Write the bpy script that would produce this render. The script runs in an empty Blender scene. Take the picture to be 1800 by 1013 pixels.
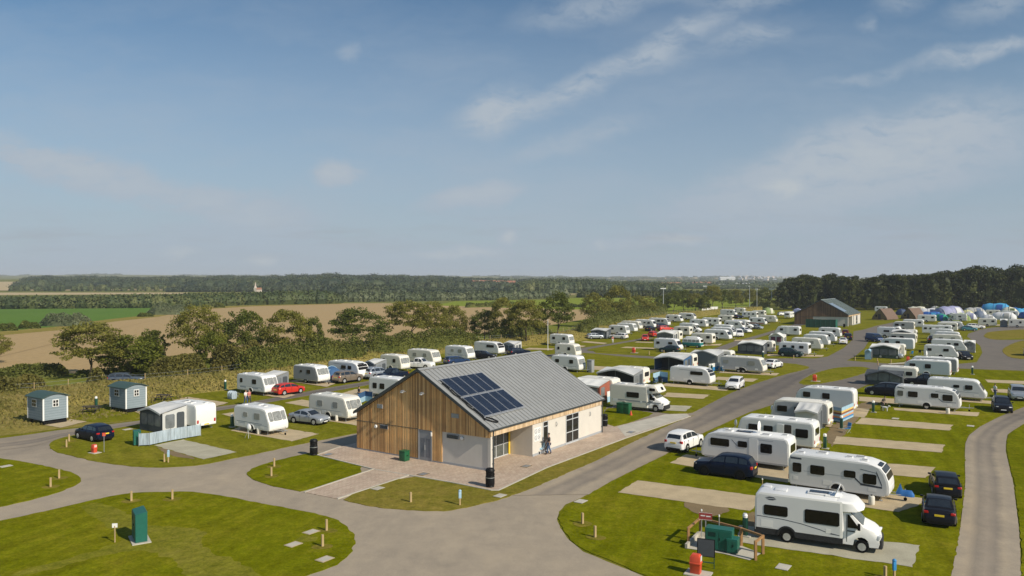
import bpy, bmesh, math, random
from mathutils import Vector, Matrix, noise as mnoise
R = math.radians
sc = bpy.context.scene
col = sc.collection

# ------------------------------------------------------------ camera
CAM_H = 15.0; FPX = 1361.0; PITCH = math.atan(16.5/FPX)
cd = bpy.data.cameras.new('camera'); cam = bpy.data.objects.new('camera', cd); col.objects.link(cam)
cam.location = (0, 0, CAM_H); cam.rotation_euler = (math.pi/2-PITCH, 0, 0)
cd.sensor_width = 36; cd.lens = FPX/1800*36; cd.clip_end = 30000; cd.clip_start = 0.5
sc.camera = cam

# ------------------------------------------------------------ sun, exposure
SUN_EL = R(36); SUN_AZ = R(130)              # clockwise from +Y
sdir = Vector((math.sin(SUN_AZ)*math.cos(SUN_EL), math.cos(SUN_AZ)*math.cos(SUN_EL), math.sin(SUN_EL)))
sl = bpy.data.lights.new('sun', 'SUN'); sl.energy = 4.9; sl.angle = R(0.53); sl.color = (1.0, .90, .75)
so = bpy.data.objects.new('sun', sl); col.objects.link(so)
so.rotation_euler = (-sdir).to_track_quat('-Z', 'Y').to_euler()
sc.view_settings.view_transform = 'Standard'; sc.view_settings.look = 'None'
sc.view_settings.exposure = 0.0; sc.view_settings.gamma = 1.0

# ------------------------------------------------------------ world: nishita sky with thin cirrus
w = bpy.data.worlds.new('World'); sc.world = w; w.use_nodes = True
nt = w.node_tree; N = nt.nodes; Lk = nt.links; N.clear()
out = N.new('ShaderNodeOutputWorld'); bg = N.new('ShaderNodeBackground'); Lk.new(bg.outputs[0], out.inputs[0])
bg.inputs[1].default_value = 0.085
sky = N.new('ShaderNodeTexSky'); sky.sky_type = 'NISHITA'; sky.sun_disc = False
sky.sun_elevation = SUN_EL; sky.sun_rotation = SUN_AZ; sky.altitude = 0
sky.air_density = 1.0; sky.dust_density = 0.6; sky.ozone_density = 1.6
tc = N.new('ShaderNodeTexCoord')
sep = N.new('ShaderNodeSeparateXYZ'); Lk.new(tc.outputs['Generated'], sep.inputs[0])
def mth(op, a, b=None, c=None, clamp=False):
    n = N.new('ShaderNodeMath'); n.operation = op; n.use_clamp = clamp
    for i, v in enumerate((a, b, c)):
        if v is None: continue
        if isinstance(v, (int, float)): n.inputs[i].default_value = v
        else: Lk.new(v, n.inputs[i])
    return n.outputs[0]
ay = mth('MAXIMUM', mth('ABSOLUTE', sep.outputs[1]), .05)
U = mth('DIVIDE', sep.outputs[0], ay); V = mth('DIVIDE', sep.outputs[2], ay)
comb = N.new('ShaderNodeCombineXYZ'); Lk.new(U, comb.inputs[0]); Lk.new(V, comb.inputs[1])
def noisef(vec, scale, detail=5, rough=.55, sx=1, sy=1, rot=0):
    mp = N.new('ShaderNodeMapping'); mp.inputs['Scale'].default_value = (sx, sy, 1); mp.inputs['Rotation'].default_value = (0, 0, rot)
    Lk.new(vec, mp.inputs[0])
    n = N.new('ShaderNodeTexNoise'); n.inputs['Scale'].default_value = scale; n.inputs['Detail'].default_value = detail
    n.inputs['Roughness'].default_value = rough; Lk.new(mp.outputs[0], n.inputs['Vector']); return n
dn = noisef(comb.outputs[0], 9, 5, .6)
vs = N.new('ShaderNodeVectorMath'); vs.operation = 'SUBTRACT'; Lk.new(dn.outputs['Color'], vs.inputs[0]); vs.inputs[1].default_value = (.5, .5, .5)
vm = N.new('ShaderNodeVectorMath'); vm.operation = 'MULTIPLY_ADD'; Lk.new(vs.outputs[0], vm.inputs[0]); vm.inputs[1].default_value = (.08, .05, 0); Lk.new(comb.outputs[0], vm.inputs[2])
P2 = vm.outputs[0]
streaks = [  # x0,y0,x1,y1,halfwidth,strength (directions written in the photograph's pixels, then turned into sky angles)
 (790, 222, 950, 178, 36, .55), (905, 200, 1120, 105, 26, .42), (1060, 125, 1300, 12, 22, .45), (1215, 90, 1410, 42, 24, .28),
 (1090, 112, 1240, 92, 18, .2), (-80, 240, 340, 352, 34, .66), (250, 330, 560, 392, 30, .5), (1150, 385, 1850, 235, 62, .62),
 (1320, 300, 1850, 170, 50, .5), (1600, 118, 1850, 62, 17, .5), (1420, 158, 1620, 108, 12, .22), (870, 285, 1150, 200, 22, .2),
 (1330, 342, 1440, 328, 15, 1.0), (535, 318, 650, 300, 20, .75), (585, 92, 640, 86, 20, .2), (740, 362, 930, 334, 18, .6),
 (880, 40, 1210, -14, 26, .3), (1180, 4, 1460, -20, 22, .3), (1520, 12, 1640, 4, 22, .22), (1640, 40, 1850, -15, 26, .32),
 (1500, 48, 1540, 36, 12, .22), (430, 455, 500, 445, 11, 1.2), (865, 418, 905, 412, 12, 1.2), (730, 448, 900, 440, 10, .8), (270, 448, 360, 446, 9, .7), (1030, 426, 1070, 424, 10, .9), (1150, 426, 1240, 420, 10, .8), (1020, 432, 1260, 420, 9, .3), (730, 450, 880, 440, 8, .3)]
acc = None
for x0, y0, x1, y1, hw, st in streaks:
    cx, cy = ((x0+x1)/2-900)/FPX, (490-(y0+y1)/2)/FPX
    ang = math.atan2(-(y1-y0), x1-x0); hl = math.hypot(x1-x0, y1-y0)/2*1.25/FPX
    mp = N.new('ShaderNodeMapping'); mp.vector_type = 'TEXTURE'; mp.inputs['Location'].default_value = (cx, cy, 0)
    mp.inputs['Rotation'].default_value = (0, 0, ang); mp.inputs['Scale'].default_value = (hl, hw*1.5/FPX, 1)
    Lk.new(P2, mp.inputs[0])
    ln = N.new('ShaderNodeVectorMath'); ln.operation = 'LENGTH'; Lk.new(mp.outputs[0], ln.inputs[0])
    mr = N.new('ShaderNodeMapRange'); mr.interpolation_type = 'SMOOTHSTEP'
    mr.inputs[1].default_value = 1.0; mr.inputs[2].default_value = 0.05; mr.inputs[3].default_value = 0; mr.inputs[4].default_value = st
    Lk.new(ln.outputs['Value'], mr.inputs[0])
    acc = mr.outputs[0] if acc is None else mth('ADD', acc, mr.outputs[0])
fib = noisef(P2, 19, 9, .66, 1.0, 2.8, R(-24))
fm = mth('MULTIPLY_ADD', fib.outputs[0], 3.6, -1.0, clamp=True)
c1 = mth('MULTIPLY', acc, fm)
wisp = noisef(P2, 3.2, 7, .6, 1, 3.2, R(-12))
c2 = mth('MULTIPLY', mth('MULTIPLY_ADD', wisp.outputs[0], 2.6, -1.15, clamp=True), .3)
low = noisef(comb.outputs[0], 5.0, 6, .6, 1.4, 12)
lowm = mth('MULTIPLY', mth('MULTIPLY_ADD', low.outputs[0], 4.5, -2.2, clamp=True), mth('MULTIPLY_ADD', mth('ABSOLUTE', mth('SUBTRACT', V, .055)), -22, 1.0, clamp=True))
veil = mth('MAXIMUM', mth('MULTIPLY_ADD', V, -2.5, .98), .06)          # thin high cloud growing denser towards the horizon
veil = mth('MULTIPLY', veil, mth('GREATER_THAN', sep.outputs[2], -.02))
tot = mth('MINIMUM', mth('ADD', mth('ADD', c1, c2), mth('MULTIPLY', veil, .97)), .93)
mixc = N.new('ShaderNodeMix'); mixc.data_type = 'RGBA'
tint = N.new('ShaderNodeMix'); tint.data_type = 'RGBA'; tint.blend_type = 'MULTIPLY'; tint.inputs[0].default_value = 1
Lk.new(sky.outputs[0], tint.inputs[6]); tint.inputs[7].default_value = (.69, .92, 1.02, 1)
Lk.new(tot, mixc.inputs[0]); Lk.new(tint.outputs[2], mixc.inputs[6]); mixc.inputs[7].default_value = (4.6, 5.4, 6.4, 1)
mix2 = N.new('ShaderNodeMix'); mix2.data_type = 'RGBA'
Lk.new(mth('MULTIPLY', c1, .7), mix2.inputs[0]); Lk.new(mixc.outputs[2], mix2.inputs[6]); mix2.inputs[7].default_value = (5.75, 6.3, 6.7, 1)
mix3 = N.new('ShaderNodeMix'); mix3.data_type = 'RGBA'
Lk.new(mth('MULTIPLY', lowm, .45), mix3.inputs[0]); Lk.new(mix2.outputs[2], mix3.inputs[6]); mix3.inputs[7].default_value = (4.1, 4.4, 4.9, 1)
Lk.new(mix3.outputs[2], bg.inputs[0])

# ------------------------------------------------------------ picture point -> ground point
_U = Vector((0, math.sin(PITCH), math.cos(PITCH))); _F = Vector((0, math.cos(PITCH), -math.sin(PITCH)))
def ray(x, y): return _F+Vector(((x-900)/FPX, 0, 0))-_U*((y-506.5)/FPX)
def G(x, y, z=0.0):
    r = ray(x, y); return Vector((0, 0, CAM_H))+r*((z-CAM_H)/r.z)
def sstep(a, b, x):
    t = min(1, max(0, (x-a)/(b-a))); return t*t*(3-2*t)
def terrain(x, y):
    az = x/max(y, 1)
    left = sstep(.12, -.12, az)
    z = 13*sstep(820, 1500, y)*left
    z += (22+4*math.sin(az*9)+2*math.sin(az*23+1))*sstep(2200, 5200, y)
    return z
def GT(x, y):
    r = ray(x, y); o = Vector((0, 0, CAM_H)); t = 400
    while t < 9000:
        p = o+r*t
        if p.z < terrain(p.x, p.y): return p
        t += 8
    return o+r*5000
# ------------------------------------------------------------ mesh helper
class MB:
    def __init__(s): s.v = []; s.f = []; s.m = []
    def add(s, vs, fs, mi=0):
        o = len(s.v); s.v += [tuple(p) for p in vs]; s.f += [tuple(o+i for i in f) for f in fs]; s.m += [mi]*len(fs); return s
    def box(s, x0, x1, y0, y1, z0, z1, mi=0):
        vs = [(x, y, z) for z in (z0, z1) for x, y in ((x0, y0), (x1, y0), (x1, y1), (x0, y1))]
        return s.add(vs, [(3, 2, 1, 0), (4, 5, 6, 7), (0, 1, 5, 4), (1, 2, 6, 5), (2, 3, 7, 6), (3, 0, 4, 7)], mi)
    def obox(s, c, a, b, d, mi=0):
        c, a, b, d = map(Vector, (c, a, b, d))
        vs = [c+a*i+b*j+d*k for k in (-1, 1) for i, j in ((-1, -1), (1, -1), (1, 1), (-1, 1))]
        return s.add(vs, [(3, 2, 1, 0), (4, 5, 6, 7), (0, 1, 5, 4), (1, 2, 6, 5), (2, 3, 7, 6), (3, 0, 4, 7)], mi)
    def prism(s, pts, vec, mi=0):
        n = len(pts); vec = Vector(vec); a = [Vector(p) for p in pts]; b = [p+vec for p in a]
        return s.add(a+b, [tuple(range(n))[::-1], tuple(range(n, 2*n))]+[(i, (i+1) % n, n+(i+1) % n, n+i) for i in range(n)], mi)
    def tube(s, p0, p1, r0, r1=None, n=8, mi=0, caps=True):
        r1 = r0 if r1 is None else r1
        p0, p1 = Vector(p0), Vector(p1); d = (p1-p0).normalized()
        u = d.orthogonal().normalized(); v = d.cross(u)
        vs = []
        for p, r in ((p0, r0), (p1, r1)):
            vs += [p+(u*math.cos(2*math.pi*i/n)+v*math.sin(2*math.pi*i/n))*r for i in range(n)]
        fs = [(i, (i+1) % n, n+(i+1) % n, n+i) for i in range(n)]
        if caps: fs += [tuple(range(n))[::-1], tuple(range(n, 2*n))]
        return s.add(vs, fs, mi)
    def path(s, pts, r, n=6, mi=0):
        for a, b in zip(pts, pts[1:]): s.tube(a, b, r, r, n, mi)
        return s
    def lathe(s, prof, c=(0, 0, 0), n=16, mi=0):
        c = Vector(c); vs = []; k = len(prof)
        for i in range(n):
            a = 2*math.pi*i/n; vs += [c+Vector((r*math.cos(a), r*math.sin(a), z)) for r, z in prof]
        fs = [(i*k+j, ((i+1) % n)*k+j, ((i+1) % n)*k+j+1, i*k+j+1) for i in range(n) for j in range(k-1)]
        return s.add(vs, fs, mi)
    def loft(s, rings, mi=0, caps=True, closed=True):
        n = len(rings[0]); vs = [p for r in rings for p in r]; fs = []
        for i in range(len(rings)-1):
            for j in range(n if closed else n-1):
                fs.append((i*n+j, i*n+(j+1) % n, (i+1)*n+(j+1) % n, (i+1)*n+j))
        if caps and closed: fs += [tuple(range(n))[::-1], tuple((len(rings)-1)*n+j for j in range(n))]
        return s.add(vs, fs, mi)
    def grid(s, fn, nu, nv, mi=0):
        vs = [fn(i/nu, j/nv) for j in range(nv+1) for i in range(nu+1)]
        return s.add(vs, [(j*(nu+1)+i, j*(nu+1)+i+1, (j+1)*(nu+1)+i+1, (j+1)*(nu+1)+i) for j in range(nv) for i in range(nu)], mi)
    def mesh(s, name, mats, bevel=0, seg=2, smooth=35, recalc=True):
        me = bpy.data.meshes.new(name); me.from_pydata(s.v, [], s.f)
        if not isinstance(mats, (list, tuple)): mats = [mats]
        for m in mats: me.materials.append(m)
        me.polygons.foreach_set('material_index', s.m)
        if bevel or recalc:
            bm = bmesh.new(); bm.from_mesh(me)
            if recalc: bmesh.ops.recalc_face_normals(bm, faces=bm.faces)
            if bevel:
                es = [e for e in bm.edges if len(e.link_faces) == 2 and e.calc_face_angle(0) > R(28)]
                bmesh.ops.bevel(bm, geom=es, offset=bevel, segments=seg, affect='EDGES', profile=.6, clamp_overlap=True)
            bm.to_mesh(me); bm.free()
        if smooth:
            me.polygons.foreach_set('use_smooth', [True]*len(me.polygons))
            me.set_sharp_from_angle(angle=R(smooth))
        me.update(); return me
    def flat(s, name, mats): return s.mesh(name, mats, smooth=0, recalc=False)

class Nd:                                     # a part: name, mesh, sub-parts; fine = too small to show far away
    def __init__(s, name, mesh=None, kids=None, fine=False, label=None): s.name = name; s.mesh = mesh; s.kids = kids or []; s.fine = fine; s.label = label
    def add(s, *k): s.kids += [x for x in k if x]; return s
def inst(nd, parent=None, lod=0):
    o = bpy.data.objects.new(nd.name, nd.mesh); col.objects.link(o)
    if parent: o.parent = parent
    if nd.label and parent: o['label'] = nd.label
    for k in nd.kids:
        if lod and k.fine: continue
        inst(k, o, lod)
    return o
def tag(o, label=None, cat=None, group=None, kind=None):
    if label: o['label'] = label
    if cat: o['category'] = cat
    if group: o['group'] = group
    if kind: o['kind'] = kind
    return o
def put(nd, loc, rz=0, label=None, cat=None, group=None, lod=0, scale=None, name=None):
    o = inst(nd, None, lod); o.location = loc; o.rotation_euler = (0, 0, rz)
    if scale: o.scale = (scale,)*3 if isinstance(scale, (int, float)) else scale
    if name: o.name = name
    return tag(o, label, cat, group)
def thing(name, me, label, cat, loc=(0, 0, 0), rz=0, group=None, kids=None):
    return put(Nd(name, me, kids), loc, rz, label, cat, group)
def structure(name, me, loc=(0, 0, 0)):
    o = bpy.data.objects.new(name, me); col.objects.link(o); o.location = loc; o['kind'] = 'structure'; return o

# ------------------------------------------------------------ materials
def newmat(name):
    m = bpy.data.materials.new(name); m.use_nodes = True; nt = m.node_tree; return m, nt, nt.nodes, nt.links, nt.nodes['Principled BSDF']
def tnoise(nt, vec, scale, detail=4, rough=.5, sc3=None):
    if sc3:
        mp = nt.nodes.new('ShaderNodeMapping'); mp.inputs['Scale'].default_value = sc3; nt.links.new(vec, mp.inputs[0]); vec = mp.outputs[0]
    n = nt.nodes.new('ShaderNodeTexNoise'); n.inputs['Scale'].default_value = scale; n.inputs['Detail'].default_value = detail; n.inputs['Roughness'].default_value = rough
    nt.links.new(vec, n.inputs['Vector']); return n.outputs[0]
def ramp(nt, fac, stops, interp='LINEAR'):
    r = nt.nodes.new('ShaderNodeValToRGB'); nt.links.new(fac, r.inputs[0]); r.color_ramp.interpolation = interp
    e = r.color_ramp.elements
    while len(e) < len(stops): e.new(.5)
    for i, (p, c) in enumerate(stops): e[i].position = p; e[i].color = (*c, 1) if len(c) == 3 else c
    return r.outputs[0]
def mixn(nt, fac, a, b, mode='MIX'):
    n = nt.nodes.new('ShaderNodeMix'); n.data_type = 'RGBA'; n.blend_type = mode
    for i, v in ((0, fac), (6, a), (7, b)):
        if isinstance(v, (int, float)): n.inputs[i].default_value = v
        elif isinstance(v, tuple): n.inputs[i].default_value = (*v, 1) if len(v) == 3 else v
        else: nt.links.new(v, n.inputs[i])
    return n.outputs[2]
def bumpn(nt, bsdf, h, strength=.3, dist=.05):
    b = nt.nodes.new('ShaderNodeBump'); b.inputs['Strength'].default_value = strength; b.inputs['Distance'].default_value = dist
    nt.links.new(h, b.inputs['Height']); nt.links.new(b.outputs[0], bsdf.inputs['Normal'])
def wpos(nt):
    g = nt.nodes.new('ShaderNodeNewGeometry'); return g.outputs['Position']
def opos(nt):
    g = nt.nodes.new('ShaderNodeTexCoord'); return g.outputs['Object']
def mat(name, c, rough=.5, metal=0, var=.08, scale=6, bump=0, spec=.5, coat=0, world=False, streak=None):
    m, nt, n, l, b = newmat(name)
    p = wpos(nt) if world else opos(nt)
    f = tnoise(nt, p, scale, 4, .6, streak)
    lo = tuple(max(0, x*(1-var)) for x in c); hi = tuple(min(1, x*(1+var)) for x in c)
    l.new(ramp(nt, f, [(.3, lo), (.7, hi)]), b.inputs['Base Color'])
    b.inputs['Roughness'].default_value = rough; b.inputs['Metallic'].default_value = metal
    b.inputs['Specular IOR Level'].default_value = spec; b.inputs['Coat Weight'].default_value = coat
    if bump: bumpn(nt, b, tnoise(nt, p, scale*4, 4), bump, .02)
    return m
def glassy(name, c, rough=.08, spec=.35):
    m = mat(name, c, rough, 0, .25, 1.5, 0, spec); return m
def leafmat(name, cs, trans=.25, scale=.35):
    m, nt, n, l, b = newmat(name)
    g = n.new('ShaderNodeNewGeometry')
    f = tnoise(nt, g.outputs['Position'], scale, 3, .6)
    a = n.new('ShaderNodeMath'); a.operation = 'MULTIPLY_ADD'; a.inputs[1].default_value = .45; l.new(g.outputs['Random Per Island'], a.inputs[0])
    a2 = n.new('ShaderNodeMath'); a2.operation = 'MULTIPLY_ADD'; a2.inputs[1].default_value = 1.3; a2.inputs[2].default_value = -.38; l.new(f, a2.inputs[0]); l.new(a2.outputs[0], a.inputs[2])
    cc = ramp(nt, a.outputs[0], [(.1, cs[0]), (.5, cs[1]), (.9, cs[2])])
    l.new(cc, b.inputs['Base Color']); b.inputs['Roughness'].default_value = .6; b.inputs['Specular IOR Level'].default_value = .25
    t = n.new('ShaderNodeBsdfTranslucent'); l.new(cc, t.inputs[0])
    mx = n.new('ShaderNodeMixShader'); mx.inputs[0].default_value = trans; l.new(b.outputs[0], mx.inputs[1]); l.new(t.outputs[0], mx.inputs[2])
    l.new(mx.outputs[0], n['Material Output'].inputs[0]); return m

def grassmat(name, cs, mow=.5, rot=0, scale=1.0, bump=.5):
    m, nt, n, l, b = newmat(name); p = wpos(nt)
    big = tnoise(nt, p, .055*scale, 4, .6); mid = tnoise(nt, p, .5*scale, 5, .65); fine = tnoise(nt, p, 7, 4, .75)
    c = ramp(nt, big, [(.32, cs[0]), (.5, cs[1]), (.68, cs[2])])
    c2 = ramp(nt, mid, [(.28, cs[0]), (.52, cs[1]), (.75, cs[2])])
    c = mixn(nt, .6, c, c2); c = mixn(nt, 1.0, c, ramp(nt, tnoise(nt, p, 1.9, 4, .7), [(.28, (.74, .76, .7)), (.72, (1.26, 1.22, 1.2))]), 'MULTIPLY')
    if mow:
        mp = n.new('ShaderNodeMapping'); mp.inputs['Rotation'].default_value = (0, 0, rot); l.new(p, mp.inputs[0])
        wv = n.new('ShaderNodeTexWave'); wv.inputs['Scale'].default_value = .16; wv.inputs['Distortion'].default_value = 1.6; wv.inputs['Detail'].default_value = 3; wv.inputs['Detail Scale'].default_value = 1.5
        l.new(mp.outputs[0], wv.inputs['Vector'])
        st = tnoise(nt, mp.outputs[0], 1.0, 4, .6, (1.6, .12, 1))
        c = mixn(nt, 1.0, c, ramp(nt, wv.outputs[1], [(.2, (1-.16*mow,)*3), (.8, (1+.06*mow, 1+.08*mow, 1))]), 'MULTIPLY')
        c = mixn(nt, 1.0, c, ramp(nt, st, [(.3, (1-.3*mow,)*3), (.7, (1+.2*mow,)*3)]), 'MULTIPLY')
    c = mixn(nt, 1.0, c, ramp(nt, fine, [(.25, (.62, .62, .58)), (.75, (1.35, 1.33, 1.2))]), 'MULTIPLY')
    l.new(c, b.inputs['Base Color']); b.inputs['Roughness'].default_value = 1; b.inputs['Specular IOR Level'].default_value = 0
    bumpn(nt, b, fine, bump, .06); return m
def gravelmat(name, c, v=.22):
    m, nt, n, l, b = newmat(name); p = wpos(nt)
    f = tnoise(nt, p, 14, 3, .8); g = tnoise(nt, p, .8, 4, .6)
    c1 = ramp(nt, g, [(.3, tuple(x*.86 for x in c)), (.7, tuple(min(1, x*1.1) for x in c))])
    cc = mixn(nt, 1, c1, ramp(nt, f, [(.25, (1-v,)*3), (.75, (1+v,)*3)]), 'MULTIPLY')
    l.new(cc, b.inputs['Base Color']); b.inputs['Roughness'].default_value = .95; b.inputs['Specular IOR Level'].default_value = .15
    bumpn(nt, b, f, .4, .03); return m

M = {}
M['lawn'] = grassmat('lawn_grass', [(.102, .115, .003), (.152, .166, .006), (.235, .205, .020)], .45, R(20))
M['lawn2'] = grassmat('lawn_grass_warm', [(.108, .12, .008), (.17, .172, .015), (.245, .212, .038)], .35, R(-34))
M['lawn3'] = grassmat('lawn_grass_worn', [(.12, .125, .014), (.20, .172, .035), (.27, .205, .06)], .2, R(56), 1.8)
M['cut'] = grassmat('grass_short_cut', [(.135, .15, .010), (.18, .18, .022), (.235, .21, .045)], .25, R(0), 1.6)
M['dry'] = grassmat('dry_bank_grass', [(.16, .155, .035), (.25, .21, .065), (.34, .27, .11)], 0, 0, 3.0, .7)
M['verge'] = grassmat('verge_grass', [(.10, .14, .02), (.17, .19, .04), (.22, .22, .06)], 0, 0, 1.5, .6)
M['countryside'] = grassmat('countryside', [(.10, .13, .03), (.16, .17, .05), (.22, .19, .09)], 0, 0, .15, .2)
M['stubble'] = gravelmat('stubble_field', (.395, .28, .135), .12)
M['stubble2'] = gravelmat('straw_field', (.45, .355, .20), .08)
M['crop'] = grassmat('green_crop', [(.085, .165, .038), (.105, .19, .045), (.12, .205, .05)], 0, 0, .3, .3)
M['crop2'] = grassmat('bright_pasture', [(.17, .22, .035), (.20, .25, .04), (.235, .27, .055)], 0, 0, .3, .3)
M['dirt'] = gravelmat('bare_soil', (.21, .155, .085), .25)
M['gravel'] = gravelmat('tan_gravel', (.46, .37, .235), .16)
M['gravelg'] = gravelmat('grey_gravel', (.40, .375, .28), .16)
def asphalt():
    m, nt, n, l, b = newmat('asphalt_road'); p = wpos(nt)
    s = n.new('ShaderNodeSeparateXYZ'); l.new(p, s.inputs[0])
    big = tnoise(nt, p, .09, 4, .6); mid = tnoise(nt, p, .7, 5, .7); fine = tnoise(nt, p, 22, 3, .8); stn = tnoise(nt, p, .25, 6, .75, (1, .45, 1))
    add = n.new('ShaderNodeMath'); add.operation = 'MULTIPLY_ADD'; add.inputs[1].default_value = 38; l.new(big, add.inputs[0]); l.new(s.outputs[1], add.inputs[2])
    mr = n.new('ShaderNodeMapRange'); mr.inputs[1].default_value = 74; mr.inputs[2].default_value = 118; l.new(add.outputs[0], mr.inputs[0])
    # the older surface round the junction is worn pale, the newer surface beyond is darker
    c = mixn(nt, mr.outputs[0], (.35, .295, .222), (.165, .145, .122))
    c = mixn(nt, 1, c, ramp(nt, mid, [(.25, (.86, .86, .87)), (.75, (1.1, 1.09, 1.07))]), 'MULTIPLY')
    c = mixn(nt, 1, c, ramp(nt, fine, [(.25, (.82,)*3), (.75, (1.18,)*3)]), 'MULTIPLY')
    c = mixn(nt, 1, c, ramp(nt, stn, [(.3, (.84, .85, .87)), (.5, (1, 1, 1)), (.72, (1.1, 1.08, 1.04))]), 'MULTIPLY')
    l.new(c, b.inputs['Base Color']); b.inputs['Roughness'].default_value = .9; b.inputs['Specular IOR Level'].default_value = .25
    bumpn(nt, b, fine, .25, .02); return m
M['road'] = asphalt()
def worn():
    m = M['road'].copy(); m.name = 'worn_asphalt_lane'; nt = m.node_tree; b = nt.nodes['Principled BSDF']; src = b.inputs['Base Color'].links[0].from_socket
    uv = nt.nodes.new('ShaderNodeUVMap'); sp_ = nt.nodes.new('ShaderNodeSeparateXYZ'); nt.links.new(uv.outputs[0], sp_.inputs[0])
    nz = tnoise(nt, wpos(nt), .35, 4, .7); a = nt.nodes.new('ShaderNodeMath'); a.operation = 'MULTIPLY_ADD'; a.inputs[1].default_value = .22; nt.links.new(nz, a.inputs[0]); nt.links.new(sp_.outputs[0], a.inputs[2])
    r = ramp(nt, a.outputs[0], [(.12, (1, 1, 1)), (.28, (1.08, 1.06, 1.02)), (.42, (.74, .75, .78)), (.58, (.9, .9, .92)), (.74, (.72, .73, .77)), (.88, (1.06, 1.05, 1.02)), (1.0, (1, 1, 1))])
    nt.links.new(mixn(nt, 1, src, r, 'MULTIPLY'), b.inputs['Base Color']); return m
M['worn'] = worn()
def pavers():
    m, nt, n, l, b = newmat('block_pavers'); p = wpos(nt)
    mp = n.new('ShaderNodeMapping'); mp.inputs['Rotation'].default_value = (0, 0, R(-56)); l.new(p, mp.inputs[0])
    br = n.new('ShaderNodeTexBrick'); l.new(mp.outputs[0], br.inputs['Vector']); br.inputs['Scale'].default_value = 1
    br.inputs['Brick Width'].default_value = .42; br.inputs['Row Height'].default_value = .21; br.inputs['Mortar Size'].default_value = .012
    br.inputs['Color1'].default_value = (.42, .315, .235, 1); br.inputs['Color2'].default_value = (.50, .40, .30, 1); br.inputs['Mortar'].default_value = (.27, .21, .16, 1); br.inputs['Bias'].default_value = 0
    g = tnoise(nt, p, .6, 4, .6)
    c = mixn(nt, 1, br.outputs[0], ramp(nt, g, [(.3, (.88,)*3), (.7, (1.12,)*3)]), 'MULTIPLY')
    l.new(c, b.inputs['Base Color']); b.inputs['Roughness'].default_value = .85; bumpn(nt, b, br.outputs[1], -.2, .01); return m
M['paver'] = pavers()
M['concrete'] = gravelmat('concrete', (.47, .44, .37), .1)
def cladding(name, cs, along=1):
    m, nt, n, l, b = newmat(name); p = opos(nt)
    s = n.new('ShaderNodeSeparateXYZ'); l.new(p, s.inputs[0])
    k = n.new('ShaderNodeMath'); k.operation = 'MULTIPLY'; k.inputs[1].default_value = 1/.115; l.new(s.outputs[along], k.inputs[0])
    f = n.new('ShaderNodeMath'); f.operation = 'FLOOR'; l.new(k.outputs[0], f.inputs[0])
    wn = n.new('ShaderNodeTexWhiteNoise'); wn.noise_dimensions = '1D'; l.new(f.outputs[0], wn.inputs['W'])
    st = tnoise(nt, p, 3.2, 5, .7, (6, 6, .28)); wz = tnoise(nt, p, .35, 4, .6, (1, 1, 2.2))
    c = ramp(nt, wn.outputs[0], [(.0, tuple(q*.75 for q in cs[0])), (.2, cs[0]), (.5, cs[1]), (1, cs[2])])
    c = mixn(nt, 1, c, ramp(nt, st, [(.25, (.62, .62, .64)), (.7, (1.25, 1.22, 1.15))]), 'MULTIPLY')
    c = mixn(nt, 1, c, ramp(nt, wz, [(.3, (.8, .82, .86)), (.7, (1.15, 1.1, 1.0))]), 'MULTIPLY')
    l.new(c, b.inputs['Base Color']); b.inputs['Roughness'].default_value = .8; bumpn(nt, b, st, .2, .01); return m
M['clad'] = cladding('larch_cladding', [(.48, .27, .11), (.68, .41, .17), (.82, .55, .26)])
M['fascia'] = cladding('pale_larch_fascia', [(.56, .41, .25), (.66, .50, .33), (.74, .59, .42)], 0)
M['clad2'] = cladding('brown_cladding', [(.15, .09, .055), (.21, .13, .075), (.27, .17, .10)])
M['render'] = mat('cream_render', (.62, .585, .52), .8, 0, .04, 1.2, .1)
M['renderg'] = mat('render_stone', (.78, .72, .60), .8, 0, .04, 1.2, .1)
M['roofmetal'] = mat('grey_standing_seam_roof', (.34, .345, .335), .45, .25, .07, .8, 0)
M['roofgreen'] = mat('green_grey_roof', (.27, .31, .295), .5, .2, .07, .8)
M['trim'] = mat('dark_grey_trim', (.055, .065, .07), .45, .2)
M['doorgrey'] = mat('grey_painted_door', (.28, .29, .31), .45, 0, .05)
M['doorpanel'] = mat('dark_grey_door_glass', (.17, .18, .21), .3)
M['frame'] = mat('pale_grey_frame', (.52, .54, .55), .4)
M['dglass'] = glassy('dark_window_glass', (.018, .018, .017))
M['mglass'] = glassy('window_glass', (.10, .11, .10), .1)
M['pvglass'] = glassy('solar_cells', (.015, .022, .040), .25)
M['alu'] = mat('aluminium', (.62, .63, .64), .35, .7)
M['yellow'] = mat('yellow_paint', (.75, .50, .04), .5)
M['interior'] = mat('interior_wall', (.33, .29, .22), .8)
M['white'] = mat('white_gelcoat', (.80, .80, .775), .33, 0, .025, 1.0, 0, .5)
M['offwhite'] = mat('off_white_panel', (.68, .69, .69), .4, 0, .03, 1.0)
M['cream'] = mat('cream_gelcoat', (.76, .73, .64), .4, 0, .03, 1.0)
M['paleblue'] = mat('pale_blue_panel', (.47, .54, .58), .4, 0, .03, 1.0)
M['greyside'] = mat('grey_insulation_cover', (.27, .28, .29), .8, 0, .06)
M['skirt'] = mat('grey_side_skirt', (.40, .41, .42), .5)
M['dskirt'] = mat('dark_grey_skirt', (.028, .029, .031), .6, 0, .1, 3, 0, .25)
M['cglass'] = glassy('car_glass', (.016, .02, .024), .05, 1.0)
M['blind'] = mat('window_with_blinds', (.24, .25, .24), .2, 0, .35, 4)
M['dwin'] = glassy('acrylic_window', (.014, .012, .010), .12, .25)
M['pwin'] = mat('pleated_blind', (.30, .30, .27), .3, 0, .3, 5, 0, .5, 0, False, (6, 6, 1))
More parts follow.
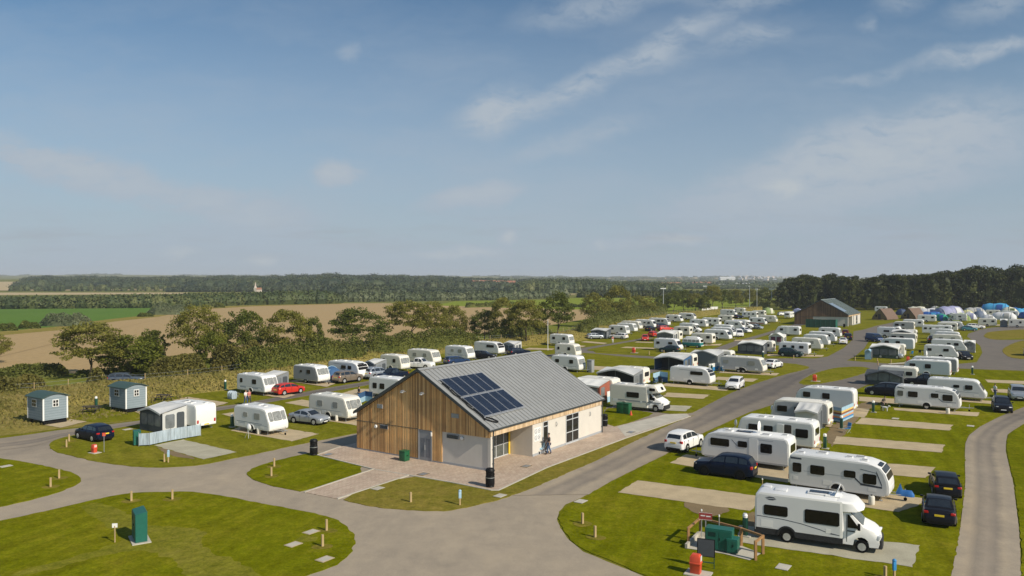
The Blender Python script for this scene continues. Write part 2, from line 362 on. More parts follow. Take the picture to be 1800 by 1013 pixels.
M['tyre'] = mat('tyre_rubber', (.010, .010, .010), .9, 0, .1, 4, 0, .1)
M['rim'] = mat('silver_wheel', (.55, .56, .57), .35, .5)
M['steel'] = mat('galvanised_steel', (.42, .44, .45), .45, .6)
M['black'] = mat('black_plastic', (.008, .008, .009), .5, 0, .1, 4, 0, .2)
M['darkgreen'] = mat('dark_green_paint', (.012, .07, .045), .45)
M['green'] = mat('green_cabinet_paint', (.012, .115, .085), .45, 0, .08)
M['binGreen'] = mat('green_bin_plastic', (.012, .10, .04), .45)
M['red'] = mat('red_paint', (.62, .075, .03), .45)
M['wood'] = mat('timber_post', (.42, .31, .16), .8, 0, .2, 3, .2, .3, 0, False, (1, 1, .2))
M['woodbrown'] = mat('brown_timber_rail', (.33, .18, .07), .75, 0, .2, 3)
M['darkwood'] = mat('dark_picnic_timber', (.05, .04, .032), .8, 0, .2)
M['blue'] = mat('blue_paint', (.03, .22, .50), .5)
M['bluecover'] = mat('blue_hitch_cover', (.02, .14, .42), .7)
M['skyblue'] = mat('pale_blue_cloth', (.33, .50, .62), .8)
M['hutblue'] = mat('grey_blue_hut_boards', (.235, .29, .325), .6, 0, .05, 2)
M['hutroof'] = mat('green_corrugated_roof', (.045, .085, .075), .6)
M['orange'] = mat('amber_lens', (.8, .25, .02), .3)
M['redlens'] = mat('red_lamp_lens', (.45, .015, .015), .2)
M['plate'] = mat('yellow_number_plate', (.80, .58, .04), .4)
M['platew'] = mat('white_number_plate', (.8, .8, .78), .4)
M['lens'] = glassy('lamp_glass', (.75, .76, .78), .1)
M['sblue'] = mat('blue_grey_stripe', (.10, .15, .22), .4)
M['sdark'] = mat('charcoal_decal', (.045, .055, .08), .4)
M['sgrey'] = mat('grey_stripe', (.35, .37, .39), .4)
M['awnroof'] = mat('awning_roof_grey', (.56, .565, .55), .75, 0, .05, 1)
M['awnwhite'] = mat('awning_roof_white', (.73, .73, .69), .75, 0, .05, 1)
M['awndark'] = mat('awning_wall_charcoal', (.055, .065, .075), .75)
M['awngrey'] = mat('awning_wall_grey', (.20, .215, .23), .75)
M['awngreen'] = mat('awning_wall_green', (.035, .065, .05), .75)
M['awnred'] = mat('awning_wall_rust', (.33, .10, .06), .75)
M['awnblue'] = mat('awning_wall_blue', (.035, .10, .22), .75)
M['clearpane'] = glassy('awning_clear_pane', (.17, .185, .195), .15)
M['purple'] = mat('plum_curtain', (.16, .045, .085), .8)
M['shingle'] = mat('brown_shingles', (.16, .105, .075), .85, 0, .2, 3, .3)
M['podwood'] = mat('pod_timber', (.20, .14, .055), .8, 0, .2, 2)
M['skin'] = mat('skin', (.52, .33, .24), .5)
M['jeans'] = mat('blue_jeans', (.055, .10, .20), .8)
M['hair'] = mat('brown_hair', (.06, .035, .02), .6)
M['charcoal'] = mat('charcoal_cloth', (.035, .035, .04), .8)
M['plaid'] = mat('grey_patterned_cloth', (.22, .22, .25), .8, 0, .6, 14)
M['redcloth'] = mat('pink_red_cloth', (.55, .18, .15), .8)
M['whitecloth'] = mat('white_cloth', (.72, .72, .70), .8)
M['brick'] = mat('red_brick_wall', (.36, .17, .11), .85, 0, .15, 2)
M['tile'] = mat('clay_roof_tiles', (.34, .15, .09), .85, 0, .15, 2)
M['stone'] = mat('pale_stone', (.62, .52, .44), .85, 0, .1, 1)
M['bark'] = mat('bark', (.085, .065, .045), .9, 0, .3, 3, .5)
def paint(name, c, metal=.0): return mat(name, c, .28, metal, .03, 1, 0, .3 if max(c) > .06 else .16, .2 if max(c) > .06 else .04)
# ------------------------------------------------------------ ground
rg = random.Random(5)
def wpts(px): return [G(x, y) for x, y in px]
def smoothpoly(pts, it=1):
    for _ in range(it):
        q = []
        for i in range(len(pts)):
            a, b = pts[i], pts[(i+1) % len(pts)]
            q += [a*.78+b*.22, a*.22+b*.78]
        pts = q
    return pts
def rough(pts, step=.5, amp=.06):
    q = []
    for i in range(len(pts)):
        a, b = pts[i], pts[(i+1) % len(pts)]; L = (b-a).length; n = min(400, max(1, int(L/step))); t = (b-a)/max(L, 1e-6); nn = Vector((-t.y, t.x, 0))
        for j in range(n):
            p = a.lerp(b, j/n); q.append(p+nn*mnoise.noise(Vector((p.x*1.3, p.y*1.3, 3)))*amp*2)
    return q
def sheet(name, px, z, m, smooth=0, rgh=.05, thick=0, world=False):
    pts = px if world else wpts(px)
    if smooth: pts = smoothpoly(pts, smooth)
    if rgh: pts = rough(pts, .35, rgh)
    pts = [Vector((p.x, p.y, z)) for p in pts]
    bm = bmesh.new(); vs = [bm.verts.new(p) for p in pts]; f = bm.faces.new(vs)
    if f.calc_area() and f.normal.z < 0 or True:
        f.normal_update()
        if f.normal.z < 0: f.normal_flip()
    if thick:
        lo = [bm.verts.new(p-Vector((0, 0, thick))) for p in pts]
        for i in range(len(vs)): bm.faces.new((vs[i], lo[i], lo[(i+1) % len(vs)], vs[(i+1) % len(vs)]))
        bmesh.ops.recalc_face_normals(bm, faces=bm.faces)
    bmesh.ops.triangulate(bm, faces=[f for f in bm.faces if len(f.verts) > 4])
    me = bpy.data.meshes.new(name); bm.to_mesh(me); bm.free(); me.materials.append(m)
    return structure(name, me)

# terrain: one sheet to the horizon
mb = MB(); rows = [-60, 0, 100, 300, 600, 820]+[820+40*i for i in range(1, 36)]+[2250+150*i for i in range(1, 24)]+[6000, 7000, 8500, 10000]
cols = [i/30 for i in range(-45, 46)]
for y in rows:
    for c in cols:
        x = c*max(y, 200)*1.6; mb.v.append((x, y, terrain(x, y)-.03))
nc = len(cols)
for j in range(len(rows)-1):
    for i in range(nc-1): mb.f.append((j*nc+i, j*nc+i+1, (j+1)*nc+i+1, (j+1)*nc+i)); mb.m.append(0)
structure('ground', mb.mesh('ground', M['countryside'], smooth=80, recalc=False))

# fields in the flat country
sheet('stubble_field', [(-300, 700), (-260, 604), (0, 588), (100, 579), (133, 573), (205, 563), (280, 555), (330, 544), (450, 537), (590, 533.5), (700, 533), (765, 536), (880, 541), (1040, 545), (1075, 551), (1060, 556), (900, 583), (600, 612), (300, 643), (0, 666), (-300, 686)], .00, M['stubble'], 0, .3)
sheet('verge', [(-300, 686), (0, 666), (300, 643), (600, 612), (900, 583), (1060, 556), (1150, 545), (1290, 540), (1290, 548), (1200, 562), (1100, 585), (1000, 603), (800, 620), (640, 640), (520, 662), (400, 686), (255, 706), (110, 715), (0, 728), (-300, 750)], -.01, M['verge'], 0, .2)
sheet('crop_field', [(-400, 612), (-260, 598), (0, 583), (100, 574.5), (133, 569), (205, 560), (272, 553), (300, 546), (340, 541), (250, 538.5), (0, 542.5), (-500, 545)], .01, M['crop'], 0, .2)
sheet('field_margin', [(-300, 608), (0, 590), (100, 581), (133, 575), (205, 565), (280, 557), (335, 545), (450, 538.5), (600, 534.5), (600, 533), (450, 536.3), (330, 541.5), (300, 546), (272, 553), (205, 560), (133, 569), (100, 574.5), (0, 583), (-300, 600)], .02, M['dry'], 0, .5)
sheet('pasture', [(762, 537), (800, 530), (960, 527), (1010, 524), (1020, 519), (1180, 523), (1400, 526), (1420, 540), (1260, 547), (1150, 552), (1075, 551), (1040, 545), (900, 541.5)], .01, M['crop2'], 0, .5)
sheet('straw_field', [(-600, 522), (-100, 519), (0, 519), (170, 518), (330, 517), (330, 514), (0, 514), (-600, 514)], .01, M['stubble2'], 0, 0)
sheet('straw_field', [(980, 519), (1025, 517), (1025, 516), (980, 517)], .012, M['stubble2'], 0, 0)
def hillfield(px, m, off=.35, n=10, name='hill_field'):
    a, b, c, d = [GT(*p) for p in px]
    def fn(u, v):
        p = a.lerp(b, u).lerp(d.lerp(c, u), v); return (p.x, p.y, terrain(p.x, p.y)+off)
    structure(name, MB().grid(fn, n, n).mesh(name, m, smooth=60, recalc=False))
hillfield([(-300, 512), (60, 511.5), (45, 496), (-300, 496)], M['stubble2'])
hillfield([(60, 511.5), (330, 511), (330, 506), (60, 506)], M['stubble2'], .3)
hillfield([(735, 501), (800, 501), (800, 497), (735, 497)], M['stubble2'], .4)
hillfield([(810, 511), (905, 511), (905, 506.5), (810, 506.5)], M['stubble2'], .4)
for q, k in (([(885, 491), (925, 491), (925, 489.6), (885, 489.6)], 'stubble2'), ([(1040, 492.5), (1130, 492.5), (1130, 489.6), (1040, 489.2)], 'stubble2'), ([(1090, 491), (1260, 491.5), (1260, 489), (1090, 488.4)], 'stubble'), ([(1190, 490), (1300, 490), (1300, 488.3), (1190, 488.3)], 'stubble2'), ([(600, 490), (760, 490), (760, 488.4), (600, 488.4)], 'stubble2')):
    hillfield(q, M[k], 1.2, 8)

# the park: lawns, roads, verges (sheets 4 mm and more apart)
sheet('lawn', [(-700, 812), (-120, 735), (0, 728), (45, 722), (110, 715), (255, 706), (330, 694), (400, 686), (520, 662), (640, 640), (800, 620), (1000, 603), (1100, 585), (1200, 562), (1290, 548), (1420, 543), (1900, 541), (2600, 560), (2600, 900), (3200, 2600), (-2500, 2600), (-1500, 1100)], .0, M['lawn2'], 0, 0)
zr = [.006]
def road(px, **k):
    zr[0] += .004; return sheet('road', px, zr[0], M['road'], k.get('smooth', 0), .03)
# junction in the foreground with the drive up the middle
road([(-400, 800), (-120, 779), (0, 771), (60, 763), (100, 757), (180, 748), (250, 739), (376, 716), (425, 710), (510, 694), (582, 681), (637, 672), (675, 666), (760, 653.5), (880, 636.5), (980, 621.5), (1025, 611.5), (1072, 604.5), (1117, 597), (1135, 593), (1150, 594.5), (1110, 603), (1070, 610.5), (1040, 616), (1048, 621), (1100, 624), (1167, 628), (1230, 622), (1292, 600), (1330, 590), (1367, 579), (1405, 567.5), (1440, 560), (1470, 561), (1410, 572), (1367, 584), (1335, 593), (1302, 605), (1250, 626), (1300, 631),
      (1400, 630), (1433, 630.5), (1455, 627), (1483, 612), (1500, 596), (1500, 583), (1545, 572), (1575, 566), (1590, 571), (1546, 590), (1528, 598), (1519, 613), (1500, 629), (1488, 634), (1540, 638), (1583, 641), (1640, 643), (1685, 640), (1717, 637), (1727, 620), (1723, 608), (1700, 592), (1702, 587), (1722, 580), (1737, 577), (1770, 573), (1900, 571), (2100, 570), (2100, 655), (1800, 652), (1683, 648), (1630, 648), (1592, 645.5), (1570, 655), (1550, 668), (1525, 677), (1500, 687), (1440, 700), (1415, 697),
      (1397, 703), (1367, 709), (1317, 725), (1233, 763), (1170, 799), (1115, 826), (1075, 846), (1025, 874), (995, 887), (983, 900), (979, 913), (985, 928), (1000, 950), (1025, 970), (1077, 991), (1130, 1013), (1260, 1060), (1500, 1150), (1700, 1500), (-900, 1500), (-1000, 1000)])
# right-hand drive
road([(1640, 1200), (1672, 1013), (1688, 929), (1697, 850), (1696, 800), (1697, 780), (1703, 766), (1722, 751), (1757, 733), (1800, 716), (1880, 688), (2000, 655), (2200, 640), (2200, 660), (1980, 690), (1860, 725), (1800, 745), (1771, 764), (1768, 780), (1768, 795), (1777, 834), (1781, 850), (1791, 929), (1795, 1013), (1830, 1200)], smooth=0)
# country road behind the bank
road([(-300, 722), (0, 697), (100, 685), (160, 675), (300, 658), (430, 643), (600, 626), (750, 614), (850, 606), (930, 595), (985, 583), (1040, 574), (1100, 562), (1180, 551), (1185, 553), (1110, 566), (1050, 578), (995, 589), (935, 601), (850, 613), (750, 622), (600, 635), (430, 655), (300, 671), (160, 689), (100, 700), (0, 712), (-300, 740)])
def lane(lf, rt, z, n=60):
    A, B = [G(*p) for p in lf], [G(*p) for p in rt]
    def at(L, u):
        d = [0]
        for a, b in zip(L, L[1:]): d.append(d[-1]+(b-a).length)
        t = u*d[-1]
        for i in range(len(L)-1):
            if t <= d[i+1]+1e-6: return L[i].lerp(L[i+1], (t-d[i])/max(1e-6, d[i+1]-d[i]))
        return L[-1]
    m = MB().grid(lambda u, v: (lambda p: (p.x, p.y, z))(at(A, v).lerp(at(B, v), u)), 8, n); me = m.mesh('road', M['worn'], smooth=80, recalc=False); uvl = me.uv_layers.new(name='UVMap')
    for lp in me.loops: vi = lp.vertex_index; uvl.data[lp.index].uv = ((vi % 9)/8, (vi//9)/n)
    structure('road', me)
lane([(1645, 1150), (1672, 1013), (1688, 929), (1697, 850), (1696, 800), (1697, 780), (1703, 766), (1722, 751), (1757, 733), (1800, 716), (1880, 688)], [(1825, 1150), (1795, 1013), (1791, 929), (1781, 850), (1777, 834), (1768, 795), (1768, 780), (1771, 764), (1800, 745), (1860, 725), (1930, 702)], .029)
lane([(900, 872), (935, 860), (1000, 831), (1050, 810), (1100, 784), (1150, 760), (1192, 741), (1250, 709), (1292, 688), (1333, 673), (1375, 658), (1423, 647)], [(1035, 870), (1075, 846), (1115, 826), (1140, 812), (1170, 799), (1200, 781), (1233, 763), (1317, 725), (1345, 714), (1367, 708), (1397, 697), (1440, 655)], .03)
lane([(-60, 785), (0, 777), (60, 770), (107, 760), (180, 751), (250, 741), (376, 718), (425, 711), (510, 695), (582, 682), (675, 667)], [(-60, 800), (0, 792), (60, 785), (107, 771), (190, 757), (260, 745), (386, 722), (435, 714), (520, 700), (592, 687), (685, 671)], .031)
ZI = .048
def lawn(px, m='lawn', z=ZI, smooth=1): return sheet('lawn', px, z, M[m], smooth, .085, thick=z+.02)
lawn([(-600, 1010), (-200, 948), (0, 917), (60, 904), (130, 888), (175, 877), (225, 868), (275, 866), (325, 865), (380, 870), (450, 884), (500, 893), (555, 904), (590, 913), (613, 927), (624, 945), (621, 965), (605, 985), (575, 1002), (540, 1013), (480, 1040), (300, 1200), (-600, 1300)])
lawn([(-300, 775), (0, 806), (60, 816), (100, 825), (130, 832), (143, 842), (140, 851), (105, 866), (50, 881), (0, 892), (-200, 925), (-500, 900)])
lawn([(86, 786), (90, 777), (107, 771), (132, 765), (197, 755), (247, 746), (376, 724), (450, 712), (550, 695), (627, 681), (700, 668), (800, 654), (980, 627), (1010, 622), (1030, 620.5), (1100, 628), (1165, 632), (1200, 636), (1120, 655), (1000, 681), (900, 702), (760, 735), (627, 762), (525, 782), (450, 799), (400, 809), (350, 819), (287, 823), (240, 822), (175, 814), (132, 804), (95, 794)], 'lawn2')
lawn([(435, 836), (437, 830), (445, 824), (475, 813), (525, 801), (556, 795), (564, 803), (657, 826), (536, 866), (500, 860), (470, 853), (445, 845)])
lawn([(594, 877), (717, 836), (794, 849), (864, 863), (876, 863), (961, 823), (1100, 770), (1213, 733), (1225, 729), (1192, 741), (1150, 760), (1100, 784), (1050, 810), (1000, 831), (935, 860), (885, 877), (840, 889), (800, 897), (775, 900), (700, 897), (637, 889)], 'lawn3')
lawn([(1072, 717), (1140, 725), (1150, 728), (1086, 751), (1062, 752), (1062, 722)], 'lawn')
# the block of pitches between the two rows left of the drive
lawn([(640, 776), (760, 745), (900, 712), (1000, 689), (1120, 662), (1200, 643), (1222, 637), (1330, 637), (1392, 639), (1423, 645), (1420, 649), (1375, 660), (1333, 673), (1292, 688), (1250, 709), (1210, 730), (1170, 728), (1090, 712), (1062, 716), (1062, 745), (900, 760), (640, 785)], 'lawn2', .04)
lawn([(1040, 613), (1117, 600), (1150, 596), (1230, 583), (1330, 568), (1405, 562), (1400, 567), (1362, 577), (1328, 588), (1288, 598), (1228, 619), (1167, 625), (1100, 621), (1040, 617.5), (1030, 616)], 'lawn2', .04)
lawn([(1310, 606), (1345, 595), (1375, 586), (1418, 574), (1460, 566), (1500, 577), (1498, 597), (1480, 611), (1452, 626), (1430, 629), (1350, 629.5), (1290, 629), (1262, 626)], 'lawn2', .04)
lawn([(1500, 582), (1545, 571), (1528, 577), (1512, 581)], 'lawn2', .03)
lawn([(1403, 674), (1410, 668), (1430, 657), (1467, 647), (1500, 645), (1520, 645.5), (1532, 650), (1517, 658), (1467, 671), (1417, 678)], 'lawn2')
lawn([(1492, 632), (1504, 627), (1521, 612), (1531, 599), (1549, 590), (1600, 575), (1700, 583), (1698, 592), (1718, 609), (1722, 622), (1713, 633), (1685, 637.5), (1640, 641), (1583, 638), (1540, 636)], 'lawn2', .04)
lawn([(1728, 592), (1733, 586), (1742, 583), (1800, 579), (1950, 578), (1950, 595), (1800, 596), (1767, 598), (1742, 597)], 'lawn3', .04)
lawn([(1762, 620), (1763, 613), (1780, 604), (1800, 598), (2000, 594), (2000, 632), (1800, 632), (1775, 629)], 'lawn3', .04)
lawn([(1418, 699), (1442, 702), (1502, 689), (1552, 670), (1572, 657), (1594, 647.5), (1640, 650), (1683, 650), (1800, 654.5), (2000, 657), (1880, 686), (1800, 714), (1757, 731), (1722, 749), (1703, 764), (1696, 780), (1696, 800), (1696, 850), (1687, 929), (1671, 1013), (1638, 1200), (1500, 1140), (1262, 1055), (1132, 1011), (1079, 989), (1027, 968), (1003, 950), (987, 927), (981, 912), (986, 900), (997, 889), (1027, 875), (1077, 847), (1117, 827), (1172, 800), (1235, 764), (1319, 726), (1369, 710), (1399, 704)], 'lawn', .04, 0)
lawn([(1797, 748), (1773, 765), (1769, 780), (1770, 795), (1779, 834), (1783, 850), (1793, 929), (1797, 1013), (1832, 1200), (2300, 1300), (2300, 700), (1982, 692), (1862, 727)], 'lawn', .04, 0)

# paving round the shower block, with pale kerb edging
sheet('paving', [(557, 801), (598, 786.5), (628, 779), (1062, 745), (1080, 751), (1170, 729), (1208, 728), (1213, 733), (1100, 771), (961, 823), (876, 863), (864, 863), (794, 849), (717, 836), (657, 826)], .055, M['paver'], 0, 0, .06)
sheet('paving', [(655, 825.5), (536, 866.5), (593, 878), (719, 836.5), (700, 833)], .051, M['paver'], 0, 0, .06)
sheet('paving', [(1085, 751), (1170, 729.5), (1207, 728.5), (1211, 732.5), (1100, 769)], .062, M['concrete'], 0, 0)
def kerb(px, wd=.14, z=.085):
    pts = wpts(px); mb = MB()
    for a, b in zip(pts, pts[1:]):
        t = (b-a).normalized(); nn = Vector((-t.y, t.x, 0))*wd/2; a2 = a-t*.0; b2 = b+t*.05
        mb.add([a2-nn, b2-nn, b2+nn, a2+nn]+[p+Vector((0, 0, z)) for p in (a2-nn, b2-nn, b2+nn, a2+nn)], [(4, 5, 6, 7), (0, 1, 5, 4), (1, 2, 6, 5), (2, 3, 7, 6), (3, 0, 4, 7)]); z += .002
    structure('kerb', mb.mesh('kerb', M['concrete'], smooth=0))
kerb([(598, 786.5), (557, 801), (657, 826), (536, 866.5)]); kerb([(593, 878), (719, 836.5), (794, 849.5), (864, 863.5), (876, 863.5), (961, 823.5), (1100, 771.5), (1213, 733)])
kerb([(657, 826), (719, 836.5)], .14, .07)

# gravel pitches
pads = [([(1121, 846), (1345, 875), (1318, 900), (1086, 867)], 'gravel'), ([(1300, 925), (1619, 961), (1604, 999), (1298, 955)], 'gravelg'), ([(1395, 850), (1640, 880), (1580, 902), (1370, 872)], 'gravel'),
 ([(1206, 800), (1400, 822), (1385, 850), (1177, 815)], 'gravel'), ([(1560, 816), (1645, 823), (1627, 842), (1550, 835)], 'gravel'), ([(1471, 768), (1660, 783), (1656, 797), (1464, 781)], 'gravel'), ([(1514, 735), (1675, 748), (1670, 758), (1504, 746)], 'gravel'),
 ([(1570, 718), (1721, 726), (1718, 733), (1573, 722)], 'gravel'), ([(1510, 698), (1590, 703), (1590, 712), (1510, 706)], 'gravel'), ([(1732, 668), (1860, 673), (1860, 679), (1736, 673)], 'gravel'), ([(1742, 684), (1850, 690), (1850, 697), (1744, 690)], 'gravel'), ([(1640, 703), (1697, 702), (1745, 706), (1742, 711)], 'gravel'),
 ([(1290, 768), (1300, 760), (1445, 776), (1440, 800), (1290, 785)], 'gravel'), ([(1380, 739), (1395, 728), (1470, 736), (1460, 752)], 'gravel'), ([(1422, 722), (1432, 712), (1530, 720), (1520, 735), (1422, 727)], 'gravel'),
 ([(1173, 691), (1248, 695), (1236, 702), (1165, 698)], 'gravel'), ([(1262, 663), (1333, 667), (1323, 672), (1255, 668)], 'gravel'), ([(1080, 709), (1217, 715), (1205, 724), (1075, 718)], 'gravelg'), ([(1172, 674), (1285, 682), (1277, 688), (1160, 679)], 'gravel'),
 ([(1270, 652), (1370, 657), (1364, 661), (1262, 656)], 'gravel'), ([(1350, 623), (1448, 625), (1446, 628), (1348, 626.5)], 'gravel'), ([(112, 736), (153, 742), (107, 753), (70, 747)], 'gravel'), ([(232, 722), (262, 716), (310, 724), (260, 735)], 'gravel'),
 ([(302, 705), (330, 698.5), (402, 709), (377, 716)], 'gravel'), ([(270, 784), (322, 774), (416, 796), (357, 809)], 'gravelg'), ([(500, 709), (530, 703.5), (605, 713), (575, 722)], 'gravel'), ([(388, 729), (420, 724), (500, 740), (470, 748)], 'gravel'),
 ([(405, 758), (440, 744), (561, 764), (513, 777)], 'gravel'), ([(500, 748), (515, 744), (557, 754), (537, 761)], 'cut'), ([(545, 736), (570, 728), (650, 741), (627, 749)], 'gravel'), ([(598, 693), (625, 685), (660, 684), (660, 702)], 'gravel'),
 ([(430, 691), (455, 684), (520, 695), (500, 701)], 'gravel'), ([(508, 671), (530, 667), (590, 675), (574, 681)], 'gravel'), ([(1030, 600), (1068, 603.5), (1062, 605.5), (1020, 602)], 'gravel'), ([(1012, 607.5), (1030, 608.5), (1024, 611), (1005, 610)], 'gravel'), ([(1100, 610), (1150, 612), (1150, 614), (1090, 612)], 'gravel'),
 ([(1042, 644), (1078, 646), (1070, 652), (1030, 650)], 'gravel'), ([(1290, 598), (1340, 597), (1335, 599), (1290, 600)], 'gravel'), ([(1235, 606), (1270, 605), (1265, 608), (1235, 608)], 'gravel'), ([(930, 612), (975, 613.5), (970, 616), (920, 615)], 'gravel'), ([(1560, 640), (1600, 637), (1605, 638.5), (1565, 641.5)], 'concrete'),
 ([(1120, 601), (1150, 602), (1146, 603.5), (1115, 602.5)], 'gravel'), ([(1700, 573), (1780, 570), (1780, 572), (1700, 575)], 'gravel'), ([(1688, 600), (1700, 601), (1697, 603), (1685, 602)], 'gravel'), ([(1430, 597), (1450, 600), (1470, 605), (1495, 603)], 'cut')]
for i, (q, k) in enumerate(pads): sheet('gravel_pitch', q, .062, M[k], 0, .085)
for q in ([(1198, 883), (1230, 881), (1290, 893), (1265, 911), (1215, 903)], [(1452, 777), (1450, 762), (1500, 716), (1532, 703), (1548, 707), (1502, 742), (1466, 790)], [(1300, 945), (1318, 900), (1340, 904), (1330, 950)], [(1385, 862), (1395, 845), (1410, 850), (1395, 872)],
          [(300, 803), (272, 786), (300, 792), (355, 810)], [(1560, 641), (1590, 641), (1590, 639)]):
    sheet('bare_soil', q, .058, M['dirt'], 1, .15)
for q in ([(136, 893), (170, 882), (222, 902), (250, 925), (300, 925), (360, 930), (352, 963), (450, 1003), (470, 1040), (350, 1040), (290, 975), (235, 968), (140, 990), (40, 1015), (10, 1012), (212, 958), (212, 940)], [(505, 958), (540, 940), (560, 948), (520, 960)], [(1750, 597), (1800, 594), (1850, 596), (1780, 598)]):
    sheet('short_grass', q, .051, M['cut'], 1, .2)
sheet('verge', [(-300, 775), (0, 768), (80, 757), (240, 740), (330, 712), (300, 700), (180, 705), (45, 722), (0, 728), (-300, 745)], .018, M['dry'], 1, .3)
lawn([(152, 742), (112, 735), (128, 727), (180, 715), (235, 706), (300, 697), (330, 699), (300, 707), (250, 722), (245, 737), (190, 744)], 'lawn2', .03)

# grass bank between the pitches and the country road
toe = [(-300, 770), (-60, 742), (0, 730), (45, 722), (110, 715), (180, 707), (255, 703), (330, 694), (400, 686), (520, 662), (640, 640), (720, 628), (800, 620), (900, 611), (1000, 603), (1100, 585), (1200, 562), (1290, 549), (1340, 545)]
crest = [(-330, 728), (-60, 697), (0, 688), (60, 685), (120, 679), (180, 670), (255, 668), (330, 661), (390, 654), (510, 636), (630, 620), (720, 608), (800, 601), (900, 594), (1000, 581), (1100, 562), (1195, 549), (1290, 541), (1340, 539)]
BH = 1.5
T_ = [G(*p) for p in toe]; C_ = [G(x, y, BH) for x, y in crest]
def lerpl(L, u):
    u *= len(L)-1; i = min(int(u), len(L)-2); return L[i].lerp(L[i+1], u-i)
def bankpt(u, v):
    a, b = lerpl(T_, u), lerpl(C_, u); d = (b-a); d.z = 0; dn_ = d.normalized()
    if v < .6: t = v/.6; p = a+d*t; z = BH*(1-(1-t)**1.6)
    else: t = (v-.6)/.4; p = b+dn_*t*4.5; p.z = 0; z = BH*(1-t)**1.5
    z = max(z, -.02)+.12*mnoise.noise(Vector((p.x*.35, p.y*.35, 0)))*(0 if v in (0, 1) else 1)
    return Vector((p.x, p.y, z))
structure('bank', MB().grid(bankpt, 260, 14).mesh('bank', M['dry'], smooth=80))
tf = MB()
for i in range(22000):
    u = rg.random()**1.35; v = rg.random()*.97+.01; p = bankpt(u, v); s = .10+.2*rg.random(); a = rg.random()*6.28; lean = rg.uniform(-.3, .3)
    d = Vector((math.cos(a), math.sin(a), 0))*s*.6
    tf.add([p-d, p+d, p+d*.5+Vector((lean*s, .0, s)), p-d*.6+Vector((lean*s, 0, s*.8))], [(0, 1, 2, 3)])
for i in range(5000):
    x = rg.uniform(-60, 330); y = rg.uniform(705, 757)-(x/330)*38
    p = G(x, y); s = .1+.2*rg.random(); a = rg.random()*6.28
    if rg.random() < .6 and 100 < x: continue
    d = Vector((math.cos(a), math.sin(a), 0))*s*.8; tf.add([p-d, p+d, p+d*.4+Vector((0, 0, s)), p-d*.6+Vector((0, 0, s*.7))], [(0, 1, 2, 3)])
M['tuft'] = leafmat('rough_grass_tufts', [(.17, .165, .035), (.27, .235, .07), (.39, .31, .125)], .4, .35)
o = structure('rough_grass', tf.flat('rough_grass', M['tuft'])); o['kind'] = 'stuff'; tag(o, 'dry tussocky grass covering the bank beside the country road', 'grass')
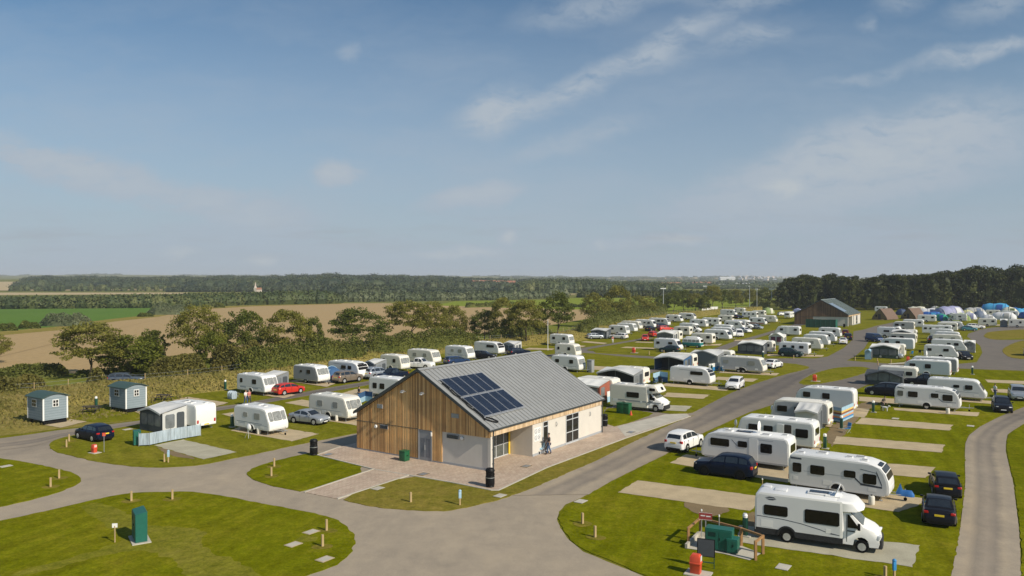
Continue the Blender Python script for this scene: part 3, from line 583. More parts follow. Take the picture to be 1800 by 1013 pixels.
# ------------------------------------------------------------ shower block and its twin
BH_ANG = R(55.94)
def wash_block(loc, W, L, ez, az, label, far=False, wood='clad', roofm='roofmetal', lamps=True):
    cl, rn = M[wood], M['render']; root = Nd('wash_block')
    sl = (az-ez)/(W/2); ov = .28
    def rz(y): return az-sl*abs(y-W/2)
    # walls: inner core with the porch cut out (x along the ridge, y along the gable)
    PX, PD = 6.02, 2.3
    c = MB(); t = .25
    zt = lambda y: rz(y)-.16
    def gable(x0, x1):
        c.prism([(x0, .0, 0), (x0, W, 0), (x0, W, zt(W)), (x0, W/2, zt(W/2)), (x0, 0, zt(0))], (x1-x0, 0, 0))
    gable(.02, .3); gable(L-.3, L-.02)
    c.box(.3, L-.3, W-.3, W, .0, zt(W)); c.box(PX+.0, L-.3, 0, .3, 0, ez-.1)
    c.box(.3, PX, PD, PD+.1, 2.62, ez-.1); c.box(PX, PX+.3, .3, PD+.1, 0, ez-.1); c.box(.3, PX+.3, .12, PD, 2.66, 2.72)
    root.add(Nd('wall', c.mesh('wall', rn, smooth=0)))
    # timber boards on the gable, each a little proud or set back
    rr = random.Random(3); bd = MB(); bw = .115; y = 0.0
    Rend = (0.28, 4.72)
    while y < W-.01:
        y1 = min(y+bw-.007, W); z0 = .14
        if Rend[0] < y < Rend[1] or y <= Rend[0]: z0 = 2.62
        if 5.85 < y < 7.33: z0 = 2.55
        if far and y < 9.3: z0 = 2.62
        d = .03+.016*rr.random()+(.03 if z0 > 2 else 0)
        za, zb = zt(y)-.02, zt(y1)-.02
        if z0 < min(za, zb): bd.add([(-d, y, z0), (0.02, y, z0), (.02, y1, z0), (-d, y1, z0), (-d, y, za), (.02, y, za), (.02, y1, zb), (-d, y1, zb)], [(3, 2, 1, 0), (4, 5, 6, 7), (0, 1, 5, 4), (1, 2, 6, 5), (2, 3, 7, 6), (3, 0, 4, 7)])
        y += bw
    root.add(Nd('timber_cladding', bd.mesh('timber_cladding', cl, smooth=0)))
    jb = MB(); jb.box(-.052, -.03, 7.35, W, 2.52, 2.56); root.add(Nd('board_joint', jb.mesh('board_joint', M['trim'], smooth=0)))
    # plinth
    p = MB(); p.box(-.012, .03, 4.74, W+.0, 0, .14); p.box(-.0, .019, .28, 4.7, 0, .2); p.box(PX, L, -.015, .02, 0, .22)
    root.add(Nd('plinth', p.mesh('plinth', M['steel' if False else 'sgrey'], smooth=0)))
    # roof: two slopes with standing seams
    for s, nm in ((-1, 'roof_slope'), (1, 'roof_slope')):
        r = MB(); yo = W/2+s*(W/2+.11); zo = rz(0)-sl*.11
        th = .11
        yr = W/2+s*.0
        r.prism([(-ov, yr, az), (-ov, yo, zo), (-ov, yo, zo-th), (-ov, yr, az-th)], (L+2*ov, 0, 0))
        n = 34; nrm = Vector((0, s*sl, 1)).normalized()
        for i in range(n+1):
            x = -ov+.05+(L+2*ov-.1)*i/n; a = Vector((x, yr+s*.05, az-.05*sl)); b = Vector((x, yo, zo))
            r.obox((a+b)/2+nrm*.028, (.016, 0, 0), (b-a)/2, nrm*.028)
        sn = Nd(nm, r.mesh(nm, M[roofm], smooth=0)); root.add(sn)
        v = MB(); ext = Vector((0, s, -sl)).normalized()
        a = Vector((-ov-.03, W/2, az-.04)); b = Vector((-ov-.03, yo+s*.02, zo-.04))
        v.obox((a+b)/2, (.035, 0, 0), (b-a)/2, (0, 0, .125)); v.box(-ov-.05, L+ov+.02, min(yo, yo+s*.12), max(yo, yo+s*.09), zo-.12, zo-.03)
        sn.add(Nd('bargeboard', v.mesh('bargeboard', M['trim'], smooth=0)))
    rc = MB(); rc.prism([(-ov, W/2-.22, az-.22*sl+.07), (-ov, W/2, az+.075), (-ov, W/2+.22, az-.22*sl+.07), (-ov, W/2, az+.045)], (L+2*ov, 0, 0)); root.add(Nd('ridge_cap', rc.mesh('ridge_cap', M[roofm], smooth=0)))
    # timber fascia band along the eave
    f = MB(); x = -.06
    while x < L+.04:
        x1 = min(x+.108, L+.06); f.box(x, x1, -.07-.012*rr.random(), .12, 2.74, ez-.1); x += .115
    f.box(-.062, .26, .12, .3, 2.62, ez-.2)
    root.add(Nd('timber_fascia', f.mesh('timber_fascia', M['fascia'], smooth=0)))
    # corner pillar and downpipes
    k = MB(); k.box(-.04, .42, -.04, .26, 0, 2.73); root.add(Nd('corner_pillar', k.mesh('corner_pillar', M['render'], .01, 1, 0)))
    for x in (.22, L-.12):
        d = MB(); d.tube((x, -.12, .05), (x, -.12, 2.8), .045, n=8); d.tube((x, -.12, 2.8), (x, -.15, ez-.2), .045, n=8)
        for z in (.6, 1.7, 2.6): d.box(x-.07, x+.07, -.16, -.03, z, z+.04)
        root.add(Nd('downpipe', d.mesh('downpipe', M['trim'])))
    # gable details
    def door(y0, y1, z1):
        m = MB(); m.box(-.03, .05, y0, y1, .03, z1); nd = Nd('door', m.mesh('door', M['doorgrey'], smooth=0))
        mid = (y0+y1)/2; g = MB()
        for a, b in ((y0+.16, mid-.08), (mid+.08, y1-.16)): g.box(-.036, -.0, a, b, .3, 1.85)
        nd.add(Nd('door_panel', g.mesh('door_panel', M['doorpanel'], smooth=0)))
        h = MB(); h.box(-.075, -.03, mid+.02, mid+.05, .9, 1.3)
        nd.add(Nd('door_handle', h.mesh('door_handle', M['alu'], smooth=0))); return nd
    if not far:
        root.add(door(5.93, 7.25, 2.5))
    fr = MB(); fr.box(-.07, .0, 5.85, 5.93, .02, 2.56); fr.box(-.07, .0, 7.25, 7.33, .02, 2.56)
    if not far: root.add(Nd('door_frame', fr.mesh('door_frame', M['doorgrey'], smooth=0)))
    def louvre(y0, y1, z0, z1, nm='vent'):
        m = MB(); m.box(-.09, -.02, y0, y1, z0, z1); nd = Nd(nm, m.mesh(nm, M['doorgrey'], smooth=0))
        s_ = MB(); n = max(3, int((z1-z0)/.07))
        for i in range(n):
            z = z0+.03+(z1-z0-.06)*i/n; s_.box(-.105, -.09, y0+.04, y1-.04, z, z+(z1-z0)/n*.5)
        nd.add(Nd('slats', s_.mesh('slats', M['dglass' if nm == 'window' else 'steel'], smooth=0))); return nd
    if not far:
        root.add(louvre(11.32, 11.95, 3.85, 4.2), louvre(3.05, 3.82, 3.85, 4.2), louvre(10.7, 11.6, 2.14, 2.48, 'window'), louvre(3.1, 4.3, 2.16, 2.5, 'window'))
    def roundlamp(x, y, z, nx, ny, nm='wall_lamp'):
        m = MB(); a = Vector((x, y, z)); d = Vector((nx, ny, 0))
        m.tube(a, a+d*.05, .17, .17, 16); m.tube(a+d*.05, a+d*.12, .155, .12, 16, 1); return Nd(nm, m.mesh(nm, [M['steel'], M['white']]))
    if lamps:
        root.add(roundlamp(-.04, 12.1, 2.25, -1, 0), roundlamp(-.0, 2.78, 2.3, -1, 0))
        for y in (8.63, 6.52):
            m = MB(); m.tube((-.02, y, 5.5), (-.5, y, 5.62), .022, n=6); m.obox((-.55, y, 5.6), (.12, 0, .04), (0, .13, 0), (-.02, 0, .07)); m.obox((-.60, y, 5.555), (.1, 0, .033), (0, .11, 0), (-.01, 0, .03), 1)
            root.add(Nd('flood_lamp', m.mesh('flood_lamp', [M['steel'], M['lens']])))
        m = MB(); m.box(-.12, -.03, 5.84, 5.98, 2.1, 2.42); root.add(Nd('door_lamp', m.mesh('door_lamp', M['white'], .02)))
    # porch: glazed screen behind the recess
    g = MB(); g.box(.35, 5.7, PD-.02, PD+.0, .06, 2.62); gl = Nd('porch_window', g.mesh('porch_window', M['mglass'], smooth=0))
    fm = MB()
    for x in (.32, 1.5, 2.65, 3.9, 5.0, 5.92): fm.box(x-.04, x+.04, PD-.07, PD-.021, .0, 2.62)
    for z in (.02, 1.02, 2.55): fm.box(.32, 5.92, PD-.065, PD-.022, z, z+.07)
    gl.add(Nd('window_frame', fm.mesh('window_frame', M['frame'], smooth=0))); root.add(gl)
    yb = MB(); yb.box(.42, 2.0, PD-.09, PD-.075, .9, 2.6); root.add(Nd('yellow_panel', yb.mesh('yellow_panel', M['yellow'], smooth=0)))
    yb = MB(); yb.box(5.7, 5.95, PD-.1, PD-.08, .0, 2.62); root.add(Nd('door_surround', yb.mesh('door_surround', M['yellow'], smooth=0)))
    # windows in the long side
    def win(x0, x1, z0, z1, bars_x, bars_z, nm='window'):
        a = MB(); a.box(x0, x1, -.004, .05, z0, z1); nd = Nd(nm, a.mesh(nm, M['dglass'], smooth=0)); b = MB()
        for x in [x0]+[x0+(x1-x0)*q for q in bars_x]+[x1-.07]: b.box(x, x+.07, -.045, .0, z0, z1)
        for z in [z0]+[z0+(z1-z0)*q for q in bars_z]+[z1-.07]: b.box(x0+.002, x1-.002, -.04, .0, z, z+.07)
        nd.add(Nd('window_frame', b.mesh('window_frame', M['frame'], smooth=0))); return nd
    root.add(win(7.66, 8.5, .05, 2.72, [], [.82], 'side_door'), win(11.55, 13.9, .05, 2.72, [.5], [.38, .8]))
    if lamps:
        for x in (9.8, 16.0):
            m = MB()
            for i in range(6):
                a0, a1 = -1.3+2.6*i/6, -1.3+2.6*(i+1)/6
                m.tube((x, -.03-.12*math.cos(a0), 2.2+.2*math.sin(a0)), (x, -.03-.12*math.cos(a1), 2.2+.2*math.sin(a1)), .035, n=6)
            root.add(Nd('wall_lamp', m.mesh('wall_lamp', M['steel'])))
        # the four round signs: dark ring, pale disc and a little figure in each
        sg = Nd('sign_board')
        base = MB(); base.box(6.28, 7.34, -.02, .0, 1.22, 2.36); sg.mesh = base.mesh('sign_board', M['white'], smooth=0)
        for i, (x, z) in enumerate(((6.55, 2.06), (7.06, 2.06), (6.55, 1.52), (7.06, 1.52))):
            m = MB(); m.tube((x, -.021, z), (x, -.034, z), .20, n=20, mi=0); m.tube((x, -.034, z), (x, -.038, z), .165, n=20, mi=1)
            m.tube((x, -.038, z+.08), (x, -.044, z+.08), .032, n=10, mi=0)
            m.box(x-.035-.02*(i % 2), x+.035+.02*(i % 2), -.044, -.038, z-.04, z+.04); m.box(x-.03, x-.008, -.044, -.038, z-.12, z-.04); m.box(x+.008, x+.03, -.044, -.038, z-.12, z-.04)
            sg.add(Nd('pictogram', m.mesh('pictogram', [M['awngrey'], M['white']], smooth=0)))
        root.add(sg)
    # solar panels on the near slope
    nrm = Vector((0, -sl, 1)).normalized(); dn2 = Vector((0, -1, -sl)).normalized()
    sp = Nd('solar_array') if not far else None
    if sp:
        def on(x, y, h=.0): return Vector((x, y, rz(y)))+nrm*h
        fr = MB()
        for yy in (5.6, 3.38, 1.05): a = on(.5, yy, .1); b = on(6.4, yy, .1); fr.obox((a+b)/2, (b-a)/2, dn2*.035, nrm*.035)
        for yy in (4.5, 2.2): a = on(.5, yy, .07); b = on(6.4, yy, .07); fr.obox((a+b)/2, (b-a)/2, dn2*.03, nrm*.03)
        sp.mesh = fr.mesh('solar_array', M['alu'], smooth=0)
        for r_ in ((5.58, 3.44), (3.3, 1.1)):
            for i in range(5):
                x0, x1 = .62+i*1.15, .62+i*1.15+1.09; q = MB(); a, b = on((x0+x1)/2, r_[0], .15), on((x0+x1)/2, r_[1], .15)
                q.obox((a+b)/2, ((x1-x0)/2, 0, 0), (b-a)/2, nrm*.03)
                q2 = MB(); q2.obox((a+b)/2+nrm*.031, ((x1-x0)/2-.035, 0, 0), (b-a)/2*.975, nrm*.002)
                sp.add(Nd('solar_panel', q.mesh('solar_panel', M['alu'], smooth=0), [Nd('panel_glass', q2.mesh('panel_glass', M['pvglass'], smooth=0))]))
        pp = MB(); pts = [on(.45, 5.2, .1)]
        for i in range(14): yy = 5.2-4.4*i/13; pts.append(on(.38+.06*math.sin(i*1.3), yy, .09))
        for i in range(15): a = i/14*5.6; pts.append(on(.95-.52*math.cos(a), .72+.38*math.sin(a+2.2), .09))
        pp.path(pts, .05, 6); sp.add(Nd('pipe', pp.mesh('pipe', M['black'])))
        root.add(sp)
    else:
        q = MB(); a, b = Vector((1.0, 5.2, rz(5.2))), Vector((1.0, 1.2, rz(1.2))); q.obox((a+b)/2+Vector((1.6, 0, 0))+nrm*.1, (2.4, 0, 0), (b-a)/2, nrm*.04); root.add(Nd('solar_panel', q.mesh('solar_panel', mat('pale_solar_glass', (.16, .21, .27), .2), smooth=0)))
    return put(root, loc, BH_ANG, label, 'building')
wash_block(G(862.5, 830.5)+Vector((0, 0, .03)), 14.43, 18.56, 3.36, 7.5, 'timber clad shower block with grey pitched metal roof and ten solar panels, in the foreground')
p2 = wash_block(G(1490.7, 574), 14.43, 18.56, 3.36, 7.5, 'distant brown timber building with green-grey roof and green screen fence against its gable', True, 'clad2', 'roofgreen', False)
p2.scale = (1.1, 1.13, 1.1)
# green screen fence by the far block
mb = MB(); mb.box(0, .08, 0, 8.6, 0, 2.6); n = Nd('screen_panel', mb.mesh('screen_panel', M['darkgreen'], smooth=0)); mb = MB(); mb.box(0, 2.6, -.08, 0, 0, 2.6)
pn = MB()
for i in range(7): pn.box(-.05, 0, i*1.42, i*1.42+.08, 0, 2.7)
put(Nd('screen_fence', None, [n, Nd('screen_panel', mb.mesh('screen_panel', M['green'], smooth=0)), Nd('post', pn.mesh('post', M['green'], smooth=0))]), G(1468.5, 577.5), BH_ANG, 'green boarded bin screen standing in front of the distant brown building', 'fence')
thing('litter_bin', MB().lathe([(0, 0), (.3, 0), (.33, .1), (.33, .95), (.36, 1.0), (.3, 1.15), (0, 1.2)], n=14).mesh('litter_bin', M['black']), 'black litter bin against the pale wall of the distant brown building', 'bin', G(1484, 576))

# shepherd huts
def hut():
    r = Nd('shepherd_hut'); L, W, H0, H1 = 3.3, 2.45, .45, 2.72
    def arch(x0, x1, ex=0, th=0):
        n = 9; return [(x0, -W/2-ex+(W+2*ex)*i/n, H1+.42*math.sin(math.pi*i/n)-ex*.1+th) for i in range(n+1)]
    b = MB(); a = arch(-L/2, 0); b.prism([(-L/2, W/2, H0), (-L/2, -W/2, H0)]+a, (L, 0, 0)); bod = Nd('body', b.mesh('body', M['hutblue'], smooth=30)); r.add(bod)
    bd = MB()
    for i in range(9):
        z = H0+.12+i*.26
        bd.box(-L/2-.012, L/2+.012, -W/2-.012, W/2+.012, z, z+.012)
    bod.add(Nd('board_joint', bd.mesh('board_joint', M['hutroof'], smooth=0), fine=True))
    t = MB(); up = arch(-L/2-.2, 0, .18, .07); lo = arch(-L/2-.2, 0, .18, .0)[::-1]; t.prism(up+lo, (L+.4, 0, 0)); r.add(Nd('roof', t.mesh('roof', M['hutroof'], smooth=30)))
    for x in (-L/2-.02, L/2-.12):
        for y in (-W/2-.02, W/2-.12): c = MB(); c.box(x, x+.14, y, y+.14, H0, H1); r.add(Nd('corner_trim', c.mesh('corner_trim', M['white'], smooth=0)))
    def wn(cx, cy, nx, w_, z0, z1):
        m = MB(); g = MB()
        if nx: m.box(cx-.04, cx+.04, cy-w_/2, cy+w_/2, z0, z1); fac = [(cy-w_/2+.07, cy-.03), (cy+.03, cy+w_/2-.07)]
        else: m.box(cx-w_/2, cx+w_/2, cy-.04, cy+.04, z0, z1); fac = [(cx-w_/2+.07, cx-.03), (cx+.03, cx+w_/2-.07)]
        zm = (z0+z1)/2
        for a_, b_ in fac:
            for za, zb in ((z0+.07, zm-.03), (zm+.03, z1-.07)):
                g.box(*((cx-.05, cx+.05, a_, b_) if nx else (a_, b_, cy-.05, cy+.05)), za, zb)
        return Nd('window', m.mesh('window', M['white'], smooth=0), [Nd('pane', g.mesh('pane', M['dglass'], smooth=0))])
    r.add(wn(-.1, -W/2-.02, 0, .95, 1.75, 2.55), wn(L/2+.02, 0, 1, .62, 1.75, 2.5), wn(L/2-.9, W/2+.02, 0, .9, 1.75, 2.5))
    d = MB(); d.box(-L/2-.05, -L/2+.01, -.42, .42, .5, 2.5); r.add(Nd('door', d.mesh('door', M['white'], smooth=0)))
    for x in (-L/2+.5, L/2-.4):
        for y in (-W/2+.12, W/2-.12):
            m = MB(); m.tube((x, y-.05, .27), (x, y+.05, .27), .27, n=14); m.tube((x, y-.06, .27), (x, y+.06, .27), .08, n=8); r.add(Nd('wheel', m.mesh('wheel', M['black'])))
    m = MB(); m.box(-L/2+.2, L/2-.2, -W/2+.3, W/2-.3, .28, .45); m.box(L/2-.1, L/2-.02, -W/2+.1, W/2-.1, .05, .3); r.add(Nd('chassis', m.mesh('chassis', M['black'], smooth=0)))
    return r
H_ = hut(); E_ = Vector((math.cos(R(-34)), math.sin(R(-34)), 0)); NN = Vector((-math.sin(R(-34)), math.cos(R(-34)), 0))   # across the rows (to the right) / away
for (x, y), lb in (((71, 745), 'grey-blue shepherd hut with green roof, the left one of the two'), ((215, 724), 'grey-blue shepherd hut with green roof, the right one, beside a green hook-up post')):
    put(H_, G(x, y)-E_*0+NN*1.0+Vector((-.3, 0, .03)), R(-34), lb, 'hut', 'shepherd huts below the bank')

# brown camping pods
def pod():
    r = Nd('camping_pod'); L, W, H = 7.5, 5.4, 4.1
    pr = [(-W/2*1.08, .15), (-W/2*.98, 1.1), (-W/2*.55, 2.6), (-W/2*.2, 3.7), (0, H), (W/2*.2, 3.7), (W/2*.55, 2.6), (W/2*.98, 1.1), (W/2*1.08, .15)]
    r.add(Nd('roof', MB().prism([(-L/2, a, b) for a, b in pr], (L, 0, 0)).mesh('roof', M['shingle'], smooth=40)))
    r.add(Nd('gable_wall', MB().prism([(-L/2-.06, a*.9, b*.9+.05) for a, b in pr], (.06, 0, 0)).mesh('gable_wall', M['podwood'], smooth=0)))
    m = MB(); m.box(-L/2-.1, -L/2-.06, -.5, .5, .2, 2.1); r.add(Nd('door', m.mesh('door', M['darkwood'], smooth=0)))
    m = MB(); m.box(-L/2-.1, -L/2-.06, .8, 1.5, 1.1, 1.8); r.add(Nd('window', m.mesh('window', M['dglass'], smooth=0)))
    m = MB(); m.box(-L/2-1.6, -L/2, -1.8, 1.8, .1, .22); r.add(Nd('deck', m.mesh('deck', M['podwood'], smooth=0))); return r
P_ = pod()
put(P_, G(1556, 562), R(34), 'brown shingled camping pod next to the distant brown building', 'camping pod', 'camping pods')
put(P_, G(1606, 561), R(34), 'brown shingled camping pod beside the blue tents, the right one', 'camping pod', 'camping pods')
# ------------------------------------------------------------ touring caravans
def rrect(x0, x1, z0, z1, r=.07):
    return [(x0+r, z0), (x1-r, z0), (x1, z0+r), (x1, z1-r), (x1-r, z1), (x0+r, z1), (x0, z1-r), (x0, z0+r)]
def sidepanel(x0, x1, z0, z1, y, s, m, name='window', fine=False, t=.025, r=.07, frame=None):
    pts = rrect(x0, x1, z0, z1, r); b = MB(); b.prism([(a, y, c) for a, c in pts], (0, s*t, 0))
    return Nd(name, b.mesh(name, m, smooth=0), fine=fine)
def endpanel(p0, p1, y0, y1, m, name, t=.03, out=(1, 0), r=.08):
    p0, p1 = Vector((p0[0], 0, p0[1])), Vector((p1[0], 0, p1[1])); d = (p1-p0); n = Vector((d.z, 0, -d.x)).normalized()
    if n.x*out[0] < 0: n = -n
    L = d.length; d.normalize(); b = MB()
    b.prism([p0+Vector((0, a, 0))+d*c-n*.01 for a, c in rrect(y0, y1, 0, L, r)], n*(t+.01))
    return Nd(name, b.mesh(name, m, smooth=0))
PROF = {
 'classic': lambda a, H: [(a, .42), (a+.06, .62), (a+.06, 1.0), (a-.02, 1.22), (a-.46, H-.28), (a-.62, H-.12), (a-.95, H-.03), (a-1.5, H)],
 'steep': lambda a, H: [(a, .42), (a+.03, .7), (a, 1.15), (a-.28, H-.35), (a-.42, H-.14), (a-.7, H-.03), (a-1.2, H)],
 'modern': lambda a, H: [(a-.04, .42), (a+.04, .6), (a+.04, 1.0), (a-.03, 1.4), (a-.2, 1.85), (a-.48, 2.2), (a-.85, H-.16), (a-1.35, H-.03), (a-2.0, H)],
 'slope': lambda a, H: [(a, .42), (a+.04, .65), (a, .95), (a-.75, H-.35), (a-.95, H-.13), (a-1.3, H-.02), (a-1.7, H)],
 'box': lambda a, H: [(a, .45), (a+.02, .8), (a-.05, H-.2), (a-.2, H-.05), (a-.5, H)],
}
def caravan(L=5.6, W=2.25, H=2.5, prof='classic', body='white', wins=None, farwins=None, fwin=True, axles=1, stripes=(), hatches=3, rear=True, dish=False, side='offwhite', rwin=True, frontpan=None, winm='dwin', fm='dwin', door=False, cover=None, hitchcover=None, solar=False, skirt=None, rearlamps=True, steps=True, ax=0.0):
    a = L/2; r = Nd('caravan'); fp = PROF[prof](a, H)
    pts = [(-a+.02, .42)]+fp+[(-a+.45, H), (-a+.12, H-.1), (-a+.01, H-.45), (-a, 1.1)]
    b = MB(); b.prism([(x, -W/2, z) for x, z in pts], (0, W, 0)); body_n = Nd('body', b.mesh('body', M[body], .075, 2, 50)); r.add(body_n)
    # aluminium side walls set in the moulded ends
    for s in (-1, 1):
        q = [(-a+.13, .50)]+[(x-.16, min(z, H-.16)+(.08 if z < .5 else 0)) for x, z in fp if z < H-.14 and x > a-2]+[(a-1.35, H-.14), (-a+.3, H-.14), (-a+.15, H-.42)]
        p = MB(); p.prism([(x, s*(W/2-.004), z) for x, z in q], (0, s*.012, 0))
        body_n.add(Nd('side_wall', p.mesh('side_wall', M[side], smooth=0)))
    wins = wins if wins is not None else [(-a+.5, -a+1.15, 1.4, 1.95), (a-2.3, a-1.4, 1.35, 1.95)]
    farwins = farwins if farwins is not None else [(-a+.6, -a+1.4, 1.4, 1.95), (a-2.2, a-1.4, 1.35, 1.95)]
    for x0, x1, z0, z1, *mm in wins: r.add(sidepanel(x0, x1, z0, z1, -W/2-.005, -1, M[mm[0] if mm else winm]))
    for x0, x1, z0, z1 in farwins: r.add(sidepanel(x0, x1, z0, z1, W/2+.005, 1, M[winm]))
    if cover:
        p = MB(); p.prism([(x, -W/2-.03, z) for x, z in [(-a+.1, .55), (a-.35, .55), (a-.35, 1.2), (a-.95, H-.3), (a-1.2, H-.2), (-a+.2, H-.2)]], (0, -.02, 0)); r.add(Nd('side_cover', p.mesh('side_cover', M[cover], smooth=0)))
        for x0, x1, z0, z1, *mm in wins: r.add(sidepanel(x0, x1, z0, z1, -W/2-.05, -1, M[winm]))
    # front windows on the slope
    if fwin:
        lo, hi = {'classic': (3, 4), 'steep': (2, 3), 'modern': (3, 4), 'slope': (2, 3), 'box': (1, 2)}[prof]
        P, Q = Vector((fp[lo][0], fp[lo][1])), Vector((fp[hi][0], fp[hi][1])); 
        if prof == 'box': P = P.lerp(Q, .35); Q = Vector(fp[1]).lerp(Vector(fp[2]), .9)
        if prof == 'slope': P = P.lerp(Q, .25)
        P, Q = P.lerp(Q, .08), P.lerp(Q, .93)
        if prof == 'modern':
            r.add(endpanel(P, Q, -.98, .98, M[fm], 'front_window', .03)); P3, Q3 = Vector(fp[4]), Vector(fp[5]); r.add(endpanel(P3.lerp(Q3, .05), P3.lerp(Q3, .95), -.95, .95, M[fm], 'front_window', .03))
            P3, Q3 = Vector(fp[5]), Vector(fp[6]); r.add(endpanel(P3.lerp(Q3, .05), P3.lerp(Q3, .8), -.6, .6, M[fm], 'sunroof', .03))
        else:
            for y0, y1 in ((-.98, -.52), (-.47, .47), (.52, .98)): r.add(endpanel(P, Q, y0, y1, M['blind' if winm == 'blind' else fm], 'front_window'))
    f = MB(); x = fp[1][0]+.0; f.box(x-.02, x+.025, -.75, .75, .58, .98); r.add(Nd('gas_locker', f.mesh('gas_locker', M['white'], .02), fine=True))
    if rear:
        if rwin: r.add(endpanel((-a+.005, 1.35), (-a+.01, 1.95), -.7, .7, M[winm], 'rear_window', .03, (-1, 0)))
        m = MB(); m.box(-a-.04, -a+.05, -W/2+.06, W/2-.06, .42, .62); r.add(Nd('rear_bumper', m.mesh('rear_bumper', M['white'], .02), fine=True))
        for y in (-W/2+.18, W/2-.18): m = MB(); m.box(-a-.03, -a+.02, y-.09, y+.09, .68, 1.0); r.add(Nd('tail_light', m.mesh('tail_light', M['redlens'], .02), fine=True))
        m = MB(); m.box(-a-.055, -a-.03, -.26, .26, .47, .58); r.add(Nd('number_plate', m.mesh('number_plate', M['plate'], smooth=0)))
    if door:
        x0, x1 = door; m = MB(); m.prism([(u, W/2+.006, v) for u, v in rrect(x0, x1, .5, 2.25)], (0, .02, 0)); r.add(Nd('door', m.mesh('door', M['white'], smooth=0)))
    # wheels
    for k in range(axles):
        wx = ax+(-.38+.76*k if axles == 2 else 0)
        for s in (-1, 1):
            m = MB(); m.tube((wx, s*(W/2-.24), .33), (wx, s*(W/2-.03), .33), .33, n=18); wn = Nd('wheel', m.mesh('wheel', M['tyre']))
            m = MB(); m.tube((wx, s*(W/2-.04), .33), (wx, s*(W/2-.018), .33), .20, n=14); wn.add(Nd('rim', m.mesh('rim', M['rim']))); r.add(wn)
    for s in (-1, 1):
        m = MB(); n = 14; R0, R1 = .40+(.38 if axles == 2 else 0), .49+(.38 if axles == 2 else 0)
        sq = 1 if axles == 1 else .62
        o_ = [(ax+R1*math.cos(math.pi*i/n), .40+R1*sq*math.sin(math.pi*i/n)) for i in range(n+1)]; i_ = [(ax+R0*math.cos(math.pi*i/n), .40+R0*sq*math.sin(math.pi*i/n)) for i in range(n+1)][::-1]
        m.prism([(u, s*(W/2-.01), v) for u, v in o_+i_], (0, s*.045, 0)); r.add(Nd('wheel_arch', m.mesh('wheel_arch', M[body], smooth=30)))
        m = MB(); m.prism([(u, s*(W/2-.0), v) for u, v in i_], (0, s*.012, 0)); r.add(Nd('arch_recess', m.mesh('arch_recess', M['black'], smooth=0)))
    if skirt:
        m = MB(); m.box(-a+.15, a-.25, -W/2-.0-.012, W/2+.012, .36, .5); r.add(Nd('side_skirt', m.mesh('side_skirt', M[skirt], smooth=0)))
    # chassis, hitch, jockey wheel, steadies
    m = MB(); m.box(-a+.3, a-.2, -.5, -.42, .25, .42); m.box(-a+.3, a-.2, .42, .5, .25, .42); m.tube((ax, -W/2+.2, .33), (ax, W/2-.2, .33), .05)
    m.tube((a-.3, -.46, .4), (a+1.05, 0, .42), .035, n=6); m.tube((a-.3, .46, .4), (a+1.05, 0, .42), .035, n=6); m.tube((a+.95, 0, .42), (a+1.3, 0, .44), .045)
    r.add(Nd('hitch', m.mesh('hitch', M['steel'])))
    m = MB(); m.tube((a+.85, .09, .1), (a+.85, .09, .8), .028); jw = Nd('jockey_wheel', m.mesh('jockey_wheel', M['steel'])); m = MB(); m.tube((a+.85, .06, .11), (a+.85, .12, .11), .11, n=12); jw.add(Nd('tyre', m.mesh('tyre', M['tyre']))); r.add(jw)
    if steps:
        for x in (-a+.5, a-.5):
            for y in (-W/2+.25, W/2-.25): m = MB(); m.tube((x, y, .02), (x, y, .42), .035, n=6); m.box(x-.1, x+.1, y-.1, y+.1, .0, .035); r.add(Nd('corner_steady', m.mesh('corner_steady', M['steel']), fine=True))
    if hitchcover:
        m = MB(); m.loft([[(x, y*k, .34+z*k) for y, z in ((-.2, 0), (-.17, .24), (-.03, .42+.5*sp), (.06, .34), (.17, .2), (.2, 0))] for x, k, sp in ((a+.3, .5, 0), (a+.42, .9, .2), (a+.55, 1.0, .8), (a+.7, .85, .1), (a+1.0, 1.0, 0), (a+1.25, .9, .1), (a+1.4, .4, 0))]); r.add(Nd('hitch_cover', m.mesh('hitch_cover', M[hitchcover], smooth=60)))
    # roof fittings
    rr = random.Random(int(L*100)); xs = [-a+.7, -a+2.0, .6, a-2.0, a-1.6]
    for i in range(hatches):
        x = xs[i]; y = (-.35, .3, 0, .35, -.4)[i]; s = .2 if i % 2 == 0 else .3
        m = MB(); m.box(x-s*1.15, x+s*1.15, y-s, y+s, H-.005, H+.06); hn = Nd('roof_hatch', m.mesh('roof_hatch', M['white'], .02)); m = MB(); m.box(x-s*.85, x+s*.85, y-s*.75, y+s*.75, H+.058, H+.075); hn.add(Nd('hatch_lid', m.mesh('hatch_lid', M['greyside'], smooth=0), fine=True)); r.add(hn)
    if solar: m = MB(); m.box(-.3, .9, -.3, .35, H+.02, H+.06); r.add(Nd('solar_panel', m.mesh('solar_panel', M['pvglass'], smooth=0)))
    if dish:
        c = Vector((dish if isinstance(dish, (int, float)) and dish is not True else .3, -.2, H+.55)); m = MB(); m.tube((c.x, c.y, H), c, .03, n=8); m.loft([[c+Vector((d_, .42*k*math.cos(t), .42*k*math.sin(t)+.0)) for t in [2*math.pi*j/16 for j in range(16)]] for d_, k in ((-.02, .15), (.02, .6), (.09, 1), (.11, 1), (.04, .6), (.0, .15))]); r.add(Nd('satellite_dish', m.mesh('satellite_dish', M['white'], smooth=50)))
    m = MB(); m.box(-a+.4, a-1.9, -W/2+.1, -W/2+.135, H-.0, H+.028); m.box(-a+.4, a-1.9, W/2-.135, W/2-.1, H-.0, H+.028); r.add(Nd('awning_rail', m.mesh('awning_rail', M['white'], smooth=0), fine=True))
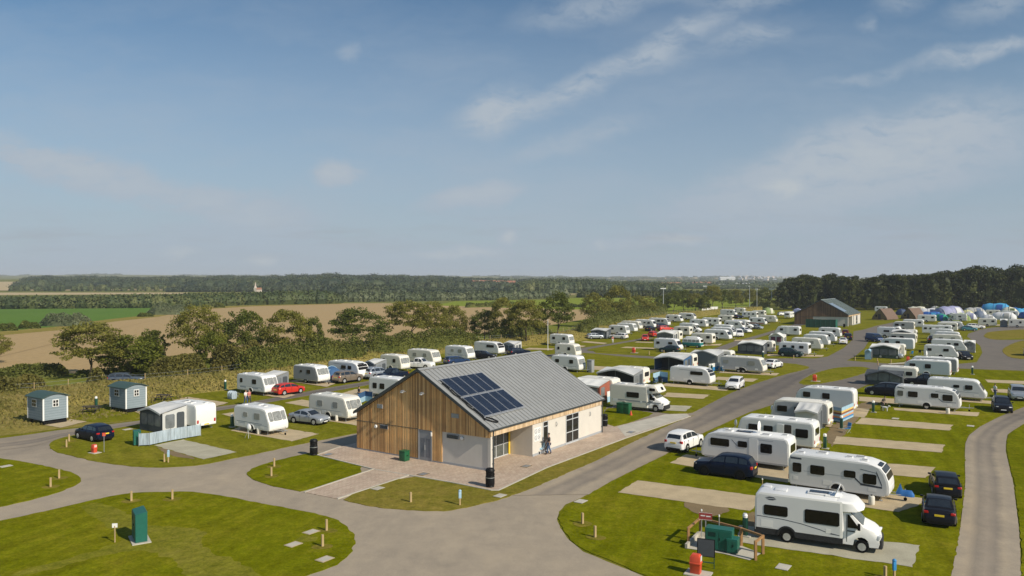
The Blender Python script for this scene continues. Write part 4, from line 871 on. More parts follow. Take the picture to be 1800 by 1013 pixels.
    # decals and stripes
    for x0, z0, x1, z1, hgt, mm in stripes:
        for s in (-1, 1):
            m = MB(); m.prism([(x0, s*(W/2+.007), z0), (x1, s*(W/2+.007), z1), (x1, s*(W/2+.007), z1+hgt*.8), (x0, s*(W/2+.007), z0+hgt)], (0, s*.006, 0)); r.add(Nd('stripe', m.mesh('stripe', M[mm], smooth=0), fine=hgt < .05))
    for x0, x1, z0, z1 in ((-.9, -.3, .62, .95), (a-1.25, a-.75, .6, .85), (-a+.35, -a+.65, .7, .95)):
        m = MB(); m.box(x0, x1, -W/2-.016, -W/2-.004, z0, z1); r.add(Nd('service_hatch', m.mesh('service_hatch', M['white'], smooth=0), fine=True))
    r.L = L; r.W = W; return r

# ------------------------------------------------------------ motorhomes
def wheelset(r, x, s, W, rad=.33, rimr=.21, rm='rim', arch=True, yin=.22):
    m = MB(); m.tube((x, s*(W/2-yin), rad), (x, s*(W/2+.012), rad), rad, n=20); wn = Nd('wheel', m.mesh('wheel', M['tyre'], .02, 1))
    m = MB(); y0 = W/2+.008; m.tube((x, s*y0, rad), (x, s*(y0+.014), rad), rimr, n=16)
    for k in range(5):
        t = 2*math.pi*k/5; m.obox((x+math.cos(t)*rimr*.55, s*(y0+.018), rad+math.sin(t)*rimr*.55), (math.cos(t)*rimr*.4, 0, math.sin(t)*rimr*.4), (0, .006, 0), (-math.sin(t)*.025, 0, math.cos(t)*.025))
    wn.add(Nd('rim', m.mesh('rim', M[rm], smooth=0))); r.add(wn)
def motorhome(L=6.9, W=2.25, H=2.7, over=False, body='white', side='offwhite', wins=(), cabm='white', stripe=True, skirt='dskirt', open_hatch=True, rear_cap=False):
    a = L/2; r = Nd('motorhome'); xb = a-1.95
    b = MB(); b.prism([(x, -W/2, z) for x, z in [(-a, .5), (xb, .5), (xb+.02, 1.9), (xb, H-.02), (-a+.3, H), (-a+.05, H-.12), (-a, H-.5)]], (0, W, 0)); bn = Nd('body', b.mesh('body', M[body], .05, 2, 50)); r.add(bn)
    for s in (-1, 1):
        p = MB(); p.prism([(x, s*(W/2-.004), z) for x, z in [(-a+.1, .68), (xb-.12, .68), (xb-.12, H-.12), (-a+.28, H-.12), (-a+.1, H-.35)]], (0, s*.011, 0)); bn.add(Nd('side_wall', p.mesh('side_wall', M[side], smooth=0)))
    m = MB(); m.box(-a+.04, -a+1.3, -W/2-.01, W/2+.01, .34, .68); m.box(-a+2.2, xb+.02, -W/2-.01, W/2+.01, .34, .68); m.box(-a-.03, -a+.1, -W/2+.04, W/2-.04, .36, .66); r.add(Nd('side_skirt', m.mesh('side_skirt', M[skirt], .02, 1)))
    for s in (-1, 1):
        n = 12; x = -a+1.75; R0, R1 = .42, .52; o_ = [(x+R1*math.cos(math.pi*i/n), .42+R1*math.sin(math.pi*i/n)) for i in range(n+1)]; i_ = [(x+R0*math.cos(math.pi*i/n), .42+R0*math.sin(math.pi*i/n)) for i in range(n+1)][::-1]
        m = MB(); m.prism([(u, s*(W/2-.01), v) for u, v in o_+i_], (0, s*.05, 0)); r.add(Nd('wheel_arch', m.mesh('wheel_arch', M[skirt], smooth=30)))
        m = MB(); m.prism([(u, s*(W/2-.0), v) for u, v in i_], (0, s*.01, 0)); r.add(Nd('arch_recess', m.mesh('arch_recess', M['black'], smooth=0)))
        wheelset(r, x, s, W-.02)
        wheelset(r, a-.98, s, 2.02)
    # cab: lofted in stations across its width so that it narrows at bonnet and roof
    cw = 2.0
    prof = [(xb-.02, .36), (a-1.42, .36), (a-1.36, .66), (a-1.18, .80), (a-.98, .84), (a-.78, .80), (a-.6, .66), (a-.54, .34), (a-.06, .34), (a+.0, .55), (a-.02, .85), (a-.12, 1.08), (a-.32, 1.22), (a-.88, 1.42), (a-1.62, 2.12), (xb-.02, 2.18)]
    def pinch(x, z): return 1-.05*sstep(1.3, 2.2, z)-.10*sstep(a-.75, a+.02, x)*1.0
    rings = []
    for t in (-1, -.97, -.8, 0, .8, .97, 1):
        k = 1-(.04 if abs(t) == 1 else 0)
        rings.append([(x-(.10*max(0, (x-(a-1.2)))*t*t if z > .3 else 0), t*cw/2*pinch(x, z), .36+(z-.36)*(k if z > 1 else 1)) for x, z in prof])
    r.add(Nd('cab', MB().loft(rings).mesh('cab', M[cabm], smooth=50)))
    # dark bumper
    m = MB(); ring = []
    for t in (-1, -.9, -.6, 0, .6, .9, 1): ring.append([(a+.07-.1*abs(t)**3-.45*(abs(t) == 1), t*cw/2*.93, z) for z in (.28, .74)]+[(a-.5, t*cw/2*.93, z) for z in (.74, .28)])
    r.add(Nd('front_bumper', m.loft(ring).mesh('front_bumper', M['dskirt'], smooth=40)))
    A, B = (a-.93, 1.45), (a-1.58, 2.09)
    r.add(endpanel(A, B, -.84, .84, M['lens' if False else 'mglass'], 'windscreen', .03, r=.1))
    for s in (-1, 1):
        yk = cw/2*.985
        m = MB(); m.prism([(u, s*(yk-.035*max(0, v-1.3)), v) for u, v in [(xb+.25, 1.28), (a-1.08, 1.28), (a-1.62, 1.98), (xb+.25, 2.0)]], (0, s*.02, 0)); r.add(Nd('side_window', m.mesh('side_window', M['dwin'], smooth=0)))
        m = MB(); m.box(xb+.2, xb+.225, min(s*yk, s*(yk+.018)), max(s*yk, s*(yk+.018)), .5, 2.0); m.box(xb+.24, xb+.62, min(s*yk, s*(yk+.03)), max(s*yk, s*(yk+.03)), 1.08, 1.13); r.add(Nd('door_handle', m.mesh('door_handle', M['black'], smooth=0), fine=True))
        m = MB(); m.obox((a-1.12, s*(cw/2+.14), 1.42), (.07, 0, 0), (0, .09, 0), (0, 0, .17)); m.tube((a-1.1, s*(cw/2-.05), 1.32), (a-1.1, s*(cw/2+.1), 1.38), .03); r.add(Nd('wing_mirror', m.mesh('wing_mirror', M['black'], .03)))
        m = MB(); m.obox((a-.16, s*.76, .90), (.10, s*.01, .0), (0, .17, 0), (.05, 0, .12)); r.add(Nd('headlight', m.mesh('headlight', M['lens'], .04)))
    m = MB(); m.box(a+.015, a+.045, -.3, .3, .56, .68); r.add(Nd('grille', m.mesh('grille', M['black'], smooth=0))); m = MB(); m.box(a+.03, a+.05, -.26, .26, .38, .49); r.add(Nd('number_plate', m.mesh('number_plate', M['platew'], smooth=0)))
    # cap over the cab
    if over: cp = [(xb-.4, 1.98), (xb+.6, 2.0), (xb+1.42, 2.12), (xb+1.5, 2.24), (xb+1.12, 2.85), (xb+.9, 2.98), (xb-.0, H+.04), (xb-.4, H-.02)]
    else: cp = [(xb-.3, 2.1), (xb+.25, 2.15), (xb+.95, 2.17), (xb+1.08, 2.26), (xb+.75, 2.62), (xb+.3, H-.05), (xb-.15, H+.02), (xb-.3, H-.02)]
    rings = []
    for t in (-1, -.93, -.6, 0, .6, .93, 1):
        e = (abs(t)**4)*(.28 if not over else .15); rings.append([(x-e*(x > xb+.2), t*(W/2-.01)*(1-.04*(x > xb+.6)), z-(.05 if abs(t) == 1 and z > 2.3 else 0)) for x, z in cp])
    r.add(Nd('cab_roof_pod', MB().loft(rings).mesh('cab_roof_pod', M[body], smooth=50)))
    if over:
        r.add(sidepanel(xb+.25, xb+.95, 2.3, 2.62, -W/2-.0, -1, M['dwin'])); r.add(endpanel((xb+1.40, 2.36), (xb+1.2, 2.7), -.3, .3, M['dwin'], 'front_window', .03))
    for x0, x1, z0, z1 in wins:
        w_ = sidepanel(x0, x1, z0, z1, -W/2-.005, -1, M['black'], 'window', t=.02); w_.add(sidepanel(x0+.05, x1-.05, z0+.05, z1-.05, -W/2-.025, -1, M['dwin'], 'pane', t=.008)); r.add(w_)
        r.add(sidepanel(x0+.2, x1-.2, z0, z1, W/2+.005, 1, M['dwin']))
    m = MB(); m.prism([(x, W/2+.006, z) for x, z in rrect(-.4, .25, .55, 2.35)], (0, .02, 0)); r.add(Nd('door', m.mesh('door', M['white'], smooth=0)))
    for y in (-.85, .85): m = MB(); m.box(-a-.05, -a, y-.08, y+.08, .75, 1.2); r.add(Nd('tail_light', m.mesh('tail_light', M['redlens'], .02)))
    r.add(endpanel((-a-.0, 1.45), (-a-.0, 2.0), -.6, .6, M['dwin'], 'rear_window', .03, (-1, 0)))
    # roof
    for x, y, s in ((-a+.5, .3, .2), (-a+1.3, -.1, .33), (.55, .35, .16)):
        m = MB(); m.box(x-s, x+s, y-s, y+s, H-.01, H+.06); r.add(Nd('roof_hatch', m.mesh('roof_hatch', M['offwhite'], .02)))
    m = MB(); m.box(-.55, .65, -.28, .42, H+.0, H+.09); rn_ = Nd('skylight', m.mesh('skylight', M['white'], .02)); m = MB(); m.box(-.45, .55, -.2, .34, H+.09, H+.11); rn_.add(Nd('glass', m.mesh('glass', M['pvglass'], smooth=0))); r.add(rn_)
    if open_hatch:
        m = MB(); m.obox((xb-.35, .05, H+.28), (.13, 0, .28), (0, .42, 0), (.02, 0, -.01)); m.box(xb-.95, xb-.15, -.42, .5, H-.01, H+.05); m.tube((xb-.85, -.3, H+.03), (xb-.4, -.3, H+.35), .015); r.add(Nd('open_rooflight', m.mesh('open_rooflight', M['white'], .015, 1)))
    if stripe:
        for s in (-1, 1):
            y = s*(W/2+.0075)
            def cur(p, h):
                n = len(p); return [(x, y, z+h) for x, z in p]+[(x, y, z) for x, z in p[::-1]]
            p1 = [(-a+.12, 1.32), (-a+1.5, 1.28), (-.8, 1.17), (.2, .98), (xb-.6, .82), (xb-.15, .80)]
            m = MB(); m.prism(cur(p1, .035), (0, s*.005, 0)); m.prism([(x, y, z) for x, z in [(.1, 1.02), (.75, .84), (1.1, .84), (.5, .93)]], (0, s*.0055, 0)); m.prism([(-a+.55, y, 2.42), (-a+.8, y, 2.5), (-a+1.05, y, 2.48), (-a+1.15, y, 2.42)], (0, s*.005, 0)); m.prism([(-a+.6, y, 2.38), (-a+1.2, y, 2.38), (-a+1.0, y, 2.3), (-a+.8, y, 2.3)], (0, s*.005, 0))
            r.add(Nd('stripe', m.mesh('stripe', M['sdark'], smooth=0)))
    else:
        for s in (-1, 1):
            m = MB(); y = s*(W/2+.0075); m.prism([(-a+.3, y, .95), (xb-.1, y, .95), (xb-.1, y, 1.1), (-a+.3, y, 1.1)], (0, s*.005, 0)); m.box(xb, a-.35, min(s*1.0, s*1.012), max(s*1.0, s*1.012), .92, 1.05); r.add(Nd('stripe', m.mesh('stripe', M['sgrey'], smooth=0)))
    m = MB(); m.box(-a+.35, -a+1.0, -W/2-.014, -W/2-.006, .75, 1.15); m.box(.5, .75, -W/2-.014, -W/2-.006, .85, 1.1); r.add(Nd('service_hatch', m.mesh('service_hatch', M['white'], smooth=0)))
    r.L = L; r.W = W; return r

# ------------------------------------------------------------ cars
CARS = {  # L, W, H, top line of the lower body (x/L, z/H), roof (x/L, z/H), belt
 'suv': (4.5, 1.86, 1.68, [(.5, .36), (.488, .52), (.46, .575), (.25, .64), (.16, .655), (-.44, .67), (-.485, .60), (-.5, .38)], [(.235, .645), (.085, .93), (.0, .985), (-.2, 1.0), (-.36, .965), (-.41, .90), (-.475, .67)]),
 'hatch': (4.15, 1.76, 1.46, [(.5, .36), (.485, .50), (.44, .57), (.27, .64), (-.42, .70), (-.48, .62), (-.5, .40)], [(.27, .64), (.09, .93), (.0, .985), (-.12, 1.0), (-.33, .95), (-.38, .90), (-.485, .66)]),
 'saloon': (4.7, 1.83, 1.44, [(.5, .36), (.488, .49), (.45, .55), (.24, .66), (-.36, .70), (-.47, .68), (-.5, .42)], [(.235, .655), (.07, .94), (-.02, .99), (-.12, 1.0), (-.22, .97), (-.37, .71)]),
 'coupe': (4.45, 1.75, 1.40, [(.5, .38), (.485, .50), (.43, .575), (.22, .665), (-.36, .71), (-.46, .68), (-.5, .46)], [(.215, .66), (.05, .94), (-.03, .99), (-.10, 1.0), (-.2, .965), (-.37, .72)]),
 'estate': (4.75, 1.83, 1.48, [(.5, .36), (.488, .49), (.45, .55), (.24, .64), (-.45, .68), (-.485, .62), (-.5, .42)], [(.235, .635), (.075, .93), (-.02, .985), (-.15, 1.0), (-.4, .96), (-.43, .9), (-.487, .66)]),
 'mpv': (4.7, 1.86, 1.66, [(.5, .35), (.485, .48), (.43, .55), (.32, .61), (-.45, .66), (-.485, .60), (-.5, .4)], [(.33, .605), (.13, .92), (.03, .985), (-.15, 1.0), (-.4, .95), (-.44, .88), (-.487, .64)]),
 'pickup': (5.2, 1.85, 1.78, [(.5, .36), (.49, .54), (.46, .60), (.24, .63), (-.10, .63), (-.12, .60), (-.49, .60), (-.5, .36)], [(.22, .63), (.11, .94), (.05, .99), (-.02, 1.0), (-.10, .97), (-.125, .62)]),
 'van': (5.0, 1.95, 1.95, [(.5, .30), (.49, .45), (.44, .50), (.36, .54), (-.47, .56), (-.5, .50), (-.5, .3)], [(.37, .535), (.22, .90), (.16, .97), (0, 1.0), (-.44, .99), (-.47, .94), (-.497, .52)]),
}
def interp(P, x):
    P = sorted(P); 
    if x <= P[0][0]: return P[0][1]
    for (a, b), (c, d) in zip(P, P[1:]):
        if x <= c: return b+(d-b)*(x-a)/max(c-a, 1e-6)
    return P[-1][1]
def car(kind, pm, rimm='rim', plate='plate', rails=False, trim=False, glass='cglass'):
    L, W, H, TL, RL = CARS[kind]; r = Nd('car'); T = lambda x: interp(TL, x)*H; RF = lambda x: interp(RL, x)*H
    zb = .2 if kind in ('suv', 'pickup', 'van') else .17; wr = .345 if kind in ('suv', 'pickup', 'van') else .315
    fx, rx = .305*L, -.295*L
    def w(u): e = max(0, abs(u)-.33)/.17; return W/2*(1-.13*e**2.2-(.05 if abs(u) > .495 else 0))
    xs = sorted(set([-.5, -.495, -.48, -.46, -.43, -.4, -.37, -.33, -.25, -.15, -.05, .05, .12, .18, .22, .26, .3, .35, .4, .44, .46, .48, .492, .5]))
    rings = []
    for u in xs:
        t = T(u); ww = w(u); b0 = zb+(.10 if abs(u) > .47 else 0); x = u*L
        h = t-b0; half = [(0, b0), (ww*.86, b0), (ww*.985, b0+.10*h), (ww, b0+.45*h), (ww*.985, b0+.72*h), (ww*.955, b0+.90*h), (ww*.88, t-.005), (ww*.5, t+.018*(abs(u) < .45)), (0, t+.025*(abs(u) < .45))]
        ring = [(x, -y, z) for y, z in half]+[(x, y, z) for y, z in half[::-1][1:-1]]; rings.append(ring)
    b = MB().loft(rings)
    # cabin hull
    rxs = sorted(set([p[0] for p in RL]+[-.3, -.2, -.1])); rxs = [u for u in rxs if RL[-1][0] <= u <= RL[0][0]]
    cb = lambda u: w(u)*.885
    def S(u, v, s):      # a point on the cabin flank: v 0 at the belt, 1 at the roof edge
        t, rf = T(u)-.02, RF(u)-.03; full = H*.97; k = min(1, max(0, (t+(rf-t)*v-H*.66)/(H*.33)))
        return Vector((u*L, s*(cb(u)*(1-.20*k)), t+(rf-t)*v))
    rings = []
    for u in rxs:
        t = T(u)-.03; rf = max(RF(u), t+.012); p = S(u, 1, 1); p.z = max(p.z, t+.006); half = [(0, t), (cb(u), t), (p.y, p.z), (p.y*.86, rf-.005), (p.y*.45, rf+.012), (0, rf+.018)]
        rings.append([(u*L, -y, z) for y, z in half]+[(u*L, y, z) for y, z in half[::-1][1:-1]])
    b.loft(rings); body = Nd('body', b.mesh('body', pm, smooth=42)); r.add(body)
    # side windows
    ul, uh = RL[-1][0], RL[0][0]
    def strip(u0, u1, v0, v1, s, nm='side_window', off=.012, mt=None):
        m = MB(); n = 10
        def fn(a_, b_):
            u = u0+(u1-u0)*a_; p = S(u, v0+(v1-v0)*b_, s); p.y += s*off; return p
        m.grid(fn, n, 3); return Nd(nm, m.mesh(nm, mt or M[glass], smooth=60))
    segs = {'suv': [(-.40, -.27), (-.25, -.05), (-.03, .19)], 'hatch': [(-.40, -.27), (-.25, -.04), (-.02, .22)], 'saloon': [(-.30, -.22), (-.20, -.04), (-.02, .19)], 'coupe': [(-.30, -.13), (-.10, .17)], 'estate': [(-.42, -.27), (-.25, -.05), (-.03, .19)], 'mpv': [(-.43, -.28), (-.26, -.05), (-.03, .27)], 'pickup': [(-.09, .03), (.05, .19)], 'van': [(.12, .33)]}[kind]
    for s in (-1, 1):
        for u0, u1 in segs: r.add(strip(u0, u1, .10, .86, s))
    # windscreen and rear window
    def endglass(i0, i1, nm, sgn, lo=.06, hi=.92):
        (ua, za), (ub, zb_) = RL[i0], RL[i1]
        def P_(v, y): u = ua+(ub-ua)*v; z = (za+(zb_-za)*v)*H; ww = S(u, 1, 1).y*.86; return Vector((u*L, y*ww, z+.018*(1-abs(y)**1.6)))
        n = Vector((-(zb_-za)*H, 0, (ub-ua)*L)).normalized(); n = n if n.x*sgn > 0 else -n; m = MB()
        m.grid(lambda a_, b_: P_(lo+(hi-lo)*b_, (a_*2-1)*.95)+n*.014, 8, 3); return Nd(nm, m.mesh(nm, M[glass], smooth=60))
    r.add(endglass(0, 1, 'windscreen', 1))
    if kind != 'van': r.add(endglass(len(RL)-1, len(RL)-2, 'rear_window', -1, .12, .92))
    # wheels with dark arches
    for x in (fx, rx):
        for s in (-1, 1):
            m = MB(); yy = w(x/L); m.tube((x, s*(yy-.18), wr+.015), (x, s*(yy+.006), wr+.015), wr+.055, n=20); body.add(Nd('wheel_arch', m.mesh('wheel_arch', M['black'])))
            wheelset(r, x, s, yy*2, wr, wr*.66, rimm, yin=.2)
    m = MB()
    for s in (-1, 1): m.box(rx+wr+.06, fx-wr-.06, min(s*W/2*.97, s*W/2*1.003), max(s*W/2*.97, s*W/2*1.003), zb-.01, zb+.11)
    m.box(-L/2-.012, -L/2+.1, -W/2*.72, W/2*.72, zb+.02, zb+.22); m.box(L/2-.1, L/2+.012, -W/2*.6, W/2*.6, zb+.05, zb+.2)
    body.add(Nd('sill', m.mesh('sill', M['black'], .015, 1)))
    dm = MB()
    for u in [sg[0]-.01 for sg in segs]+[segs[-1][1]-.0]:
        for s in (-1, 1): dm.box(u*L-.008, u*L+.008, min(s*w(u)*.97, s*(w(u)+.003)), max(s*w(u)*.97, s*(w(u)+.003)), zb+.14, T(u)*.93)
    body.add(Nd('door_seam', dm.mesh('door_seam', M['black'], smooth=0), fine=True))
    m = MB(); m.box(L/2-.07, L/2+.016, -.33, .33, zb+.24, zb+.36); r.add(Nd('grille', m.mesh('grille', M['black'], .01, 1), fine=True))
    zl = T(.47); zr_ = T(-.47)
    for s in (-1, 1):
        m = MB(); m.obox((L*.468, s*w(.47)*.80, zl-.10), (.12, -s*.07, .015), (.0, .12, 0), (0, 0, .055)); r.add(Nd('headlight', m.mesh('headlight', M['lens'], .02, 1)))
        m = MB(); hh = .07 if kind in ('saloon', 'coupe', 'hatch') else .11; m.obox((-L*.474, s*w(-.47)*.86, zr_-.13), (.075, s*.02, 0), (0, .12, 0), (0, 0, hh)); r.add(Nd('tail_light', m.mesh('tail_light', M['redlens'], .02, 1)))
        m = MB(); m.obox((uh*L-.28, s*(cb(uh)+.14), T(uh)+.08), (.05, 0, 0), (0, .09, 0), (0, 0, .06)); r.add(Nd('wing_mirror', m.mesh('wing_mirror', pm, .02, 1)))
        m = MB()
        for u in [sg[0]-.01 for sg in segs][-2:]: m.box(u*L+.03, u*L+.2, min(s*w(u)*.985, s*(w(u)+.02)), max(s*w(u)*.985, s*(w(u)+.02)), T(u)*.86, T(u)*.86+.025)
        r.add(Nd('door_handle', m.mesh('door_handle', pm, smooth=0), fine=True))
    m = MB(); m.box(-L/2-.02, -L/2+.03, -.26, .26, .5*H-.06, .5*H+.05); r.add(Nd('number_plate', m.mesh('number_plate', M[plate], smooth=0)))
    m = MB(); m.box(L/2-.03, L/2+.022, -.26, .26, zb+.14, zb+.24); r.add(Nd('number_plate', m.mesh('number_plate', M['platew'], smooth=0)))
    if rails:
        m = MB()
        for s in (-1, 1): m.path([(.05*L, s*W*.33, H*.975), (.02*L, s*W*.33, H+.05), (-.3*L, s*W*.33, H+.05), (-.33*L, s*W*.33, H*.97)], .02)
        r.add(Nd('roof_rail', m.mesh('roof_rail', M['alu'])))
    if kind == 'pickup':
        m = MB(); m.box(-L*.485, -L*.14, -W*.40, W*.40, T(-.3)-.02, T(-.3)+.03); r.add(Nd('load_cover', m.mesh('load_cover', M['black'], .02)))
    r.L = L; r.W = W; return r

def camper():
    r = Nd('camper_van'); L, W, H = 4.3, 1.75, 2.35; a = L/2
    def ring(z, k, e=0): return [(x, y, z) for x, y in [(-a*k+.15, -W/2*k), (a*k-.2, -W/2*k), (a*k, -W/2*k+.25), (a*k, W/2*k-.25), (a*k-.2, W/2*k), (-a*k+.15, W/2*k), (-a*k, W/2*k-.2), (-a*k, -W/2*k+.2)]]
    r.add(Nd('body', MB().loft([ring(.35, .97), ring(.6, 1), ring(1.12, 1)]).mesh('body', paint('teal_paint', (.02, .19, .19)), .02)))
    r.add(Nd('upper_body', MB().loft([ring(1.12, 1.0), ring(1.2, .99), ring(1.88, .93), ring(2.0, .88)]).mesh('upper_body', M['white'], .03)))
    r.add(Nd('pop_top_roof', MB().loft([ring(2.0, .75), ring(2.28, .7), ring(2.35, .62)]).mesh('pop_top_roof', M['white'], .04)))
    for s in (-1, 1):
        for x0, x1 in ((-1.75, -.95), (-.8, 0.05), (.2, .95), (1.1, 1.75)): 
            m = MB(); m.prism([(x, s*(.865-.03*(z > 1.5)), z) for x, z in rrect(x0, x1, 1.28, 1.75)], (0, s*.02, 0)); r.add(Nd('window', m.mesh('window', M['blind'], smooth=0)))
        for x in (-1.3, 1.35): wheelset(r, x, s, W, .32, .2, 'rim')
    m = MB(); m.box(a*.96, a*1.0, -.7, .7, 1.25, 1.8); r.add(Nd('windscreen', m.mesh('windscreen', M['dwin'], smooth=0)))
    m = MB(); m.box(a, a+.08, -.8, .8, .4, .55); m.box(-a-.08, -a, -.8, .8, .4, .55); r.add(Nd('bumper', m.mesh('bumper', M['white'], .02))); r.L = L; r.W = W; return r

# ------------------------------------------------------------ awnings: x runs to the right along the caravan, y from 0 (caravan) towards the viewer (-d)
def awning(w_=4.0, d=2.6, hb=2.45, hf=1.95, pk=.45, roofm='awnroof', frontm='awndark', sidem='awnroof', panes=True, openf=False, porch=.25, endwin=True):
    r = Nd('awning'); n = 12
    def zf(t): return hf+pk*(1-abs(2*t-1)**1.25)
    def zr(t, v): return zf(t)*(1-v)+max(hb, zf(t)*.99)*v-.10*math.sin(math.pi*v)*abs(math.sin(t*math.pi*3))
    m = MB(); m.grid(lambda u, v: ((u-.5)*w_, -d-porch+(d+porch)*v, zr(u, v)), n, 8)
    m.grid(lambda u, v: ((u-.5)*w_, -d-porch+(d+porch)*v, zr(u, v)-.05), n, 8)
    m.prism([((t/n-.5)*w_, -d-porch, zr(t/n, 0)-.18) for t in range(n+1)]+[((t/n-.5)*w_, -d-porch, zr(t/n, 0)+.004) for t in range(n, -1, -1)], (0, .02, 0))
    r.add(Nd('roof', m.mesh('roof', M[roofm], smooth=50, recalc=False)))
    if not openf:
        m = MB(); m.prism([(-w_/2+.03, -d, .03), (w_/2-.03, -d, .03)]+[((t/n-.5)*w_*.98, -d, zf(t/n)-.03) for t in range(n, -1, -1)], (0, .03, 0)); fr = Nd('front_wall', m.mesh('front_wall', M[frontm], smooth=0)); r.add(fr)
        if panes:
            k = max(2, int(w_/1.3))
            for i in range(k):
                x0 = -w_/2+.25+(w_-.5)*i/k+.06; x1 = -w_/2+.25+(w_-.5)*(i+1)/k-.06; q = MB(); q.prism([(a_, -d-.001, b_) for a_, b_ in rrect(x0, x1, .62, 1.72, .15)], (0, -.008, 0)); fr.add(Nd('window', q.mesh('window', M['clearpane'], smooth=0)))
    else:
        m = MB(); m.box(-w_/2+.03, w_/2-.03, -.12, -.09, .05, 2.2); r.add(Nd('back_lining', m.mesh('back_lining', M['awndark'], smooth=0)))
        m = MB()
        for x in (-w_/2+.05, 0, w_/2-.05): m.tube((x, -d, 0), (x, -d, zf(x/w_+.5)-.05), .02)
        r.add(Nd('pole', m.mesh('pole', M['steel'])))
    for s in (-1, 1):
        m = MB(); x = s*(w_/2-.04); m.prism([(x, -d+.03, .03), (x, -.0, .03), (x, -.0, hb-.08), (x, -d+.03, hf-.06)], (s*.03, 0, 0)); sn = Nd('side_wall', m.mesh('side_wall', M[sidem], smooth=0)); r.add(sn)
        if endwin:
            q = MB(); q.prism([(x+s*.03, a_, b_) for a_, b_ in rrect(-d*.88, -d*.5, .4, 1.75, .12)], (s*.008, 0, 0)); sn.add(Nd('window', q.mesh('window', M['clearpane'], smooth=0)))
            q = MB(); q.prism([(x+s*.03, a_, b_) for a_, b_ in rrect(-d*.42, -d*.1, .1, 1.85, .12)], (s*.008, 0, 0)); sn.add(Nd('door_flap', q.mesh('door_flap', M['awndark' if sidem != 'awnred' else 'awnred'], smooth=0)))
    return r
def tent(kind, c1, c2=None, L=5.0, W=3.2, H=2.0):
    r = Nd('tent'); n = 10; c2 = c2 or c1
    def arch(x, k, kw): return [(x, W/2*kw*math.cos(math.pi*i/n), H*k*math.sin(math.pi*i/n)**.75) for i in range(n+1)]
    if kind == 'dome': st = [(-.5, .05, .3), (-.42, .5, .75), (-.25, .85, .95), (0, 1, 1), (.25, .85, .95), (.42, .5, .75), (.5, .05, .3)]
    else: st = [(-.5, .45, .7), (-.42, .8, .92), (-.2, .97, 1), (-.05, .9, .97), (.15, 1, 1), (.35, .92, .95), (.5, .55, .72)]
    r.add(Nd('flysheet', MB().loft([arch(x*L, k, kw) for x, k, kw in st]).mesh('flysheet', c1, smooth=60)))
    m = MB()
    for x, k, kw in st[1:-1:2]: pts = [(p[0], p[1]*1.01, p[2]*1.012) for p in arch(x*L, k, kw)]; m.path(pts, .045, 5)
    r.add(Nd('tent_pole', m.mesh('tent_pole', c2)))
    m = MB(); m.grid(lambda u, v: (L*(.06+.2*u), -W/2*1.02*math.cos(.95*v), H*1.0*math.sin(.95*v)**.75*.98+.02), 4, 5); r.add(Nd('door_flap', m.mesh('door_flap', c2, smooth=60)))
    return r
# ------------------------------------------------------------ caravans on their pitches
a0 = 5.6/2
CV = {}
CV['cls'] = caravan(5.3, prof='classic', wins=[(-1.2, -.55, 1.5, 1.95), (.45, 1.3, 1.38, 1.98)], fm='blind', stripes=[(-2.2, .98, 1.6, .98, .05, 'sblue'), (-2.2, .86, 2.3, .86, .03, 'sblue')], winm='pwin', door=(-.5, .2))
CV['cls2'] = caravan(5.9, prof='classic', wins=[(-1.6, -.8, 1.35, 1.95), (.75, 1.5, 1.35, 1.95)], fm='blind', stripes=[(-2.4, 1.0, 1.9, 1.0, .05, 'sgrey')], winm='pwin', body='cream', side='cream', door=(-.5, .2))
CV['k1'] = caravan(5.6, prof='classic', wins=[(-2.1, -1.6, 1.4, 1.95), (.35, 1.15, 1.35, 1.95)], fm='blind', stripes=[(-2.4, .80, 2.3, .80, .07, 'sblue'), (-2.4, .95, 2.0, .95, .03, 'sblue')], door=(-.5, .2))
CV['k2'] = caravan(5.2, prof='classic', wins=[(-1.1, -.7, 1.5, 1.85), (.3, 1.05, 1.4, 1.95)], fm='blind', side='greyside', body='white', cover='greyside')
CV['mod'] = caravan(6.4, prof='modern', wins=[(-.4, .6, 1.45, 1.98), (1.0, 1.75, 1.45, 1.98)], stripes=[(-2.0, 2.15, 1.2, 2.05, .04, 'sdark'), (-.6, 1.4, 2.2, 1.0, .07, 'sdark')], door=(-.9, -.2), dish=False)
CV['sml'] = caravan(4.6, prof='steep', wins=[(-1.7, -1.25, 1.4, 1.95), (.5, 1.1, 1.35, 1.95)], fm='blind', stripes=[(-2.0, .85, 1.9, .85, .04, 'sgrey')], hatches=2, body='cream', side='cream')
CV['stp'] = caravan(5.2, prof='steep', wins=[(-1.8, -1.1, 1.4, 1.95), (.8, 1.5, 1.35, 1.95)], fm='blind', stripes=[(-2.2, .9, 2.1, .9, .04, 'sblue')], hatches=2)
CV['slp'] = caravan(6.3, prof='slope', wins=[(-.3, .35, 1.5, 1.85), (.95, 1.75, 1.35, 1.9)], stripes=[(-2.6, 1.05, 2.4, 1.0, .06, 'sgrey')], door=(-.6, .1))
CV['slp2'] = caravan(5.6, prof='slope', wins=[(-2.2, -1.5, 1.4, 1.9), (.4, 1.3, 1.4, 1.9)], stripes=[(-2.3, 2.15, -1.9, 1.3, .16, 'sgrey')], door=(-.6, .1))
CV['mod2'] = caravan(5.9, prof='modern', wins=[(.1, 1.9, 1.5, 1.98)], stripes=[(-1.5, 2.12, 1.0, 2.05, .035, 'sdark')], door=(-.9, -.2), hatches=2)
CV['box'] = caravan(5.6, prof='box', wins=[(-2.0, -1.35, 1.4, 1.95), (-.4, .2, 1.4, 1.95), (1.1, 1.9, 1.4, 1.95)], hatches=3, door=(-.9, -.2), stripes=[(-2.4, .8, 2.4, .8, .05, 'sgrey')], side='white')
